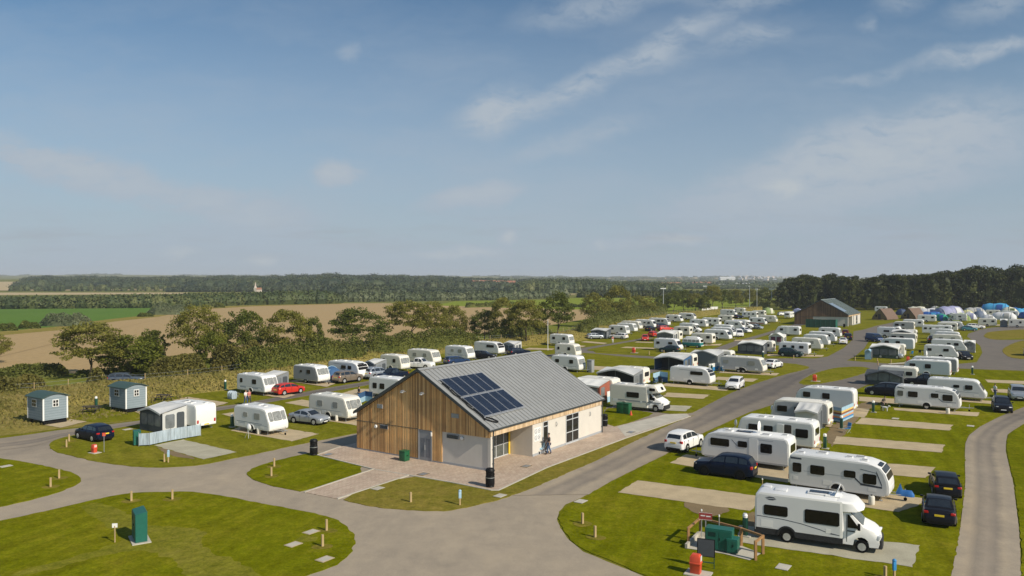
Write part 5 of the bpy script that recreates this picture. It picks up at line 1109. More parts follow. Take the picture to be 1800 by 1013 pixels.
CV['twin'] = caravan(6.9, W=2.3, prof='classic', axles=2, wins=[(-2.9, -2.0, 1.35, 1.95), (1.1, 2.2, 1.3, 1.95)], winm='pwin', fm='blind', body='cream', side='greyside' if False else 'skirt', stripes=[(-3.0, 1.05, 2.4, 1.05, .04, 'sgrey')], hatches=3)
CV['old'] = caravan(5.0, prof='box', H=2.5, wins=[(-1.7, -.9, 1.4, 1.9), (1.0, 1.7, 1.4, 1.9)], body='cream', side='cream', hatches=2)
CV['r1'] = caravan(7.0, prof='modern', side='offwhite', farwins=[(1.2, 2.75, 1.36, 1.96), (-.25, .5, 1.46, 1.94), (-2.2, -1.3, 1.22, 1.94)], door=(-1.1, -.4), hatches=5, dish=-.9, solar=True, stripes=[(-2.3, 2.18, 2.3, 2.2, .035, 'sgrey'), (.5, 1.45, 1.0, 1.95, .06, 'sdark')], skirt='sgrey')
CV['r2'] = caravan(6.7, prof='steep', farwins=[(1.3, 2.3, 1.32, 1.92), (.15, .95, 1.38, 1.9), (-2.85, -1.8, 1.15, 1.9)], hatches=4, side='offwhite', rwin=True)
for x0_, x1_, mm_, t_ in ((-1.45, -.85, 'darkwood', .03), (-.8, -.2, 'white', .06)):
    CV['r2'].add(sidepanel(x0_, x1_, .55, 2.15, CV['r2'].W/2+.005, 1, M[mm_], 'doorway' if t_ < .05 else 'open_door', t=t_))
CV['r3'] = caravan(6.3, prof='modern', farwins=[(1.5, 2.3, 1.35, 1.95), (-.6, .2, 1.3, 1.95)], hatches=4, side='paleblue', rwin=False)
CV['r4'] = caravan(5.6, prof='steep', farwins=[(1.2, 2.2, 1.3, 1.9), (-.3, .5, 1.35, 1.9)], hatches=1, body='cream', side='skirt', rwin=True)
CV['c1'] = caravan(6.5, prof='modern', wins=[(-2.95, -2.35, 1.25, 1.9), (-1.75, -.8, 1.25, 1.88), (.45, 1.2, 1.35, 1.82), (1.65, 2.5, 1.08, 1.76)], stripes=[(1.5, 2.0, 2.5, 1.86, .035, 'sdark'), (2.5, 1.82, 2.84, .98, .20, 'sdark'), (1.5, .93, 2.85, .88, .14, 'sdark'), (1.15, 1.3, 1.52, .97, .14, 'sdark'), (-2.2, 1.38, 1.15, 1.36, .03, 'sgrey'), (-3.1, 2.16, -2.35, 2.16, .13, 'sdark')], hatches=5, hitchcover='bluecover', door=(-1, -.3), skirt='offwhite')
CV['c2'] = caravan(6.6, prof='modern', wins=[(-3.0, -2.4, 1.35, 1.95, 'mglass'), (-1.9, -.9, 1.3, 1.95), (.45, 1.2, 1.4, 1.9), (1.6, 2.6, 1.15, 1.85)], stripes=[(.9, 2.12, 2.7, 2.0, .035, 'sdark'), (1.2, 1.30, 1.6, .98, .09, 'sdark'), (1.55, .98, 2.95, .98, .06, 'sdark'), (-3.0, 2.3, -2.3, 2.2, .1, 'sdark')], hatches=4, door=(-1, -.3))
F_, Rr = R(-34), R(146)
def row(st, x, y, d, label, lod=0, grp=None, cat='caravan', da=0, dz=.0):
    nd = CV[st] if isinstance(st, str) else st; ang = R(-34+da)
    e = Vector((math.cos(ang), math.sin(ang), 0)); n_ = Vector((-e.y, e.x, 0))
    c = G(x, y)-e*nd.L/2+n_*nd.W/2; c.z = .065+dz
    return put(nd, c, ang if d == 'F' else ang+math.pi, label, cat, grp or 'touring caravans on the pitches', lod)
def awn(x, y, s0, s1, label, d=2.6, da=0, off=.03, lod=0, **k):
    ang = R(-34+da); e = Vector((math.cos(ang), math.sin(ang), 0)); n_ = Vector((-e.y, e.x, 0))
    c = G(x, y)-e*(s0+s1)/2-n_*off; c.z = .06
    return put(awning(s1-s0, d, **k), c, ang, label, 'awning', 'awnings pitched against caravans', lod)
C = row
# right of the drive, nearest first
C('c1', 1562, 886, 'F', 'large white caravan with blue hitch cover, behind the foreground motorhome')
C('r1', 1387, 831, 'R', 'white caravan with white satellite dish on its roof, behind the dark SUV')
C('r2', 1431, 797, 'R', 'white caravan with an open brown doorway, behind the one with the satellite dish')
C('r4', 1456, 755, 'R', 'cream caravan with grey side and a small grey porch awning')
C('r3', 1501, 727, 'R', 'pale blue-grey caravan behind the blue striped windbreak')
C('c2', 1687, 726, 'F', 'white caravan with charcoal swoosh beside the black estate car, right side')
C('slp', 1733, 708, 'F', 'white caravan with sloping nose behind the swoosh caravan, right edge')
C('old', 1612, 680, 'R', 'plain cream caravan behind the black people carrier')
C('r3', 1670, 666, 'R', 'white caravan with open stable door, in front of a large grey caravan')
C(caravan(6.6, prof='steep', side='greyside', farwins=[(2.0, 2.9, 1.3, 1.9)], rwin=False, hatches=4, dish=1.0, cover=None), 1683, 660, 'R', 'large grey-sided caravan with pale roof at the end of the right-hand rows')
C('slp2', 1684, 633, 'F', 'white caravan with two dark windows just beyond the cross road on the right')
# left of the country side, nearest first
C(caravan(5.0, prof='box', side='white', farwins=[(-.9, -.2, 1.4, 1.9)], hatches=4, rwin=False, dish=False), 345, 759, 'R', 'white caravan with scuffed rear panel and a wide grey awning, beside the pale windbreak')
C('cls', 473, 768, 'F', 'white caravan with blue waist line, left of the silver coupe')
C('cls2', 611, 744, 'F', 'cream-white caravan right of the silver coupe, by the brown gable')
C(caravan(5.2, prof='box', wins=[(-1.9, -1.2, 1.1, 1.8), (-.7, 0.1, 1.1, 1.8)], side='white', hatches=2), 702, 704, 'F', 'white caravan half hidden behind the timber gable', grp='x')['group'] = 'touring caravans on the pitches'
C('k1', 465, 697, 'F', 'white caravan with blue stripe beside the red hatchback')
C('k2', 559, 677, 'F', 'caravan with dark grey side cover between the blue awning and the bank')
C('mod', 630, 669, 'F', 'modern caravan with large black front window behind the bronze SUV')
C('sml', 705, 654, 'F', 'cream caravan in front of the white pickup')
C('cls2', 761, 643, 'F', 'cream caravan right of the white pickup, below the hedge')
C('cls', 822, 635, 'F', 'white caravan behind the blue car, below the hedge')
C('mod2', 876, 626, 'F', 'white caravan with long dark window behind the black estate car')
C('stp', 1001, 609.5, 'F', 'white caravan standing alone on the lawn by the tall flagpole', 0)
C('sml', 1012, 630, 'F', 'small cream caravan looking over the roof ridge', 0)
C('stp', 1018, 656, 'F', 'white caravan just behind the end of the grey roof', 0)
# between the drive and the block
C(motorhome(6.6, over=True, H=2.75, body='cream', side='cream', wins=[(-1.2, .35, 1.4, 2.0)], stripe=False, skirt='cream', open_hatch=False), 1166, 727, 'F', 'cream overcab motorhome with grey waist band beyond the shower block', cat='motorhome', grp='motorhomes')
C('old', 1077, 704, 'R', 'white caravan with rust red awning beside the shower block roof')
C('old', 1131, 681, 'R', 'white caravan at the back of a long grey awning roof, near the overcab motorhome')
C('mod2', 1248, 681, 'F', 'smooth-nosed white caravan left of the white estate car')
C('r4', 1218, 651, 'R', 'white caravan with arched window behind a grey and blue awning')
C('old', 1285, 644, 'R', 'white caravan behind the long silver twin-axle caravan, with big charcoal awning')
C('twin', 1341, 659, 'F', 'long silver-cream twin-axle caravan facing the drive')
C('old', 1358, 623, 'R', 'white caravan behind the wide black-framed awning')
C('box', 1421, 627, 'F', 'white caravan with a dark green SUV parked in front of it')
G1 = 'caravans packed side by side in the middle rows'
C('cls2', 1443, 617.5, 'F', 'cream caravan directly behind the one with the dark green SUV', 1, G1)
C('cls', 1456, 610, 'F', 'white caravan third back in the middle row, left of the white saloon', 1, G1)
C('mod2', 1468, 604, 'F', 'white caravan fourth back in the middle row, with front dark pane', 1, G1)
C('stp', 1477, 595, 'F', 'white caravan at the back of the middle row by the maroon car', 1, G1)
C('slp', 1405, 592, 'R', 'white caravan with dark diagonal flash, left of the green screen fence', 1, G1)
C('slp2', 1194, 619, 'F', 'white caravan with a dark green hatchback in front', 0)
C('old', 1194, 601, 'R', 'white caravan with grey windowed awning behind the dark green hatchback', 1, G1)
C('old', 1252, 607, 'R', 'cream caravan with open front beside the teal camper', 1, G1)
C('slp', 1282, 599.5, 'F', 'cream caravan with a steep white nose beside the white lorry cab', 1, G1)
C('mod2', 1289, 594.5, 'F', 'white caravan second back behind the steep-nosed cream one', 1, G1)
C('cls', 1288, 589, 'F', 'white caravan third back behind the steep-nosed cream one', 1, G1)
C('slp2', 1306, 580.5, 'F', 'white caravan with two small dark windows above the steep-nosed row', 1, G1)
C(motorhome(6.0, H=2.7, wins=[(-1.5, -.2, 1.5, 2.0)], stripe=False, open_hatch=False, skirt='skirt'), 1322, 580, 'F', 'white motorhome behind a silver car in the far rows', 1, cat='motorhome', grp='motorhomes')
C(caravan(5.2, prof='classic', stripes=[(-2.3, .55, 2.2, .55, .35, 'awnred')]), 1345, 573, 'F', 'white caravan with a red lower band in the far rows', 1, G1)
C('cls2', 1364, 568.5, 'F', 'cream caravan at the right end of the far rows before the brown building', 1, G1)
C('slp', 1293, 556, 'F', 'white caravan standing alone at the top of the park by the white barrier', 1, G1)
C('sml', 1309, 552.5, 'F', 'small white caravan behind the lone one at the top of the park', 1, G1)
C('box', 1330, 560.5, 'F', 'boxy white caravan in the topmost row, the left one', 1, G1)
C('old', 1344, 558, 'R', 'boxy cream caravan in the topmost row, the right one', 1, G1)
o = C('box', 1398, 560, 'F', 'bright white motor caravan side-on to the sun below the far hedge', 1, G1); o.rotation_euler[2] = R(56); o.location = G(1387, 560)+Vector((0, 0, .06))
C('stp', 1101, 590, 'F', 'white caravan beside the white estate car on the upper left road', 1, G1)
C('cls', 1115, 585.5, 'F', 'second white caravan up from the white estate car', 1, G1)
C('cls2', 1124, 581, 'F', 'third cream caravan up from the white estate car', 1, G1)
C('slp', 1150, 578, 'F', 'white caravan behind the small black car in the upper left rows', 1, G1)
C('mod', 1174, 574.5, 'F', 'dark-fronted caravan behind the dark blue car in the upper left rows', 1, G1)
C('slp2', 1197, 567.5, 'F', 'white caravan below the far hedge, left of the long dark-windowed one', 1, G1)
C('mod2', 1220, 563.5, 'F', 'long white caravan with dark window band right under the far hedge', 1, G1)
C('sml', 1212, 592, 'R', 'small cream caravan left of the open-fronted one in the middle distance', 1, G1)
C(motorhome(5.8, H=2.7, wins=[(-1.5, -.2, 1.5, 2.0)], stripe=False, open_hatch=False, skirt='skirt'), 1230, 587, 'F', 'white motorhome with large windscreen in the upper middle rows', 1, cat='motorhome', grp='motorhomes')
C('stp', 1241, 577, 'F', 'white caravan directly behind the motorhome with large windscreen', 1, G1)
C('box', 1264, 574, 'F', 'boxy white caravan in the upper middle rows, nearer the pair', 1, G1)
C('old', 1287, 568, 'F', 'boxy cream caravan in the upper middle rows, farther of the pair', 1, G1)
# right-hand far cluster
G2 = 'caravans packed in the right-hand rows'
C(motorhome(6.0, H=2.7, over=True, wins=[(-1.5, -.2, 1.5, 2.0)], stripe=False, open_hatch=False, skirt='skirt'), 1588, 596, 'F', 'white overcab motorhome facing the dark blue van across the drive', 1, cat='motorhome', grp='motorhomes')
C('old', 1590, 630, 'R', 'cream caravan behind the green-lined awning on the corner', 1, G2)
C('r3', 1606, 618, 'R', 'white caravan with blue curtained window behind the corner awning', 1, G2)
C('r4', 1610, 607, 'R', 'cream caravan two back from the corner awning', 1, G2)
C('old', 1611, 599, 'R', 'white caravan three back from the corner awning, under a peaked roof', 1, G2)
C('box', 1623, 577.5, 'R', 'pale blue-white caravan in the right cluster next to the nearer camping pod', 1, G2)
C('box', 1645, 567.5, 'R', 'white caravan standing in front of the blue and green tents', 1, G2)
C('r4', 1607, 582, 'R', 'grey-roofed caravan behind the overcab motorhome', 1, G2)
C(caravan(7.0, prof='box', side='white', wins=[(-3.0, -2.3, 1.4, 1.9), (-1.7, -1.2, 1.4, 1.9), (-.3, .5, 1.4, 1.9), (1.9, 2.7, 1.9, 2.2)], winm='dwin'), 1673, 590, 'F', 'long white caravan with a row of four dark windows in the right cluster', 1, G2)
C('old', 1683, 584, 'R', 'plain cream caravan behind the long four-windowed one', 1, G2)
C('slp', 1696, 582, 'F', 'white caravan with angled nose left of the teal car', 1, G2)
C('cls', 1678, 598, 'F', 'white caravan fifth back in the right-hand row before the loop road', 1, G2)
C('stp', 1688, 604, 'F', 'white caravan fourth back in the right-hand row before the loop road', 1, G2)
C('cls2', 1692, 610, 'F', 'cream caravan third back in the right-hand row before the loop road', 1, G2)
C('slp', 1699, 621, 'F', 'white caravan second back in the right-hand row, with a small awning on its nose', 1, G2)
C(motorhome(5.8, H=2.7, over=True, wins=[(-1.5, -.2, 1.5, 2.0)], stripe=False, open_hatch=False, skirt='skirt'), 1699, 566, 'R', 'white motorhome in front of the tents, over the loop road', 1, cat='motorhome', grp='motorhomes')
C('old', 1752, 575, 'R', 'old cream caravan with small front awning above the loop road', 1, G2)
C('sml', 1804, 577, 'F', 'rounded white caravan at the right edge above the loop road', 1, G2)
C('box', 1790, 559, 'F', 'white caravan among the blue tents at the far right', 1, G2)
C('stp', 1560, 549.5, 'F', 'white campervan behind the nearer camping pod', 1, G2)
C('old', 1758, 557, 'R', 'white caravan below the big pale blue tent', 1, G2)

# the foreground motorhome
mh = motorhome(6.6, wins=[(-2.8, -1.5, 1.45, 2.02), (-.6, 1.2, 1.3, 2.05)])
put(mh, Vector((17.05+.38, 42.8+1.12, .066)), R(-27), 'white low-profile motorhome with dark swoosh and open roof light, in the foreground', 'motorhome', 'motorhomes')

# ------------------------------------------------------------ awnings
awn(345, 759, 1.5, 5.4, 'wide grey awning with charcoal windowed front, on the caravan by the pale windbreak', 2.6, frontm='awndark', sidem='awnroof', roofm='awnroof')
awn(1456, 755, .55, 2.75, 'small grey porch awning on the cream caravan near the striped windbreak', 1.9, hf=1.8, pk=.25, frontm='awnroof', sidem='awngrey', panes=False)
awn(1077, 704, .4, 4.8, 'white roofed awning with rust red walls next to the grey roof', 2.6, frontm='awnred', sidem='awnred', roofm='awnwhite', pk=.1)
awn(1131, 681, .0, 5.6, 'long grey awning with blue interior in front of the overcab motorhome', 3.0, frontm='awnblue', sidem='awngrey', roofm='awnroof', pk=.65, openf=True)
awn(1218, 651, .3, 5.4, 'large grey awning with dark open front and blue curtain', 3.2, frontm='awndark', sidem='awnblue', roofm='awnroof', pk=.45, openf=True)
awn(1285, 644, 1.2, 6.4, 'big charcoal-fronted awning behind the twin-axle caravan', 3.2, frontm='awngrey', sidem='awngrey', roofm='awnroof', pk=.8, panes=False)
awn(1358, 623, 1.0, 6.0, 'wide black-framed awning with clear panes beside the cross road', 3.0, frontm='awndark', sidem='awndark', roofm='awnwhite', pk=.5)
awn(1194, 601, .4, 4.6, 'grey awning with clear windows behind the caravan and dark green hatchback', 2.6, frontm='awngrey', sidem='awnroof', roofm='awnwhite')
awn(1382, 607, 0, 3.2, 'white house-shaped awning with plum curtains in the middle row', 2.4, frontm='awnwhite', sidem='awnwhite', roofm='awnwhite', pk=.9, panes=False)
q = MB(); q.box(-1.1, -.15, -2.5, -2.42, .8, 1.9); q.box(.15, 1.1, -2.5, -2.42, .8, 1.9)
curt = thing('curtain', q.mesh('curtain', M['purple'], smooth=0), 'plum curtains hanging in the white house-shaped awning', 'curtain'); ca = G(1382, 607)-E_*1.6-NN*.03; curt.location = (ca.x, ca.y, .06); curt.rotation_euler = (0, 0, F_)
awn(1590, 630, .7, 5.6, 'cream roofed awning with dark green front on the corner, behind the silver people carrier', 2.8, frontm='awngreen', sidem='awnwhite', roofm='awnwhite', pk=.6)
awn(1611, 599, .6, 5.2, 'pale awning with black arched trim behind the corner row', 2.4, frontm='awndark', sidem='awnroof', roofm='awnroof', pk=.6)
awn(1076, 595, .3, 4.6, 'pale striped awning with dark openings beside the white estate car', 2.6, frontm='awndark', sidem='awndark', roofm='awnroof', pk=.3)
awn(1612, 680, 1.6, 6.4, 'low black awning with grey panes in front of the plain cream caravan', 1.6, frontm='awndark', sidem='awndark', roofm='awndark', hf=1.3, pk=.8, hb=2.0)
awn(1773, 575, .2, 2.2, 'small white awning on the old cream caravan above the loop road', 2.0, frontm='awngrey', sidem='awnwhite', roofm='awnwhite')
awn(1717, 620, .2, 2.2, 'small grey and white awning at the nose of the second caravan before the loop road', 1.6, frontm='awngrey', sidem='awnwhite', roofm='awnwhite')
awn(1538, 632, .4, 1.5, 'blue-grey tent annexe at the left of the corner awning', 1.6, frontm='skyblue', sidem='awndark', roofm='skyblue', hf=1.5, hb=1.7, panes=False)
for (x, y, w_, lb, rm_, sm_) in ((508, 686, 3.0, 'grey canopy awning between the blue-striped caravan and the red hatchback', 'awnroof', 'awngrey'), (680, 660, 2.6, 'grey awning on the far side of the black-windowed caravan', 'awnroof', 'awngrey'), (917, 622, 3.0, 'pale awning beside the dark cars at the end of the lower left row', 'awnroof', 'awnroof')):
    awn(x, y, 0, w_, lb, 2.4, frontm=sm_, sidem=sm_, roofm=rm_)
put(tent('dome', M['awnblue'], M['skyblue'], 3.4, 3.2, 2.2), G(579, 672)+Vector((0, 1.2, 0)), R(-34), 'blue domed awning at the nose of the grey-covered caravan', 'awning', 'awnings pitched against caravans')

# ------------------------------------------------------------ cars
PT = {k: paint(k+'_car_paint', c, mt) for k, c, mt in (('white', (.78, .78, .77), 0), ('black', (.012, .013, .018), .1), ('navy', (.006, .011, .028), .1), ('silver', (.42, .45, .48), .5), ('red', (.55, .035, .02), .1), ('bronze', (.25, .20, .15), .4), ('greyblue', (.10, .13, .17), .4), ('midblue', (.015, .04, .11), .2), ('darkgreen', (.02, .045, .045), .2), ('maroon', (.13, .012, .015), .2), ('teal', (.06, .20, .24), .2))}
_cc = {}
def K(kind, pc, x, y, ang, label, lod=0, side=False, da=0, **k):
    key = (kind, pc, tuple(k.items()))
    if key not in _cc: _cc[key] = car(kind, PT[pc], **k)
    nd = _cc[key]; a = R(ang); p = G(x, y); p.z = .062
    if side:  # x,y is the middle of the near flank
        n_ = Vector((-math.sin(a), math.cos(a), 0)); n_ = n_ if n_.y > 0 else -n_; p = p+n_*nd.W/2
    return put(nd, p, a, label, 'car', 'cars parked beside the pitches', lod)
K('suv', 'white', 1203, 789, 52, 'white SUV driving on the grass edge of the main drive')
K('suv', 'navy', 1269, 841, 149, 'dark navy SUV parked beside the caravan with the satellite dish', 0, True, rimm='black')
K('hatch', 'black', 1661, 866, 66, 'black hatchback with yellow rear plate, the farther of two by the right-hand drive', 0)
K('saloon', 'black', 1650, 911, 62, 'black saloon with yellow rear plate, the nearer of two by the right-hand drive', 0)
K('estate', 'black', 1761, 722, -118, 'black car facing the viewer on the grass near the right edge')
K('suv', 'silver', 1789, 702, -118, 'silver SUV behind the black car near the right edge')
K('mpv', 'black', 1554, 697, 146, 'black people carrier parked left of the swoosh caravan', 0, True)
K('pickup', 'black', 1627, 680, 146, 'black off-roader between the cream caravan and the swoosh caravan')
K('mpv', 'silver', 1562, 631, -34, 'silver people carrier in front of the green-lined corner awning', 0, True)
K('estate', 'white', 1292, 683, -118, 'white estate car with sunroof near the bend of the drive')
K('saloon', 'white', 1359, 647, 50, 'white saloon at the nose of the twin-axle caravan')
K('suv', 'darkgreen', 1388, 628, -34, 'dark green SUV in front of a white caravan by the cross road', 0, True)
K('hatch', 'navy', 149, 775.5, 146, 'navy blue hatchback with yellow plate on the left island', 0, True)
K('coupe', 'silver', 533, 747, -27, 'silver-blue coupe between two white caravans', 0, True)
K('hatch', 'red', 507, 693, 52, 'bright red hatchback beside the blue-striped caravan')
K('suv', 'bronze', 611, 672, 52, 'bronze SUV beside the lane on the left')
K('suv', 'silver', 664, 665, 50, 'silver SUV in front of the black-windowed caravan', rails=True)
K('pickup', 'navy', 690, 669, -128, 'dark blue off-roader facing the viewer behind the gable')
K('pickup', 'white', 737, 648, -20, 'white pickup between two cream caravans')
K('estate', 'midblue', 803, 641, 40, 'blue car just above the grey roof')
K('estate', 'black', 850, 631, -20, 'black estate car above the grey roof ridge')
K('estate', 'navy', 912, 625, 35, 'dark blue estate at the end of the lower left row')
K('estate', 'greyblue', 222, 674, 8, 'grey-blue car passing on the country road behind the right-hand hut')
K('hatch', 'silver', 1046, 596, 10, 'silver car standing under the pale striped awning', 1)
K('estate', 'white', 1087, 596, 146, 'white estate car beside the lane in the upper left rows', 1)
K('hatch', 'red', 1134, 599, -100, 'bright red car on the upper lane, the nearer of the red ones', 1)
K('hatch', 'red', 1149, 592, 56, 'red hatchback just behind the nearest red car on the upper lane', 1)
K('estate', 'red', 1170, 582, 20, 'red estate car beside the dark blue car in the upper rows', 1)
K('hatch', 'black', 1143, 582, 56, 'small black car with its back to us in the upper left rows', 1)
K('estate', 'navy', 1163, 577, 30, 'dark blue estate in front of the dark-fronted caravan', 1)
K('hatch', 'darkgreen', 1174, 620.5, 146, 'dark green hatchback in front of a white caravan on the upper lawn', 1, True)
K('van', 'white', 1299, 592, -100, 'white van with dark windscreen facing down the park', 1)
K('hatch', 'white', 1310, 585, -70, 'white hatchback beside the small-windowed caravan', 1)
K('hatch', 'silver', 1329, 579, -50, 'silver hatchback in front of the far white motorhome', 1)
K('saloon', 'white', 1482, 605, 66, 'white saloon at the end of the middle row beside the drive', 1)
K('suv', 'navy', 1491, 598, 66, 'dark blue SUV behind the white saloon in the middle row', 1)
K('hatch', 'maroon', 1486, 589, 66, 'maroon hatchback near the distant brown building', 1)
K('van', 'midblue', 1537, 601, -80, 'dark blue van standing alone on the far drive', 1)
K('hatch', 'black', 1695, 632, -100, 'black car at the nose of the caravan before the loop road', 1)
K('suv', 'black', 1638, 603, 66, 'black SUV at the tail of the right-hand caravan row', 1)
K('hatch', 'teal', 1703, 582, -20, 'teal hatchback at the corner of the loop road', 1)
K('estate', 'white', 1715, 578, -20, 'white estate behind the teal hatchback', 1)
K('estate', 'black', 1731, 556, 10, 'black estate in front of the pale blue tent', 1)
K('hatch', 'white', 1376, 555, 10, 'white hatchback near the bright side-on motor caravan', 1)
K('estate', 'navy', 1298, 560, 40, 'dark estate at the tail of the lone caravan at the top', 1)
K('suv', 'silver', 1809, 625, 56, 'silver SUV at the right edge by the inner lawn', 1)
K('hatch', 'white', 1590, 589, 20, 'white hatchback below the overcab motorhome', 1)
K('hatch', 'black', 1569, 602, 56, 'black hatchback with pale roof beside the dark blue van', 1)
cp = camper(); p = G(1215, 612)+NN*.9; put(cp, Vector((p.x, p.y, .06)), F_, 'vintage teal and white camper van with raised roof', 'camper van', None, 0)

# ------------------------------------------------------------ tents
TC = {k: mat(k+'_tent_cloth', c, .7, 0, .08) for k, c in (('royal', (.02, .09, .34)), ('navy', (.02, .04, .12)), ('sky', (.05, .32, .58)), ('lime', (.24, .32, .10)), ('olive', (.10, .14, .05)), ('stone', (.40, .40, .38)), ('pale', (.62, .63, .64)), ('lilac', (.30, .31, .48)), ('greeny', (.02, .28, .17)), ('cream', (.66, .64, .50)), ('yellow', (.60, .58, .25)), ('slate', (.13, .17, .25)))}
tents = [(1585, 554, 'dome', 'navy', 'slate', 'navy dome tent under the trees between the camping pods'), (1612, 550, 'tun', 'cream', 'stone', 'cream tunnel tent just above the right-hand camping pod'), (1632, 554, 'tun', 'pale', 'navy', 'white tunnel tent with dark doorway right of the camping pods'),
 (1636, 561, 'tun', 'royal', 'sky', 'royal blue tunnel tent, the nearest of the blue ones'), (1654, 564, 'dome', 'greeny', 'royal', 'small bright green dome tent'), (1644, 548, 'dome', 'stone', 'olive', 'grey dome tent under the trees, behind the white tunnel tent'), (1668, 556, 'tun', 'lilac', 'pale', 'large grey-lilac tunnel tent'),
 (1680, 550, 'dome', 'royal', 'lilac', 'blue dome tent behind the grey-lilac one'), (1683, 564, 'tun', 'lime', 'olive', 'long low lime green tent'), (1700, 556, 'dome', 'yellow', 'cream', 'pale yellow dome tent'), (1712, 552, 'tun', 'stone', 'slate', 'pale grey tunnel tent under the trees, left of the black estate'),
 (1704, 561, 'dome', 'pale', 'lilac', 'white and lilac dome tent'), (1750, 549, 'tun', 'sky', 'royal', 'big pale blue tunnel tent'), (1764, 562, 'tun', 'pale', 'stone', 'white tunnel tent near the old cream caravan'), (1774, 556, 'dome', 'cream', 'olive', 'cream dome tent right of the big pale blue tent'),
 (1784, 551, 'dome', 'royal', 'sky', 'royal blue dome tent at the far right'), (1797, 554, 'tun', 'sky', 'royal', 'bright blue tunnel tent at the right edge'), (1722, 558, 'dome', 'slate', 'pale', 'slate grey dome tent'), (1350, 551, 'dome', 'lime', 'cream', 'pale lime dome tent at the top of the park'),
 (1402, 553, 'dome', 'lilac', 'slate', 'lilac-blue tent beside the distant brown building'), (1737, 566, 'dome', 'pale', 'stone', 'white dome tent left of the old cream caravan'), (1812, 560, 'tun', 'royal', 'navy', 'dark blue tunnel tent cut by the right edge')]
rt = random.Random(4)
for x, y, kd, c1, c2, lb in tents:
    s = {'dome': 1.15, 'tun': 1.25}[kd]; big = 1.45 if 'big' in lb or 'large' in lb else 1
    put(tent(kd, TC[c1], TC[c2], 6.2 if kd == 'tun' else 4.4, 3.8 if kd == 'tun' else 4.0, 2.3), G(x, y), R(rt.uniform(-50, 20)), lb, 'tent', 'tents under the wood', 0, s*big)
# ------------------------------------------------------------ trees
LM = {
 'sage': leafmat('leaves_olive_brown', [(.12, .118, .020), (.215, .21, .038), (.33, .30, .065)], .4),
 'green': leafmat('leaves_dark_green', [(.06, .08, .012), (.115, .14, .022), (.20, .21, .036)], .35),
 'lime': leafmat('leaves_fresh_green', [(.07, .09, .010), (.135, .155, .018), (.22, .23, .035)], .3),
 'hedge': leafmat('leaves_hedge', [(.06, .075, .014), (.12, .135, .024), (.19, .19, .038)], .25),
 'rust': leafmat('leaves_rusty_hedge', [(.08, .078, .018), (.15, .14, .03), (.22, .18, .045)], .25),
 'wood': leafmat('leaves_woodland', [(.012, .02, .004), (.036, .05, .008), (.115, .125, .02)], .2, .12),
 'far': leafmat('leaves_far_wood', [(.03, .05, .022), (.065, .09, .03), (.14, .15, .05)], .1, .016),
 'ridge': leafmat('leaves_hazed_ridge_wood', [(.018, .032, .018), (.045, .065, .028), (.10, .115, .045)], .1, .012),  # leaf colours made bluish to carry some of the distance haze
 'silver': leafmat('leaves_silver_willow', [(.05, .07, .035), (.105, .13, .06), (.20, .21, .12)], .2, .05)}
def leafquad(mb, p, s, rnd, up=.5):
    n = Vector((rnd.gauss(0, 1), rnd.gauss(0, 1), rnd.gauss(0, 1)+up)).normalized(); u = n.orthogonal().normalized(); v = n.cross(u); t = rnd.random()*6.28
    a = u*math.cos(t)+v*math.sin(t); b = n.cross(a); s1 = s*(.7+.6*rnd.random()); s2 = s1*(.5+.3*rnd.random())
    mb.add([p-a*s1*.5, p+b*s2*.5+a*s1*.1, p+a*s1*.5, p-b*s2*.5+a*s1*.05], [(0, 1, 2, 3)])
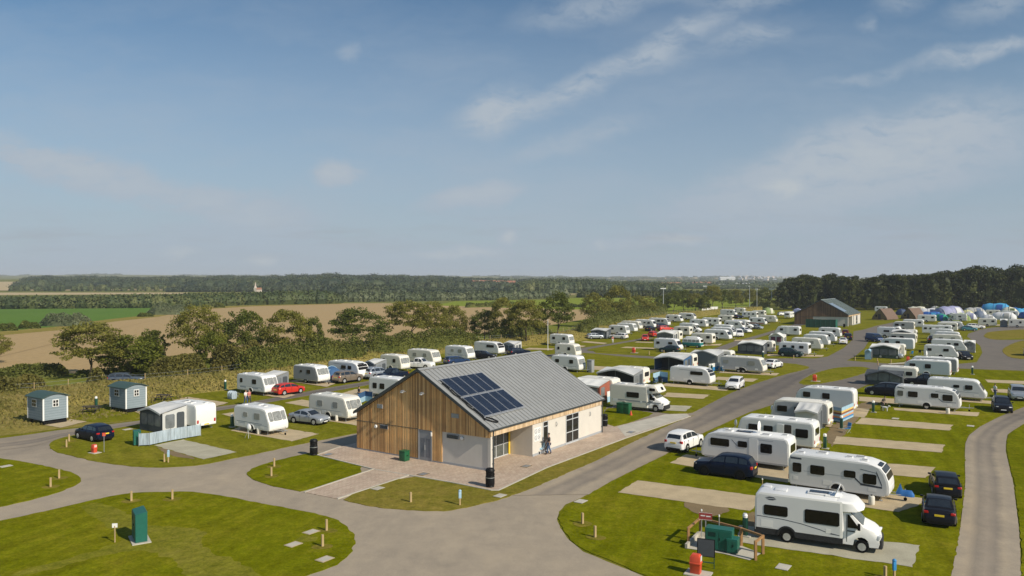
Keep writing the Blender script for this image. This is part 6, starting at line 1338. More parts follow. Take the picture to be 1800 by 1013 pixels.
def treemesh(seed, H=9, Rd=4.2, kind='spread', lm='sage', n=7600, leaf=.31, base=.22):
    rd = random.Random(seed); tk = MB(); lf = MB(); tips = []
    def branch(p, d, L, r, lev):
        q = p; dd = d.copy(); k = 3
        for i in range(k):
            dd = (dd+Vector((rd.gauss(0, .16), rd.gauss(0, .16), rd.gauss(0, .08)+(.06 if lev else .1)))).normalized(); q2 = q+dd*L/k
            tk.tube(q, q2, r*(1-.22*i), r*(1-.22*(i+1)), 6 if lev < 2 else 4, 0, False); q = q2
        if lev >= 2 or L < 1.0: tips.append(q); return
        for i in range(rd.choice((3, 4)) if lev == 0 else 3):
            a = rd.random()*6.28; sp = .55+.35*rd.random()
            nd = (dd*.8+Vector((math.cos(a)*sp, math.sin(a)*sp, .05+.3*rd.random()))).normalized(); branch(q, nd, L*(.62+.2*rd.random()), r*.5, lev+1)
    branch(Vector((0, 0, -.2)), Vector((rd.uniform(-.1, .1), rd.uniform(-.1, .1), 1)).normalized(), H*base+.3, H*.028+.05, 0)
    cl = []
    cz = H*(.57 if kind == 'spread' else .53); hz = H*(.42 if kind == 'spread' else .47)
    for t in tips: cl.append((Vector((t.x, t.y, min(max(t.z, H*.3), H*.95))), 1.0))
    m = {'spread': 78, 'round': 84, 'cone': 60}[kind]
    for i in range(m):
        a = rd.random()*6.28; ph = math.acos(1-rd.random()*(1.65 if kind != 'spread' else 1.5)); rr = (.62+.38*rd.random()**.5)
        x, y, z = math.sin(ph)*math.cos(a)*Rd*rr, math.sin(ph)*math.sin(a)*Rd*rr, math.cos(ph)*hz*rr
        lob = 1+.28*mnoise.noise(Vector((math.cos(a)*1.4, math.sin(a)*1.4, z*.3+seed*3.1)))
        cl.append((Vector((x*lob, y*lob, cz+z)), .8+.5*rd.random()))
    per = n//len(cl)
    for c, s in cl:
        rx = Rd*.25*s; rz = rx*(.34 if kind == 'spread' else .55); tilt = Vector((rd.gauss(0, .2), rd.gauss(0, .2), 0))
        for i in range(per):
            v = Vector((rd.gauss(0, 1), rd.gauss(0, 1), rd.gauss(0, 1))).normalized()*(rd.random()**.4)
            p = c+Vector((v.x*rx, v.y*rx, v.z*rz-(v.x*tilt.x+v.y*tilt.y)*rx-.12*rx*(v.x*v.x+v.y*v.y)))
            leafquad(lf, p, leaf, rd)
    return Nd('tree', None, [Nd('trunk', tk.mesh('trunk', M['bark'], smooth=60)), Nd('crown', lf.flat('crown', LM[lm]))])
T = {'s1': treemesh(1), 's2': treemesh(2, 9.5, 4.6), 's3': treemesh(3, 8.5, 4.4, n=7500), 'r1': treemesh(4, 8, 3.8, 'round', 'green'), 'r2': treemesh(5, 8, 4.0, 'round', 'sage'), 'l1': treemesh(6, 6, 3.2, 'round', 'lime', base=.15), 'g1': treemesh(7, 7, 2.6, 'cone', 'green', 6500, .3), 'g2': treemesh(8, 9, 4.4, 'spread', 'green')}
def tree(t, x, ybase, w_, ytop, label, g='trees along the country road', rot=None, sq=1.0):
    base = {'s1': (9, 4.2), 's2': (9.5, 4.6), 's3': (8.5, 4.4), 'r1': (8, 3.8), 'r2': (8, 4.0), 'l1': (6, 3.2), 'g1': (7, 2.6), 'g2': (9, 4.4)}[t]
    p = G(x, ybase); d = p.y; h = (ybase-ytop)/FPX*d; r_ = w_/2/FPX*d
    o = put(T[t], Vector((p.x, p.y, -.05)), rot if rot is not None else x*.7, label, 'tree', g); o.scale = (r_/base[1]*.93, r_/base[1]*.93, h/base[0]*1.07); return o
tree('s1', 160, 664, 118, 567, 'wide olive-brown tree, the leftmost whole one, beyond the left hut', rot=1)
tree('l1', 228, 661, 108, 596, 'low bright green tree just right of the leftmost wide tree')
tree('g1', 268, 650, 50, 583, 'slim pale green tree behind the low bright one')
tree('s2', 347, 650, 96, 541, 'tall airy brown tree with bare-looking crown behind the country road')
tree('l1', 372, 655, 52, 590, 'small bright green tree in front of the tall airy brown one')
tree('r1', 430, 640, 84, 553, 'dense dark green domed tree between two airy brown ones')
tree('s3', 503, 648, 86, 548, 'flat-topped tree with thin visible trunk, right of the dark domed tree')
tree('g1', 552, 622, 36, 561, 'small dark green tree right of the flat-topped one')
tree('g2', 632, 618, 108, 545, 'broad dark layered tree above the hedge, left of the twin oaks')
tree('s1', 717, 606, 82, 529, 'tall layered tree with dark trunk over the hedge', rot=2)
tree('s2', 760, 604, 66, 533, 'olive tree merging with the tall layered one')
tree('r2', 799, 600, 48, 541, 'round-headed olive tree with smooth outline')
tree('r1', 852, 600, 52, 549, 'low dark tree left of the pale-topped group')
tree('s3', 884, 602, 46, 526, 'thin pale-topped tree in the middle of the hedge line')
tree('s1', 925, 606, 66, 527, 'olive layered tree, left of the dark round one by the flagpole')
tree('g2', 977, 598, 66, 517, 'dark green layered tree behind the flagpole')
tree('s2', 1043, 575, 46, 517, 'olive tree right of the gap in the hedge line')
tree('r2', 1085, 568, 50, 506, 'large olive domed tree at the right of the hedge line')
tree('s3', 1128, 560, 52, 521, 'low spreading olive tree right of the large domed one')
tree('s3', -12, 640, 60, 588, 'olive tree cut by the left edge of the picture')
tree('r2', 1062, 572, 30, 530, 'small olive tree tucked left of the large domed one')
for i, (x, yb, w_, yt, t, lb) in enumerate([(1183, 549, 32, 513, 'g2', 'dark tree right of the first floodlight pole'), (1202, 547, 30, 512, 'r1', 'dark green tree between the first two floodlight poles'), (1222, 548, 32, 518, 'r2', 'olive tree between the first two floodlight poles'), (1252, 546, 34, 502, 's1', 'tall dark olive tree just right of the second floodlight pole'), (1270, 544, 34, 510, 'g2', 'dark layered tree behind the white barrier'), (1293, 541, 30, 511, 'r2', 'olive tree left of the middle floodlight poles'), (1166, 548, 30, 520, 'r1', 'round dark tree left of the first floodlight pole'), (1238, 549, 24, 522, 'l1', 'small green tree at the foot of the second floodlight pole'), (1320, 538, 26, 510, 'r2', 'olive tree behind the middle floodlight poles'), (1345, 537, 30, 508, 'r1', 'dark tree between the middle and right floodlight poles'), (1366, 537, 26, 509, 's1', 'olive tree at the left end of the tall wood')]):
    tree(t, x, yb, w_, yt, lb, 'trees at the top of the park')
# bushes and hedges
def hedgemesh(pts, wd, h, lm, n, leaf=.34, seed=0, vary=.45):
    rd = random.Random(seed); lf = MB(); core = MB(); segs = [(pts[i], pts[i+1], (pts[i+1]-pts[i]).length) for i in range(len(pts)-1)]; tot = sum(s[2] for s in segs); c0 = pts[0]
    def at(t):
        d = t*tot
        for a, b, L in segs:
            if d <= L: return a.lerp(b, d/L), (b-a).normalized()
            d -= L
        return segs[-1][1], (segs[-1][1]-segs[-1][0]).normalized()
    def hh(p): return h*(1+vary*mnoise.noise(Vector((p.x*.16, p.y*.16, seed)))+.5*vary*mnoise.noise(Vector((p.x*.55, p.y*.55, seed+9))))
    for i in range(n):
        t = rd.random(); p, d = at(t); nn = Vector((-d.y, d.x, 0)); a = math.acos(rd.uniform(-1, 1)); k = 1-.3*rd.random()**2; e = min(1, min(t, 1-t)*tot/(wd*.5)+.25)
        q = p+nn*math.cos(a)*wd/2*k*(1+.25*mnoise.noise(Vector((p.x*.4, p.y*.4, 5))))*e; q.z = hh(p)*e*math.sin(a)**.75*k+rd.gauss(0, .08)
        leafquad(lf, q-c0, leaf, rd)
    def fn(u, v):
        p, d = at(min(.999, max(.001, u))); nn = Vector((-d.y, d.x, 0)); e = min(1, min(u, 1-u)*tot/(wd*.5)+.1); a = math.pi*v; q = p+nn*math.cos(a)*wd/2*.74*e; q.z = max(0, hh(p)*.76*e*math.sin(a)**.8); return q-c0
    core.grid(fn, max(6, int(tot/1.2)), 6)
    return Nd('hedge', None, [Nd('foliage', lf.flat('foliage', LM[lm])), Nd('inner_growth', core.mesh('inner_growth', LM[lm], smooth=0))]), c0
def hedge(px, wd, h, lm, n, label, cat='hedge', g='hedges beside the country road', seed=0, leaf=.34, vary=.45):
    nd, c0 = hedgemesh([G(x, y) for x, y in px], wd, h, lm, n, leaf, seed, vary); nd.name = cat.replace(' ', '_'); return put(nd, c0, 0, label, cat, g)
hedge([(415, 668), (470, 660), (560, 645), (640, 634)], 5, 4.3, 'hedge', 9000, 'long dark hedge in front of the country road behind the bronze SUV', seed=1)
hedge([(640, 632), (720, 623), (800, 615), (838, 611)], 6, 4.2, 'hedge', 9000, 'long dark hedge above the cream caravans, ending at the road gap', seed=2)
hedge([(862, 607), (900, 603), (960, 595)], 5, 4.3, 'hedge', 6000, 'dark hedge between the road gap and the flagpole', seed=3)
hedge([(1020, 592), (1045, 586)], 4.5, 4.2, 'hedge', 2500, 'short dark hedge right of the second road gap', seed=4)
hedge([(1040, 582), (1080, 572), (1120, 563), (1165, 556)], 8, 4.8, 'hedge', 8000, 'high mixed hedge running up to the first floodlight pole', seed=5, leaf=.42)
hedge([(-30, 712), (30, 704), (85, 696)], 5, 3.4, 'rust', 6500, 'rusty green bushes beyond the left hut, at the picture edge', 'bushes', seed=6)
hedge([(148, 691), (192, 686)], 4, 3.0, 'rust', 3500, 'brownish bush between the two huts behind the bank', 'bush', seed=7)
hedge([(258, 674), (310, 667), (366, 661)], 5, 3.6, 'rust', 7500, 'rusty bushes right of the right-hand hut', 'bushes', seed=8)
hedge([(372, 664), (430, 656), (466, 652)], 6, 5.0, 'rust', 8500, 'large rusty brown bush behind the wide grey awning', 'bush', seed=9)
hedge([(-20, 672), (60, 665), (120, 660)], 3, 2.0, 'hedge', 3500, 'low green hedge along the stubble field at the left', seed=10)
hedge([(130, 664), (260, 652), (300, 648), (345, 644), (420, 636), (500, 628), (620, 614), (760, 603), (900, 588)], 1.8, 1.1, 'green', 9000, 'clipped dark hedge on the far side of the country road', seed=11, vary=.2)
hedge([(1395, 541), (1360, 542), (1320, 541)], 6, 4, 'hedge', 2500, 'dark hedge behind the motor caravans at the top of the park', g='hedges at the top of the park', seed=12, leaf=.6)
hedge([(1395, 541), (1440, 543)], 6, 4, 'hedge', 2000, 'dark hedge left of the distant brown building', g='hedges at the top of the park', seed=13, leaf=.6)
for i, (x, y, w_, h, lm, lb) in enumerate([(115, 573, 8, 4, 'silver', 'pale round thicket on the field edge, left'), (296, 553, 9, 4.2, 'silver', 'pale round thicket at the corner of the green field'), (50, 578, 3, 2, 'green', 'small dark bush on the field edge'), (8, 582, 3, 2, 'green', 'small dark bush at the left edge of the field'), (255, 557, 3, 1.3, 'green', 'low scrub left of the corner thicket'), (385, 541, 2.6, 2, 'green', 'tiny dark bush on the far field edge')]):
    p = G(x, y); nd, c0 = hedgemesh([Vector((p.x-w_, p.y, 0)), Vector((p.x+w_, p.y+1, 0))], w_*1.1, h, lm, 1800, .5, 20+i); nd.name = 'bush'; put(nd, c0, 0, lb, 'bush', 'bushes on the field edges')
hedge([(970, 539.5), (1030, 540.5)], 3, 2.0, 'green', 700, 'dark field hedge beyond the dark layered tree', g='field hedges', seed=31, leaf=.7)
hedge([(818, 541), (860, 540), (905, 539)], 3, 2.5, 'green', 1200, 'short dark field hedge across the stubble field', g='field hedges', seed=30, leaf=.7)

# the tall wood on the right: individual trees sharing a few forms
def woodtree(seed, H, Rd):
    rd = random.Random(seed); lf = MB(); tk = MB(); tk.tube((0, 0, -.3), (0, 0, H*.5), .4, .2, 7)
    cl = []
    for i in range(64):
        a = rd.random()*6.28; z = rd.uniform(.08, 1)**.8; rr = Rd*(math.sin(math.pi*(.12+.80*z))**.6)*(.55+.5*rd.random()); cl.append((Vector((rr*math.cos(a), rr*math.sin(a), H*z*.95)), rd.uniform(1.0, 2.1)))
    for c, s in cl:
        for i in range(56):
            v = Vector((rd.gauss(0, 1), rd.gauss(0, 1), rd.gauss(0, 1))).normalized()*(rd.random()**.35); leafquad(lf, c+Vector((v.x*s, v.y*s, v.z*s*.65)), .8, rd, .8)
    core = MB(); core.loft([[(Rd*.42*k*math.cos(t)*(1+.2*math.sin(3*t+seed)), Rd*.42*k*math.sin(t), H*z) for t in [2*math.pi*j/9 for j in range(9)]] for z, k in ((.05, .6), (.2, 1), (.5, 1.1), (.75, .8), (.88, .35))])
    return Nd('tree', None, [Nd('trunk', tk.mesh('trunk', M['bark'])), Nd('crown', lf.flat('crown', LM['wood']), [Nd('inner_growth', core.mesh('inner_growth', LM['wood'], smooth=0))])])
WT = [woodtree(40+i, 18, 6) for i in range(5)]
rw = random.Random(11); k = 0
top = [(1370, 500), (1385, 487), (1420, 484), (1450, 481), (1480, 485), (1530, 487), (1570, 482), (1620, 478), (1650, 478), (1680, 475), (1720, 466), (1745, 473), (1770, 472), (1795, 466), (1830, 470), (1900, 465), (2000, 465)]
def wlab(x, r_):
    zone = next(n for lim, n in ((1410, 'at its left end'), (1460, 'behind the left end of the brown building'), (1530, 'behind the roof of the brown building'), (1580, 'behind the nearer camping pod'), (1640, 'behind the right-hand camping pod'), (1700, 'behind the royal blue and lilac tents'), (1740, 'behind the grey and yellow tents'), (1800, 'behind the big pale blue tent'), (9999, 'at the right edge of the picture')) if x < lim)
    return ('front row', 'middle row', 'back row')[r_]+' tree of the dark wood, '+zone
for rowi, (y0, y1) in enumerate(((545.5, 545.0), (542.5, 542), (540, 539.5))):
    x = 1378+rowi*9
    while x < 1960:
        p = G(x+rw.uniform(-4, 4), y0+(.6 if x < 1450 and rowi == 0 else 0)-(1.5 if x < 1470 else 0)); yt = interp(top, x)+rw.uniform(-2, 5)-rowi*1; hgt = CAM_H+(490-yt)/FPX*p.y
        o = put(WT[rw.randrange(5)], p, rw.random()*6.28, wlab(p.x/p.y*FPX+900, rowi), 'tree', 'trees of the tall wood'); s = hgt/18.2; o.scale = (s*.95, s*.95, s); k += 1
        x += 22+rw.uniform(-4, 6)
# shrubs in front of the wood foot
# far woods (each reads as one mass)
def farwood(name, spots, label, lm='far', leafs=1.7, nper=95):
    rd = random.Random(len(spots)); lf = MB()
    for (p, H, r_) in spots:
        nn = 8; core = [[(p.x+r_*.72*k_*math.cos(t), p.y+r_*.72*k_*math.sin(t), p.z+H*z) for t in [2*math.pi*j/nn for j in range(nn)]] for z, k_ in ((-.03, .95), (.35, 1.1), (.68, .85), (.86, .4))]
        lf.loft(core)
        for i in range(nper):
            a = rd.random()*6.28; z = rd.random()**.7; k_ = math.sin(math.pi*(.2+.74*z))**.5; q = p+Vector((math.cos(a)*r_*k_, math.sin(a)*r_*k_, H*z*(.93+.12*rd.random()))); leafquad(lf, q, leafs, rd, .6)
    o = structure(name, lf.flat(name, LM[lm])); o['kind'] = 'stuff'; tag(o, label, 'wood'); return o
rf = random.Random(8)
# belt at the far side of the green field
sp = []
for x in range(-120, 592, 7):
    yb = interp([(-120, 543), (0, 543), (270, 541), (400, 537), (592, 533.5)], x)
    for rr in range(3):
        p = G(x+rf.uniform(-4, 4), yb-rr*1.1); ht = interp([(-120, 522), (100, 521), (200, 519), (350, 517), (450, 514), (560, 511), (580, 515), (592, 522)], x); sp.append((p, CAM_H-(ht+rf.uniform(-1.5, 2)-490)/FPX*p.y, 5.5+rf.random()*2.5))
farwood('tree_belt', sp, 'long green tree belt beyond the green crop field', 'far', 1.3, 80)
sp = []
for x in range(606, 1000, 9):
    yb = interp([(600, 531), (700, 530), (760, 529), (900, 527), (1000, 523)], x); p = G(x, yb); sp.append((p, rf.uniform(4.5, 7.5) if x < 960 else 8, rf.uniform(3.5, 6)))
farwood('willow_belt', sp, 'silvery low thicket of mixed trees beyond the stubble field', 'silver', 1.3, 90)
# wood on the flat behind the thicket
sp = []
for rr in range(5):
    for x in range(300 if rr > 1 else 590, 905, 8):
        yb = 520-rr*1.7; p = G(x+rf.uniform(-4, 4), yb if x > 590 else yb-3); yt = interp([(300, 503), (600, 497), (700, 500), (800, 510), (850, 506), (905, 508)], x)+rf.uniform(-2, 2); H = max(6, CAM_H+(490-yt)/FPX*p.y); sp.append((p, H*(.8+.04*rr), 7+rf.random()*3))
farwood('middle_wood', [s for s in sp if not (800 < 900+s[0].x/s[0].y*FPX < 1000 and rf.random() < .6)], 'middle-distance wood to the left of the park', 'ridge', 1.8, 90)
# ridge wood on the rising ground
sp = []
for rr in range(9):
    for x in range(38, 960, 8):
        z_ = 905+rr*72+rf.uniform(-30, 30)
        if x < 330 and rr > 7: pass
        X = (x+rf.uniform(-4, 4)-900)/FPX*z_; az = X/z_
        tp = interp([(30, 500), (45, 488), (60, 485.5), (300, 486), (420, 484), (560, 481), (700, 482), (800, 485), (860, 488), (900, 490), (960, 491)], x)
        tp += 2.6*mnoise.noise(Vector((x*.035, 1.7, 0)))+1.4*mnoise.noise(Vector((x*.12, 4.2, 0))); g0 = terrain(X, z_); H = CAM_H+(490-tp-rf.uniform(-1.2, 2.2)-(8-rr)*.9)/FPX*z_-g0
        H = min(H, 25)
        if H > 3 and not (rr < 1 and x < 330): sp.append((Vector((X, z_, g0)), H*rf.uniform(.78, 1.08), rf.choice((6, 9, 12, 16))+rf.random()*3))
farwood('ridge_wood', sp, 'long wooded ridge on the horizon at the left', 'ridge', 2.0, 90)
# dense domed wood in the centre and the conifer belt
sp = []
for rr in range(5):
    for x in range(905, 1190, 8):
        p = G(x+rf.uniform(-3, 3), 515.5-rr*2.2); tp = interp([(905, 496), (925, 491), (960, 488), (1030, 488), (1060, 491), (1080, 494), (1120, 493), (1190, 497)], x)+rf.uniform(-1, 2)+(4-rr)*1.0; sp.append((p, CAM_H+(490-tp)/FPX*p.y, 8+rf.random()*3))
for rr in range(3):
    for x in range(1180, 1400, 9): p = G(x, 508-rr*3); tp = interp([(1180, 499), (1240, 500), (1400, 498)], x)+rf.uniform(-1, 2); sp.append((p, CAM_H+(490-tp)/FPX*p.y, 9+rf.random()*3))
farwood('domed_wood', sp, 'dense domed wood on the horizon left of centre park', 'far', 1.8, 90)
sp = []
for rr in range(2):
    for x in range(1022, 1330, 6): p = G(x, 523.5-rr*.8); sp.append((p, CAM_H-(511+rf.uniform(-1, 1)-490)/FPX*p.y, 4.5))
farwood('conifer_belt', sp, 'dark conifer shelter belt across the bright pasture', 'wood', 1.3, 60)
# scattered trees on the far plain, below the horizon
sp = []
for i in range(520):
    x = rf.uniform(880, 1420); z_ = rf.uniform(1300, 4300); X = (x-900)/FPX*z_; sp.append((Vector((X, z_, terrain(X, z_)-.5)), rf.uniform(5, 10), rf.uniform(9, 30)))
farwood('plain_trees', sp, 'scattered hedges and copses on the far plain', 'far', 5, 26)
sp = []
for i in range(150):
    x = rf.uniform(-100, 1800); z_ = rf.uniform(4700, 5600); X = (x-900)/FPX*z_; sp.append((Vector((X, z_, terrain(X, z_)-1)), rf.uniform(5, 10), rf.uniform(14, 60)))
farwood('horizon_trees', sp, 'faint line of trees on the horizon', 'far', 8, 20)
# thin line of trees along the tan field left
sp = [(GT(x, 512.5), rf.uniform(5, 9), rf.uniform(3, 5.5)) for x in (20, 30, 37, 48, 66, 82, 92, 101, 110, 130, 140, 150, 160, 172, 182, 190, 205, 218, 232, 245, 260, 275, 290, 305, 320)]
farwood('field_trees', sp, 'small trees along the straw field below the ridge', 'far', 1.6, 70)
# ------------------------------------------------------------ village and far buildings
def house(w_, l_, e_, r_, wall='brick', roof='tile', chim=True):
    b = MB(); b.prism([(-w_/2, -l_/2, 0), (w_/2, -l_/2, 0), (w_/2, -l_/2, e_), (0, -l_/2, r_-.1), (-w_/2, -l_/2, e_)], (0, l_, 0)); r = Nd('house', None, [Nd('wall', b.mesh('wall', M[wall], smooth=0))])
    m = MB()
    for s in (-1, 1): m.prism([(0, -l_/2-.3, r_+.1), (s*(w_/2+.4), -l_/2-.3, e_-.25), (s*(w_/2+.4), -l_/2-.3, e_-.05), (0, -l_/2-.3, r_+.32)], (0, l_+.6, 0))
    rn_ = Nd('roof', m.mesh('roof', M[roof], smooth=0)); r.add(rn_)
    if chim: m = MB(); m.box(-.5, .5, l_/2-1.2, l_/2-.3, r_-.6, r_+1.3); rn_.add(Nd('chimney', m.mesh('chimney', M[wall], smooth=0)))
    m = MB()
    for y in (-l_*.3, 0, l_*.3):
        for z in (1, 3.4): m.box(-w_/2-.05, -w_/2+.05, y-.6, y+.6, z, z+1.2)
    r.add(Nd('window', m.mesh('window', M['dglass'], smooth=0))); return r
HS = [house(8, 14, 5, 8), house(8, 10, 5, 8, 'render'), house(9, 22, 5, 8.5)]
TS = [house(8, 12, 5, 8, 'offwhite', 'stone'), house(8, 10, 5, 8, 'render', 'sgrey'), house(9, 16, 5, 8.5, 'stone', 'sgrey')]
vill = [(838, 503.5, 'left end of the small red-roofed village'), (848, 504, 'left part of the small red-roofed village'), (858, 503.5, 'middle of the small red-roofed village'), (869, 503.8, 'right of the middle of the small red-roofed village'), (880, 503.4, 'right end of the small red-roofed village'), (893, 504, 'detached at the right of the small red-roofed village'),
        (1160, 505.5, 'left end of the long red terrace beyond the conifer belt'), (1172, 505.5, 'second in the long red terrace beyond the conifer belt'), (1183, 505.5, 'third in the long red terrace beyond the conifer belt'), (1191, 505.5, 'right end of the long red terrace beyond the conifer belt'), (1222, 503.5, 'alone right of the long red terrace'), (1240, 503.5, 'left of the white sheds on the plain')]
for i, (x, y, lb) in enumerate(vill):
    put(HS[i % 3], GT(x, y), R(75+((i*37) % 30)), 'distant red-roofed house, '+lb, 'house', 'village houses on the plain', scale=1.0)
rv = random.Random(2)
for i in range(46):
    x = rv.uniform(1285, 1392); z_ = rv.uniform(3000, 4900); X = (x-900)/FPX*z_
    put(TS[rv.randrange(3)], (X, z_, terrain(X, z_)), rv.random()*3, 'tiny pale house of the distant town on the horizon, left of the tall wood', 'house', 'houses of the distant town', 0, 1.2)
def shed(x, y, l_, w_, h, label, roof='white'):
    b = MB(); b.box(-l_/2, l_/2, -w_/2, w_/2, 0, h); m = MB(); m.prism([(-l_/2-.5, -w_/2-.5, h), (-l_/2-.5, 0, h+w_*.14), (-l_/2-.5, w_/2+.5, h)], (l_+1, 0, 0)); d = MB(); d.box(-4, 4, -w_/2-.1, -w_/2, 0, h*.7)
    put(Nd('industrial_shed', None, [Nd('wall', b.mesh('wall', M['offwhite'], smooth=0)), Nd('roof', m.mesh('roof', M[roof], smooth=0)), Nd('door', d.mesh('door', M['sgrey'], smooth=0))]), GT(x, y), 0, label, 'shed', 'pale sheds on the plain')
shed(1278, 494.2, 60, 26, 13, 'large pale industrial building on the horizon'); shed(1305, 504, 26, 12, 5, 'long low white-roofed shed in front of the large pale building'); shed(1272, 505, 17, 10, 4, 'short white-roofed shed left of the long low one')
# church with spire among the trees
m = MB(); m.box(-3, 3, -3, 3, 0, 11); sp_ = MB(); sp_.loft([[(3*k_*math.cos(t+.785)*1.2, 3*k_*math.sin(t+.785)*1.2, z) for t in (0, 1.571, 3.142, 4.712)] for z, k_ in ((11, 1), (14, .6), (25, .03))]); nv = MB(); nv.box(3, 14, -4, 4, 0, 7); rf_ = MB(); rf_.prism([(3, -4.4, 6.9), (3, 0, 11), (3, 4.4, 6.9)], (11.4, 0, 0))
pch = GT(449, 510.5)
put(Nd('church', None, [Nd('tower', m.mesh('tower', M['concrete'], smooth=0)), Nd('spire', sp_.mesh('spire', M['stone'], smooth=0)), Nd('nave', nv.mesh('nave', M['stone'], smooth=0)), Nd('roof', rf_.mesh('roof', M['tile'], smooth=0))]), Vector(((449-900)/FPX*845, 845, 0)), 0, 'pale stone church with a pointed spire rising from the woods', 'church', scale=.46)

# ------------------------------------------------------------ posts, bins, cabinets
def post(): return Nd('bollard', MB().prism([(-.065, -.065, -.05), (.065, -.065, -.05), (.065, .065, -.05), (-.065, .065, -.05)], (0, 0, .72)).mesh('bollard', M['wood'], .012, 1, 0))
PO = post()
posts = [(104, 842, 'upper one of two on the left lawn'), (89, 857, 'lower one of two on the left lawn'), (231, 882, 'left one of two on the near edge of the big front lawn'), (303, 879, 'right one of two on the near edge of the big front lawn'), (574, 934, 'upper one of two at the right tip of the big front lawn'), (567, 962, 'lower one of two at the right tip of the big front lawn'),
 (482, 821, 'upper one of two on the curved lawn by the black bin'), (477, 838, 'lower one of two on the curved lawn by the black bin'), (722, 884, 'left of the blue tap post below the paving'), (1024, 922, 'upper one of two on the right-hand lawn tip'), (1046, 946, 'lower one of two on the right-hand lawn tip'),
 (117, 787, 'lower one of two left of the navy hatchback'), (121.5, 777, 'upper one of two left of the navy hatchback'), (289, 813, 'beside the blue sign at the foot of the left island'), (1395, 631, 'right of the dark green SUV by the cross road'), (1566, 639, 'right of the middle in front of the silver people carrier'), (1542, 637, 'in front of the silver people carrier'), (1503, 634, 'left of the silver people carrier, on the road corner'), (1543, 642, 'on the corner below the silver people carrier'),
 (1167, 622, 'in front of the dark green hatchback'), (1141, 624, 'left of the dark green hatchback'), (1188, 621, 'right of the dark green hatchback'), (1556, 1020, 'cut by the bottom edge below the motorhome')]
for x, y, lb in posts: put(PO, G(x, y)+Vector((0, 0, .04)), .5, 'short wooden bollard, '+lb, 'bollard', 'wooden bollards on the lawns')
for i, (x, y, _l) in enumerate(posts[:13]+posts[-1:]):
    c = G(x, y); sheet('short_grass', [c+Vector((math.cos(a_)*.62, math.sin(a_)*.5, 0)) for a_ in [6.283*k_/10 for k_ in range(10)]], .0535+.0004*i, M['lawn3'], 1, .12, world=True)
def binn():
    m = MB(); m.lathe([(0, 0), (.27, .0), (.29, .06), (.27, .1), (.30, .16), (.30, .68), (.28, .72), (.28, .98), (.31, 1.02), (.31, 1.08), (.24, 1.2), (0, 1.22)], n=20); r = Nd('litter_bin', None, [Nd('body', m.mesh('body', M['black']))])
    s = MB(); s.prism([(x, -.283, z) for x, z in rrect(-.16, .16, .76, .94, .03)], (0, -.02, 0)); r.add(Nd('opening', s.mesh('opening', M['tyre'], smooth=0))); b = MB(); b.lathe([(.305, .60), (.315, .60), (.315, .64), (.305, .64)], n=20); r.add(Nd('band', b.mesh('band', M['steel']))); return r
BN = binn()
put(BN, G(551.5, 801)+Vector((0, 0, .06)), 0, 'black litter bin at the left corner of the paving', 'bin', 'black litter bins', scale=1.1)
put(BN, G(861.5, 857)+Vector((0, 0, .06)), .6, 'black litter bin in front of the near corner of the shower block', 'bin', 'black litter bins', scale=1.1)
put(BN, G(1063, 750)+Vector((0, 0, .06)), .9, 'black litter bin at the far end of the shower block', 'bin', 'black litter bins', scale=1.0)
def box_with_lid(w_, d, h, mm, name, lidm=None, lidh=.06):
    m = MB(); m.box(-w_/2, w_/2, -d/2, d/2, 0, h); l = MB(); l.box(-w_/2-.03, w_/2+.03, -d/2-.03, d/2+.03, h, h+lidh); h_ = MB(); h_.box(-.08, .08, -d/2-.05, -d/2, h*.55, h*.55+.04)
    return Nd(name, None, [Nd('body', m.mesh('body', M[mm], .02)), Nd('lid', l.mesh('lid', M[lidm or mm], .02)), Nd('handle', h_.mesh('handle', M['black'], smooth=0))])
put(box_with_lid(.62, .62, .78, 'binGreen', 'grit_bin'), G(713, 811)+Vector((-.1, .0, .06)), BH_ANG, 'green plastic box on the paving against the timber gable', 'grit bin')
put(box_with_lid(.8, .8, 1.1, 'binGreen', 'wheeled_bin'), G(1092, 727)+Vector((0, 0, .06)), F_, 'dark green bin in front of the overcab motorhome, the left one', 'bin', 'green wheeled bins')
put(box_with_lid(.8, .8, 1.1, 'binGreen', 'wheeled_bin'), G(1102, 728)+Vector((0, 0, .06)), F_, 'dark green bin in front of the overcab motorhome, the right one', 'bin', 'green wheeled bins')
m = MB(); m.lathe([(.17, 0), (.17, .04), (.03, .5), (.0, .52)], n=10); m2 = MB(); m2.lathe([(.125, .14), (.085, .28)], n=10); put(Nd('traffic_cone', None, [Nd('cone', m.mesh('cone', M['red'])), Nd('white_band', m2.mesh('white_band', M['white']))]), G(1109, 731)+Vector((0, 0, .06)), 0, 'small red traffic cone beside the green bins', 'cone')
def firebox():
    r = Nd('fire_point', None); m = MB()
    m.loft([[(-.26*k, -.22*k, z), (.26*k, -.22*k, z), (.26*k, .22*k, z), (-.26*k, .22*k, z)] for z, k in ((.05, .92), (.5, 1.0), (.52, 1.08), (.58, 1.08), (.60, 1.0), (.86, .98), (.98, .7))]); r.add(Nd('body', m.mesh('body', M['red'], .025)))
    s = MB(); s.box(.265, .275, -.12, -.02, .66, .92); s.box(.265, .275, .03, .13, .66, .92); r.add(Nd('label_plate', s.mesh('label_plate', M['whitecloth'], smooth=0)))
    c = MB(); c.box(-.5, .75, -.45, .45, 0, .05); r.add(Nd('concrete_slab', c.mesh('concrete_slab', M['concrete'], smooth=0))); return r
FB = firebox()
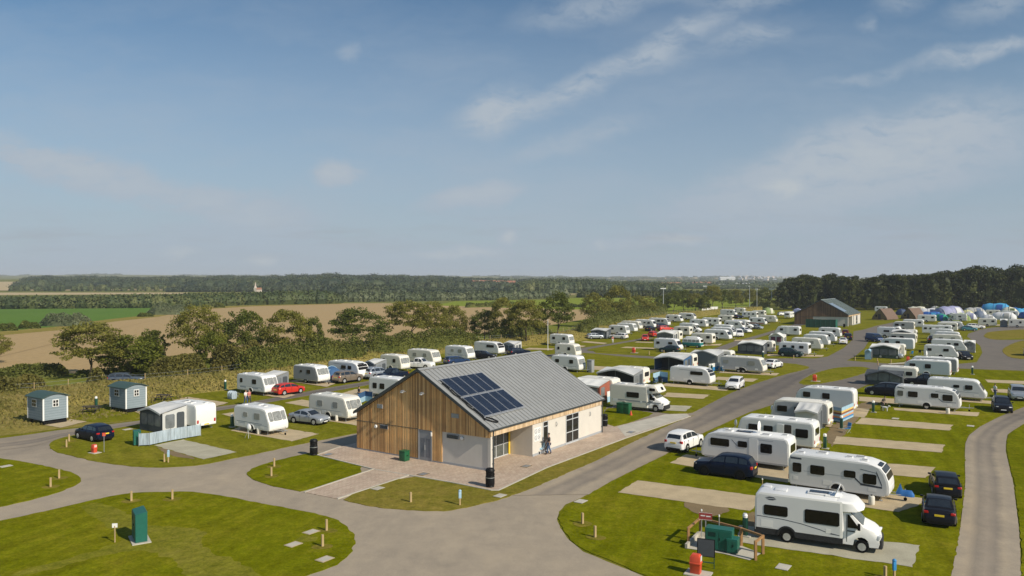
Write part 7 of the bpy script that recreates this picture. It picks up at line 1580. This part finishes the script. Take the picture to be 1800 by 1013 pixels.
for x, y, lb, s in ((1223, 1010, 'red fire point box on a slab in front of the service point', 1.02), (165.5, 797, 'red fire point box on a pale slab beside the navy hatchback', .74), (1432, 671, 'red fire point box on the teardrop lawn in the drive', 1.0), (1596, 637, 'red fire point box by the corner awning', 1.0), (1114, 621, 'red fire point box on the upper left lawn', 1.1)):
    put(FB, G(x, y)+Vector((0, 0, .045)), R(-28), lb, 'fire point', 'red fire point boxes', scale=s)
m = MB(); m.tube((0, 0, 0), (0, 0, 1.6), .03, n=6); m2 = MB(); m2.box(-.13, .13, -.02, 0, 1.4, 1.68); put(Nd('fire_sign', None, [Nd('pole', m.mesh('pole', M['steel'])), Nd('sign_plate', m2.mesh('sign_plate', M['red'], smooth=0))]), G(183, 796)+Vector((0, 0, .04)), .3, 'thin pole with a small red plate beside the left fire point', 'sign')
def cabinet(w_, d, h, label, loc, rz, slab=True, slant=.0):
    r = Nd('service_cabinet'); m = MB(); m.prism([(-w_/2, -d/2, .06), (-w_/2, d/2, .06), (-w_/2, d/2, h), (-w_/2, -d/2, h-slant)], (w_, 0, 0)); r.add(Nd('body', m.mesh('body', M['green'], .012, 1)))
    dd = MB(); dd.box(-w_/2+.05, -.02, -d/2-.015, -d/2+.01, .12, h-slant-.08); dd.box(.02, w_/2-.05, -d/2-.015, -d/2+.01, .12, h-slant-.08); r.add(Nd('door', dd.mesh('door', M['green'], .006, 1)))
    v = MB()
    for i in range(5): v.box(-w_/2+.15, -.15, -d/2-.022, -d/2-.01, h*.65+i*.05, h*.65+i*.05+.02)
    v.box(.05, .08, -d/2-.04, -d/2-.01, h*.5, h*.5+.14); r.add(Nd('door_handle', v.mesh('door_handle', M['black'], smooth=0)))
    if slab: s = MB(); s.box(-w_/2-.18, w_/2+.18, -d/2-.18, d/2+.18, 0, .05); r.add(Nd('concrete_slab', s.mesh('concrete_slab', M['concrete'], smooth=0)))
    return put(r, loc, rz, label, 'cabinet', 'green service cabinets')
cabinet(1.45, .62, 1.75, 'tall green service cabinet on the big front lawn', G(243, 960)+Vector((-.35, .9, .05)), R(-57), True, .12)
cabinet(.95, .6, 1.3, 'green cabinet at the end of the pale windbreak', G(238, 784)+Vector((0, .3, .04)), R(-60), False)
cabinet(1.45, .7, 1.22, 'green cabinet of the service point in front of the motorhome', G(1268, 972)+Vector((.0, .35, .06)), R(-26), False)
cabinet(.6, .7, .80, 'low green cabinet joined to the right of the service point cabinet', G(1291, 977)+Vector((.02, .35, .062)), R(-26), False)
m = MB(); m.tube((0, 0, 0), (0, 0, .95), .035, n=8); m2 = MB(); m2.box(-.14, .14, -.02, .02, .85, 1.08)
put(Nd('water_marker', None, [Nd('post', m.mesh('post', M['wood'])), Nd('sign_plate', m2.mesh('sign_plate', M['white'], smooth=0))]), G(202, 955)+Vector((0, 0, .04)), .2, 'thin yellowish post with a small white plate, left of the tall green cabinet', 'marker post')
def tap(loc, label):
    m = MB(); m.box(-.045, .045, -.045, .045, 0, .45); t = MB(); t.box(-.09, .09, -.05, .05, .45, .95); t.tube((0, 0, .95), (.0, 0, 1.03), .12, .03, 8); put(Nd('tap_post', None, [Nd('post', m.mesh('post', M['wood'], smooth=0)), Nd('tap_head', t.mesh('tap_head', M['skyblue'] if 'pale' in label else M['blue'], .01))]), loc, .3, label, 'tap post', 'blue water tap posts')
tap(G(808.5, 889)+Vector((0, 0, .04)), 'pale blue topped tap post on the lawn below the paving'); tap(G(296, 814)+Vector((0, 0, .04)), 'pale grey-blue tap post beside the bollard on the left island'); tap(G(1572, 1020)+Vector((0, 0, .04)), 'bright blue tap post at the bottom edge below the motorhome')
def hook():
    m = MB(); m.box(-.12, .12, -.12, .12, .0, 1.0); t = MB(); t.tube((0, 0, 1.0), (0, 0, 1.1), .13, n=10); t.tube((0, 0, 1.1), (0, 0, 1.22), .15, .10, 10); b = MB(); b.box(-.22, .3, -.22, .22, 0, .05)
    return Nd('hook_up_post', None, [Nd('body', m.mesh('body', M['darkgreen'], .02)), Nd('lamp_head', t.mesh('lamp_head', M['white'])), Nd('base', b.mesh('base', M['concrete'], smooth=0))])
HK = hook()
for x, y, lb in ((1310, 944, 'black-green hook-up post behind the foreground motorhome, by the timber rails'), (1450, 790, 'hook-up post on the brown strip right of the satellite dish caravan'), (1479, 755, 'hook-up post on the brown strip right of the cream awning caravan'), (1535, 726, 'hook-up post next to the stooping person'), (408, 752, 'hook-up post left of the blue-lined caravan'), (396, 686, 'hook-up post on the bank side, left of the caravan by the red hatchback'), (169, 718, 'hook-up post between the two huts'), (1251, 655, 'hook-up post by the blue and white camping gear'), (1341, 630, 'hook-up post right of the wide black-framed awning'), (1709, 659, 'hook-up post behind the sloping-nose caravan'), (1552, 561, 'hook-up post below the nearer camping pod'), (911, 611, 'thin hook-up post on the bank above the dark blue estate')):
    put(HK, G(x, y)+Vector((0, 0, .06)), F_, lb, 'hook-up post', 'electric hook-up posts', scale=1.08)

# timber rail enclosure round the service point
def rail():
    r = Nd('timber_rail'); P = [(1210, 960), (1231, 941), (1303, 961), (1341, 975), (1328, 986)]
    pts = [G(*p) for p in P]; pts = [p-pts[0] for p in pts]
    for i, p in enumerate(pts):
        m = MB(); m.box(p.x-.07, p.x+.07, p.y-.07, p.y+.07, -.02, 1.02); r.add(Nd('post', m.mesh('post', M['woodbrown'], .01, 1, 0)))
    for a, b in zip(pts, pts[1:]):
        m = MB(); u = Vector((0, 0, .96)); d = (b-a); n_ = Vector((-d.y, d.x, 0)).normalized(); m.obox((a+b)/2+u, d/2, n_*.05, (0, 0, .055)); r.add(Nd('rail', m.mesh('rail', M['woodbrown'], smooth=0)))
    return r
put(rail(), G(1210, 960)+Vector((0, 0, .05)), 0, 'low timber post and rail guard around the green service cabinets', 'rail')
sheet('concrete_apron', [(1206, 966), (1231, 944), (1305, 962), (1338, 975), (1318, 987), (1270, 975)], .064, M['concrete'], 0, 0)
m = MB(); q = [G(1206, 966), G(1228, 944), G(1252, 946)]
for a, b in zip(q, q[1:]): a = a+Vector((0, 0, .18)); b = b+Vector((0, 0, .18)); d = b-a; n_ = Vector((-d.y, d.x, 0)).normalized(); m.obox((a+b)/2, d/2, n_*.07, (0, 0, .12))
structure('kerb', m.mesh('kerb', M['concrete'], smooth=0))
nb = G(1241, 1000); ang = R(-20)
m = MB(); m.box(-.55, -.5, -.03, .03, 0, 1.9); m.box(.5, .55, -.03, .03, 0, 1.9); m.box(-.5, .5, -.02, .02, .35, .42); b = MB(); b.box(-.58, .58, -.045, -.0, .75, 1.95); b2 = MB(); b2.box(-.52, .52, -.05, -.044, .8, 1.9)
put(Nd('notice_board', None, [Nd('frame', m.mesh('frame', M['darkgreen'], smooth=0)), Nd('board', b.mesh('board', M['black'], .01, 1), [Nd('board_face', b2.mesh('board_face', M['awndark'], smooth=0))])]), nb+Vector((0, 0, .04)), ang+R(-0), 'black notice board on green legs behind the red fire point', 'notice board', scale=.78)
m = MB(); m.tube((0, .05, 0), (0, .05, 1.75), .035, n=8); b = MB(); b.box(-.36, .36, 0, .03, 1.36, 1.76); w_ = MB(); w_.box(-.27, -.02, -.004, 0, 1.56, 1.62); w_.box(.03, .28, -.004, 0, 1.54, 1.60); w_.box(-.36, .36, -.003, 0, 1.36, 1.375); w_.box(-.36, .36, -.003, 0, 1.745, 1.76)
put(Nd('small_sign', None, [Nd('pole', m.mesh('pole', M['steel'])), Nd('sign_plate', b.mesh('sign_plate', mat('dark_red_sign', (.30, .045, .04), .5), smooth=0)), Nd('lettering', w_.mesh('lettering', M['whitecloth'], smooth=0))]), G(1240, 958)+Vector((0, 0, .05)), R(-18), 'small dark red sign with pale writing above the black notice board', 'sign')
for x, y, h, lb in ((1233, 947, 1.55, 'thin grey stand pipe at the left end of the timber rail'), (1264, 951, 1.35, 'thin white pole in the middle of the timber rail'), (1340, 862, .7, 'short yellow marker post behind the motorhome')):
    m = MB(); m.tube((0, 0, 0), (0, 0, h), .03, n=7); k_ = MB(); k_.tube((0, 0, h), (0, 0, h+.1), .05, .04, 8); put(Nd('marker_post', None, [Nd('pole', m.mesh('pole', M['steel'] if h > 1 else M['wood'])), Nd('cap', k_.mesh('cap', M['white']))]), G(x, y)+Vector((0, 0, .05)), 0, lb, 'marker post')

# picnic tables
def picnic():
    r = Nd('picnic_table'); t = MB()
    for i in range(5): t.box(-.9, .9, -.36+i*.148, -.36+i*.148+.13, .70, .745)
    r.add(Nd('table_top', t.mesh('table_top', M['darkwood'], smooth=0)))
    for s in (-1, 1): b = MB(); b.box(-.9, .9, s*.75-.13, s*.75+.13, .42, .46); r.add(Nd('bench', b.mesh('bench', M['darkwood'], smooth=0)))
    for x in (-.65, .65):
        l = MB(); l.obox((x, -.5, .36), (.03, 0, 0), (0, .05, 0), (0, .28, .37)); l.obox((x, .5, .36), (.03, 0, 0), (0, .05, 0), (0, -.28, .37)); l.box(x+.03, x+.07, -.85, .85, .36, .42); r.add(Nd('leg_frame', l.mesh('leg_frame', M['darkwood'], smooth=0)))
    return r
PT_ = picnic()
put(PT_, G(160, 726)+Vector((0, 0, .04)), R(10), 'dark picnic table between the two huts', 'picnic table', 'dark picnic tables'); put(PT_, G(287, 705)+Vector((0, 0, .04)), R(-10), 'dark picnic table right of the right-hand hut', 'picnic table', 'dark picnic tables')

# windbreaks
def windbreak(px, h, label, mats, bands=1, name='windbreak'):
    pts = [G(x, y) for x, y in px]; c0 = pts[0]; r = Nd(name); cl = MB(); po = MB()
    for a, b in zip(pts, pts[1:]):
        a, b = a-c0, b-c0; d = b-a; n_ = Vector((-d.y, d.x, 0)).normalized()*.012
        for k_ in range(bands):
            z0, z1 = .1+(h-.1)*k_/bands, .1+(h-.1)*(k_+1)/bands; cl.add([a-n_+Vector((0, 0, z0)), b-n_+Vector((0, 0, z0)), b-n_+Vector((0, 0, z1)), a-n_+Vector((0, 0, z1)), a+n_+Vector((0, 0, z0)), b+n_+Vector((0, 0, z0)), b+n_+Vector((0, 0, z1)), a+n_+Vector((0, 0, z1))], [(0, 1, 2, 3), (7, 6, 5, 4), (0, 4, 5, 1), (3, 2, 6, 7), (0, 3, 7, 4), (1, 5, 6, 2)], k_ % len(mats))
        n = max(1, int(d.length/1.3))
        for i in range(n+1): p = a.lerp(b, i/n); po.tube(p, p+Vector((0, 0, h+.12)), .02, n=6)
    r.add(Nd('cloth', cl.mesh('cloth', mats, smooth=0, recalc=False)), Nd('poles', po.mesh('poles', M['steel']))); return put(r, c0+Vector((0, 0, .05)), 0, label, 'windbreak')
M['hazyblue'] = mat('pale_translucent_windbreak', (.44, .53, .60), .6, 0, .3, 2.2, 0, .3, 0, False, (3, 3, .3))
_n = M['hazyblue'].node_tree; _t = _n.nodes.new('ShaderNodeBsdfTransparent'); _m = _n.nodes.new('ShaderNodeMixShader'); _m.inputs[0].default_value = .28
_n.links.new(_n.nodes['Principled BSDF'].outputs[0], _m.inputs[1]); _n.links.new(_t.outputs[0], _m.inputs[2]); _n.links.new(_m.outputs[0], _n.nodes['Material Output'].inputs[0])
windbreak([(244, 786), (263, 785), (300, 777), (353, 768)], 1.15, 'long pale blue windbreak in front of the wide grey awning', [M['hazyblue']])
windbreak([(1458, 741), (1479, 745), (1500, 735)], 1.6, 'windbreak with blue, orange and brown stripes by the pale blue-grey caravan', [M['skyblue'], M['blue'], mat('orange_cloth', (.62, .30, .12), .8), M['skyblue'], mat('brown_cloth', (.25, .09, .05), .8), mat('yellow_cloth', (.7, .5, .15), .8), M['skyblue']], 8)
windbreak([(629, 713), (642, 707), (655, 709)], 1.3, 'short blue windbreak beside the gable', [M['skyblue'], M['awnblue']], 2)
windbreak([(1246, 655), (1262, 652), (1283, 652)], 1.3, 'blue and white windbreak behind the twin-axle caravan', [M['blue'], M['whitecloth']], 2)
windbreak([(1148, 676), (1160, 672), (1174, 674)], 1.5, 'teal blue windbreak at the tail of the smooth-nosed caravan', [M['awnblue'], M['teal'] if 'teal' in M else M['skyblue']], 2)
windbreak([(1067, 710), (1077, 707), (1084, 706)], 1.4, 'light blue windbreak between the rust awning and the overcab motorhome', [M['skyblue'], M['whitecloth']], 2)
# white barrier at the top of the park
windbreak([(1234, 548), (1245, 547.5), (1262, 547)], 2.0, 'low white barrier at the top of the park under the hedge', [M['whitecloth']])

# floodlight poles
def flood(h):
    m = MB(); m.tube((0, 0, 0), (0, 0, h), .22, .12, 8); a = MB(); a.box(-1.3, 1.3, -.08, .08, h-.3, h-.1); l = MB()
    for x in (-1.1, -.4, .4, 1.1): l.box(x-.28, x+.28, -.35, -.1, h-.35, h+.1)
    return Nd('floodlight_pole', None, [Nd('pole', m.mesh('pole', M['alu'])), Nd('cross_arm', a.mesh('cross_arm', M['steel'], smooth=0)), Nd('lamp', l.mesh('lamp', M['white'], smooth=0))])
for x, yb, yt, lb in ((1166, 550, 507, 'leftmost'), (1241, 545, 503, 'second from the left'), (1317.5, 542, 503, 'third from the left'), (1330.5, 542, 508, 'fourth from the left'), (1356.5, 540, 508, 'left of the tall wood'), (1418.5, 541, 503, 'left one in front of the tall wood'), (1458, 541, 504, 'right one in front of the tall wood')):
    p = G(x, yb); put(flood((yb-yt)/FPX*p.y), p, x, 'tall thin floodlight pole, '+lb, 'floodlight pole', 'floodlight poles at the top of the park')
m = MB(); m.tube((0, 0, 0), (0, 0, 6.3), .07, .05, 8); m2 = MB(); m2.lathe([(0, 6.3), (.1, 6.35), (0, 6.45)], n=8); put(Nd('flagpole', None, [Nd('pole', m.mesh('pole', M['white'])), Nd('finial', m2.mesh('finial', M['white']))]), G(963, 616), 0, 'tall bare white flagpole beside the lone caravan above the roof ridge', 'flagpole')
# bank-top fence
r = Nd('wire_fence'); c0 = C_[3]
wi = MB(); prev = None; cnt = 0
for i in range(1, len(C_)-1):
    a, b = C_[i], C_[i+1]; n = max(1, int((b-a).length/3.2))
    for j in range(n):
        p = a.lerp(b, j/n)-c0; p.z = BH-.1
        if prev is not None:
            for z in (.4, .85): wi.tube(prev+Vector((0, 0, z)), p+Vector((0, 0, z)), .012, n=4)
        prev = p
        if cnt < 96: m = MB(); m.tube(p-Vector((0, 0, .3)), p+Vector((0, 0, 1.0)), .05, n=6); r.add(Nd('post', m.mesh('post', M['wood']))); cnt += 1
r.add(Nd('wire', wi.mesh('wire', M['steel']))); put(r, Vector((c0.x, c0.y, 0)), 0, 'post and wire fence along the top of the grass bank', 'fence')

# drain covers and slabs
for x, y, lb, k_ in ((577, 800.5, 'brown drain cover near the left corner of the paving', 'dirt'), (744, 835, 'brown drain cover on the paving below the double door', 'dirt'), (925, 821, 'brown drain cover in front of the porch', 'dirt'), (1109, 761, 'brown drain cover at the far end of the paving', 'dirt'), (664, 860, 'pale slab in the worn lawn below the path', 'concrete'), (879, 873, 'pale slab in the grass by the near corner bin', 'concrete'), (1021, 883, 'pale slab at the edge of the right-hand lawn', 'concrete'), (547, 937, 'bare slab left of the upper bollard on the front lawn', 'gravel'), (516, 959, 'bare slab in the middle right of the front lawn', 'gravel'), (571, 985, 'bare slab at the lower right of the front lawn', 'gravel'), (1377, 999, 'pale slab below the motorhome pitch', 'concrete'), (10, 821, 'pale slab on the left lawn', 'concrete'), (224, 756, 'pale slab behind the navy hatchback', 'concrete'), (1574, 737, 'pale slab between two empty pitches', 'concrete'), (1706, 750, 'pale slab near the right-hand drive', 'concrete')):
    m = MB(); m.box(-.42, .42, -.32, .32, 0, .02); i_ = MB(); i_.box(-.34, .34, -.25, .25, .02, .026); nd = Nd('cover_slab', m.mesh('cover_slab', M[k_], smooth=0), [Nd('lid', i_.mesh('lid', M['concrete' if k_ != 'dirt' else 'steel'], smooth=0))])
    put(nd, G(x, y)+Vector((0, 0, .058)), BH_ANG, lb, 'slab', 'covers and slabs set in the ground')

# water barrels, odd gear
def barrel(): return Nd('water_barrel', None, [Nd('drum', MB().lathe([(0, 0), (.17, .0), (.2, .06), (.2, .5), (.17, .58), (0, .6)], n=14).mesh('drum', M['cream'])), Nd('cap', MB().lathe([(0, .6), (.06, .6), (.06, .66), (0, .66)], n=8).mesh('cap', M['black']))])
BR = barrel()
for x, y, lb in ((1532, 889, 'cream water barrel under the caravan with the blue hitch cover'), (1666, 728, 'white water barrel beside the swoosh caravan'), (455, 764, 'small water barrel beside the caravan left of the coupe'), (592, 741, 'small water barrel beside the caravan right of the coupe')):
    put(BR, G(x, y)+Vector((0, 0, .065)), 0, lb, 'water barrel', 'water barrels')
for x, y, h, lb in ((402, 700, .95, 'pile of pale blue wrapped gear left of the caravan by the red hatchback'),):
    m = MB()
    for i in range(3): m.loft([[(i*.38+.19*k_*math.cos(t), .4*k_*math.sin(t), z) for t in [2*math.pi*j/10 for j in range(10)]] for z, k_ in ((0, .9), (.4, 1.05), (.8, 1), (.95, .5))])
    put(Nd('gear_pile', None, [Nd('cover', m.mesh('cover', M['hazyblue']))]), G(x, y+1)+Vector((.2, 0, .05)), F_, lb, 'gear')
m = MB(); m.box(-.35, .35, -.35, .35, 0, 1.5); m2 = MB(); m2.box(-.38, .38, -.38, .38, 1.5, 1.56); put(Nd('toilet_tent', None, [Nd('body', m.mesh('body', M['greyside'], .05)), Nd('roof', m2.mesh('roof', M['greyside'], .02))]), G(1038, 655), F_, 'small grey-green box shelter right of the caravan behind the roof', 'shelter', scale=1.3)
# satellite dishes on tripods
def dish():
    m = MB()
    for a in (0, 2.1, 4.2): m.tube((0, 0, .7), (.3*math.cos(a), .3*math.sin(a), 0), .02, n=6)
    c = Vector((0, 0, .95)); q = MB(); q.loft([[c+Vector((d_, .33*k_*math.cos(t), .33*k_*math.sin(t)+d_*.4)) for t in [2*math.pi*j/14 for j in range(14)]] for d_, k_ in ((-.05, .2), (0, .65), (.08, 1), (.1, 1), (.03, .6), (-.02, .2))]); return Nd('satellite_dish', None, [Nd('tripod', m.mesh('tripod', M['steel'])), Nd('reflector', q.mesh('reflector', M['white'], smooth=60))])
DS = dish()
for x, y, rz_, lb in ((1292, 762, 0, 'white satellite dish on a tripod left of the caravan with the open doorway'), (1357, 735, .4, 'white satellite dish on a tripod left of the cream awning caravan'), (436, 771, 1, 'small tripod dish by the caravan left of the coupe')):
    put(DS, G(x, y)+Vector((0, 0, .05)), rz_, lb, 'satellite dish', 'satellite dishes on tripods')

# camping chairs and tables set out by the vans
def chair(mm):
    r = Nd('camping_chair'); s_ = MB(); s_.box(-.24, .24, -.22, .22, .40, .43); r.add(Nd('seat', s_.mesh('seat', M[mm], .01, 1))); b = MB(); b.obox((-.27, 0, .70), (.02, 0, -.005), (0, .23, 0), (-.07, 0, .27)); r.add(Nd('backrest', b.mesh('backrest', M[mm], .01, 1)))
    for y in (-.25, .25): l = MB(); l.path([(.24, y, 0), (-.22, y, .42)], .012); l.path([(-.24, y, 0), (.22, y, .42)], .012); l.path([(-.22, y, .62), (.24, y, .62), (.24, y, .4)], .014); r.add(Nd('leg_frame', l.mesh('leg_frame', M['steel'])))
    return r
CH = {k_: chair(k_) for k_ in ('charcoal', 'blue', 'darkgreen')}
for x, y, k_, a_, lb in ((1452, 812, 'charcoal', 80, 'dark camping chair right of the caravan with the satellite dish'), (1489, 762, 'blue', 200, 'blue camping chair on the brown strip'), (1270, 656, 'blue', 30, 'blue camping chair behind the twin-axle caravan'), (1262, 657, 'charcoal', 120, 'dark camping chair behind the twin-axle caravan'), (1161, 675, 'charcoal', 60, 'dark camping chair in the open grey awning'), (1153, 676, 'darkgreen', 10, 'green camping chair in the open grey awning'), (1617, 624, 'charcoal', 60, 'dark camping chair right of the corner awning'), (1625, 623, 'darkgreen', 160, 'green camping chair right of the corner awning'), (1602, 626, 'blue', 100, 'blue camping chair beside the corner awning'), (416, 700, 'charcoal', 40, 'dark camping chair left of the caravan by the red hatchback'), (1241, 609, 'charcoal', 0, 'dark camping chair at the open-fronted cream caravan'), (1094, 676, 'charcoal', 0, 'dark camping chair under the long grey awning'), (1108, 676, 'blue', 160, 'blue camping chair under the long grey awning'), (519, 688, 'charcoal', 90, 'dark camping chair near the nose of the grey-covered caravan')):
    put(CH[k_], G(x, y)+Vector((0, 0, .062)), R(a_), lb, 'chair', 'camping chairs beside the vans')

# ------------------------------------------------------------ people
def person(shirt='charcoal', legs='jeans', hair='hair', pose='walk', h=1.74, hat=None):
    s = h/1.76; st = {'walk': .22, 'stand': .06, 'stoop': .12}[pose]; bend = .38 if pose == 'stoop' else .0
    V = {}; E_l = []; rad = {}
    def v(n, x, y, z, r, par=None):
        if n != 'pel' and z > .98: x += (z-.98)*bend*1.1; z -= (z-.98)*bend*.35
        V[n] = (x*s, y*s, z*s); rad[n] = r*s
        if par: E_l.append((par, n))
    v('pel', 0, 0, .96, .125); v('wa', 0, 0, 1.12, .115, 'pel'); v('ch', .01, 0, 1.32, .135, 'wa'); v('nk', 0, 0, 1.46, .065, 'ch'); v('nk2', .01, 0, 1.54, .055, 'nk'); v('hd', .02, 0, 1.62, .085, 'nk2'); v('hd2', .02, 0, 1.70, .078, 'hd')
    for sd, nm in ((-1, 'r'), (1, 'l')):
        f = sd*st
        v('hip'+nm, 0, sd*.09, .90, .095, 'pel'); v('kn'+nm, f*.45+.04, sd*.10, .50, .058, 'hip'+nm); v('an'+nm, f*.9-.02, sd*.10, .09, .038, 'kn'+nm); v('toe'+nm, f*.9+.14, sd*.11, .035, .032, 'an'+nm)
        v('sh'+nm, 0, sd*.19, 1.40, .058, 'ch'); fa = .30 if pose in ('push', 'stoop') else -f*.5+.02
        v('el'+nm, fa*.4, sd*.235, 1.13, .04, 'sh'+nm); v('wr'+nm, fa+.08, sd*.23, .92, .027, 'el'+nm); v('pa'+nm, fa+.11, sd*.225, .86, .03, 'wr'+nm)
        for i, (dy, L) in enumerate(((-.024, .055), (-.008, .068), (.008, .072), (.022, .060))):
            v('f%d%s' % (i, nm), fa+.118, sd*.225+dy, .825, .009, 'pa'+nm); v('g%d%s' % (i, nm), fa+.13, sd*.222+dy, .825-L, .008, 'f%d%s' % (i, nm))
        v('th'+nm, fa+.15, sd*.225-.03, .84, .0095, 'wr'+nm)
    def skin(keys, grow, name, m, sub=1, cut=None):
        ks = [k_ for k_ in V if k_ in keys]; idx = {k_: i for i, k_ in enumerate(ks)}; me = bpy.data.meshes.new(name); me.from_pydata([V[k_] for k_ in ks], [(idx[a], idx[b]) for a, b in E_l if a in idx and b in idx], []); me.materials.append(m)
        o = bpy.data.objects.new('tmp', me); col.objects.link(o); md = o.modifiers.new('s', 'SKIN'); 
        if not me.skin_vertices: me.skin_vertices.new() if hasattr(me.skin_vertices, 'new') else None
        for i, k_ in enumerate(ks):
            rr = rad[k_]*(1+grow)+(.006 if grow else 0); me.skin_vertices[0].data[i].radius = (rr, rr); me.skin_vertices[0].data[i].use_root = k_ == ks[0]
        md.use_smooth_shade = True; sb = o.modifiers.new('u', 'SUBSURF'); sb.levels = sb.render_levels = sub
        dg = bpy.context.evaluated_depsgraph_get(); ev = bpy.data.meshes.new_from_object(o.evaluated_get(dg)); bpy.data.objects.remove(o); ev.name = name
        if not len(ev.materials): ev.materials.append(m)
        for p_ in ev.polygons: p_.use_smooth = True
        return ev
    allk = set(V); body = skin(allk, 0, 'person', M['skin'])
    top = {'pel', 'wa', 'ch', 'nk', 'shl', 'shr', 'ell', 'elr'}; leg = {'pel'}|{a+b for a in ('hip', 'kn', 'an') for b in 'lr'}
    r = Nd('person', body, [Nd('shirt', skin(top, .16, 'shirt', M[shirt])), Nd('trousers', skin(leg, .14, 'trousers', M[legs])), Nd('shoes', skin({'anl', 'toel'}, .25, 'shoes', M['black'])), Nd('shoes', skin({'anr', 'toer'}, .25, 'shoes', M['black']))])
    c = Vector(V['hd2']); hm = MB(); hm.loft([[c+Vector((-.012+.092*k_*math.cos(t), .086*k_*math.sin(t), z)) for t in [2*math.pi*j/12 for j in range(12)]] for z, k_ in ((-.06, .9), (-.01, 1.06), (.04, 1.0), (.075, .7), (.092, .2))])
    for vi, q in enumerate(hm.v):
        if q[0] > c.x+.03 and q[2] < c.z+.02: hm.v[vi] = (c.x+.03, q[1], q[2])
    r.add(Nd('hair', hm.mesh('hair', M[hair], smooth=60)))
    fm_ = MB()
    for y in (-.03, .03): fm_.obox(c+Vector((.078, y, -.045)), (.006, 0, 0), (0, .012, 0), (0, 0, .006))
    fm_.obox(c+Vector((.072, 0, -.115)), (.006, 0, 0), (0, .022, 0), (0, 0, .004)); r.add(Nd('face', fm_.mesh('face', M['hair'], smooth=0), fine=True))
    return r
def ppl(x, y, rz_, label, **k): p = G(x, y); return put(person(**k), Vector((p.x, p.y, .065)), R(rz_), label, 'person', 'people in the park')
ppl(965, 800, 190, 'person in dark top and blue jeans pushing a pushchair past the shower block', shirt='charcoal', legs='jeans', pose='walk', h=1.80)
# pushchair
r = Nd('pushchair'); m = MB(); m.path([(-.45, -.25, .15), (.1, -.25, .5), (.5, -.25, 1.05)], .018); m.path([(-.45, .25, .15), (.1, .25, .5), (.5, .25, 1.05)], .018); m.tube((.5, -.25, 1.05), (.5, .25, 1.05), .022); m.path([(.35, -.25, .15), (-.1, -.25, .6)], .018); m.path([(.35, .25, .15), (-.1, .25, .6)], .018); r.add(Nd('frame', m.mesh('frame', M['alu'])))
m = MB(); m.loft([[(-.35, y, .38) for y in (-.2, .2)]+[(-.35, .2, .5), (-.35, -.2, .5)], [(.05, y, .38) for y in (-.2, .2)]+[(.05, .2, .52), (.05, -.2, .52)]]); m.obox((.12, 0, .72), (.05, 0, .22), (0, .2, 0), (.04, 0, -.01)); r.add(Nd('seat', m.mesh('seat', M['skyblue'], .02)))
m = MB(); m.loft([[(-.12+.3*k_*math.cos(t), .22*math.cos(t*0)*y, .82+.26*math.sin(t)) for y in (-1, 1)] for k_, t in ((1, 0.1), (1, .7), (1, 1.4), (1, 2.1), (1, 2.7))], caps=False, closed=False); r.add(Nd('hood', m.mesh('hood', M['awngrey'], smooth=60)))
for x in (-.45, .35):
    for y in (-.27, .27): m = MB(); m.tube((x, y-.02, .13), (x, y+.02, .13), .13, n=12); r.add(Nd('wheel', m.mesh('wheel', M['black'])))
put(r, G(956.5, 799)+Vector((-.15, .1, .065)), R(20), 'pale grey-blue pushchair in front of the person by the shower block', 'pushchair')
ppl(432, 712, -30, 'person in a white top walking on the lane, left one of a pair', shirt='whitecloth', legs='jeans')
ppl(438, 711.5, -30, 'person in a pink-red top walking on the lane, the right one of a pair', shirt='redcloth', legs='charcoal')
ppl(631, 705, 40, 'person in dark clothes standing behind the short blue windbreak', shirt='charcoal', legs='charcoal', pose='stand')
ppl(1551, 723, -60, 'person in black stooping beside the swoosh caravan', shirt='charcoal', legs='charcoal', pose='stoop')
ppl(1077, 604, -90, 'person in a pink-red top standing on the upper lane', shirt='redcloth', legs='whitecloth', pose='stand')
ppl(1749, 700, 10, 'person in white beside the black car near the right edge', shirt='whitecloth', legs='jeans', pose='stand')
m = MB(); m.loft([[(-.3+.6*i/5, .11*k_*math.cos(t), .42+.12*k_*math.sin(t)) for t in [2*math.pi*j/8 for j in range(8)]] for i, k_ in enumerate((.6, 1, 1, 1.05, 1.0, .55))]); m.tube((.26, 0, .46), (.40, 0, .62), .075, .06, 8); m.tube((.36, 0, .62), (.55, 0, .58), .075, .035, 8); m.tube((-.3, 0, .46), (-.48, 0, .58), .02, .012, 6)
for x in (-.24, .2):
    for y in (-.07, .07): m.tube((x, y, .38), (x+(.04 if x < 0 else 0), y, .2), .045, .03, 6); m.tube((x+(.04 if x < 0 else 0), y, .2), (x+.01, y, .02), .03, .022, 6)
for y in (-.05, .05): m.obox((.36, y, .69), (.02, 0, 0), (0, .012, 0), (0, 0, .035))
put(Nd('dog', m.mesh('dog', M['whitecloth'], smooth=60)), G(1556, 724)+Vector((0, 0, .065)), R(-40), 'small pale dog beside the stooping person', 'dog')

# ------------------------------------------------------------ haze: one even box of thin air over the whole scene
hm = bpy.data.materials.new('haze'); hm.use_nodes = True; hn = hm.node_tree; hn.nodes.clear()
ho = hn.nodes.new('ShaderNodeOutputMaterial'); pv = hn.nodes.new('ShaderNodeVolumePrincipled'); pv.inputs['Color'].default_value = (.86, .91, .97, 1); pv.inputs['Density'].default_value = 1.5e-4; pv.inputs['Anisotropy'].default_value = 0
hn.links.new(pv.outputs[0], ho.inputs['Volume'])
HAZE = True
if HAZE:
    b = MB(); b.box(-7000, 7000, -900, 7200, -4, 62); o = bpy.data.objects.new('haze', b.mesh('haze', hm, smooth=0)); col.objects.link(o); o['kind'] = 'stuff'; tag(o, 'thin summer haze over the countryside', 'haze')
sc.cycles.volume_bounces = 0; sc.cycles.max_bounces = 6; sc.cycles.transparent_max_bounces = 8
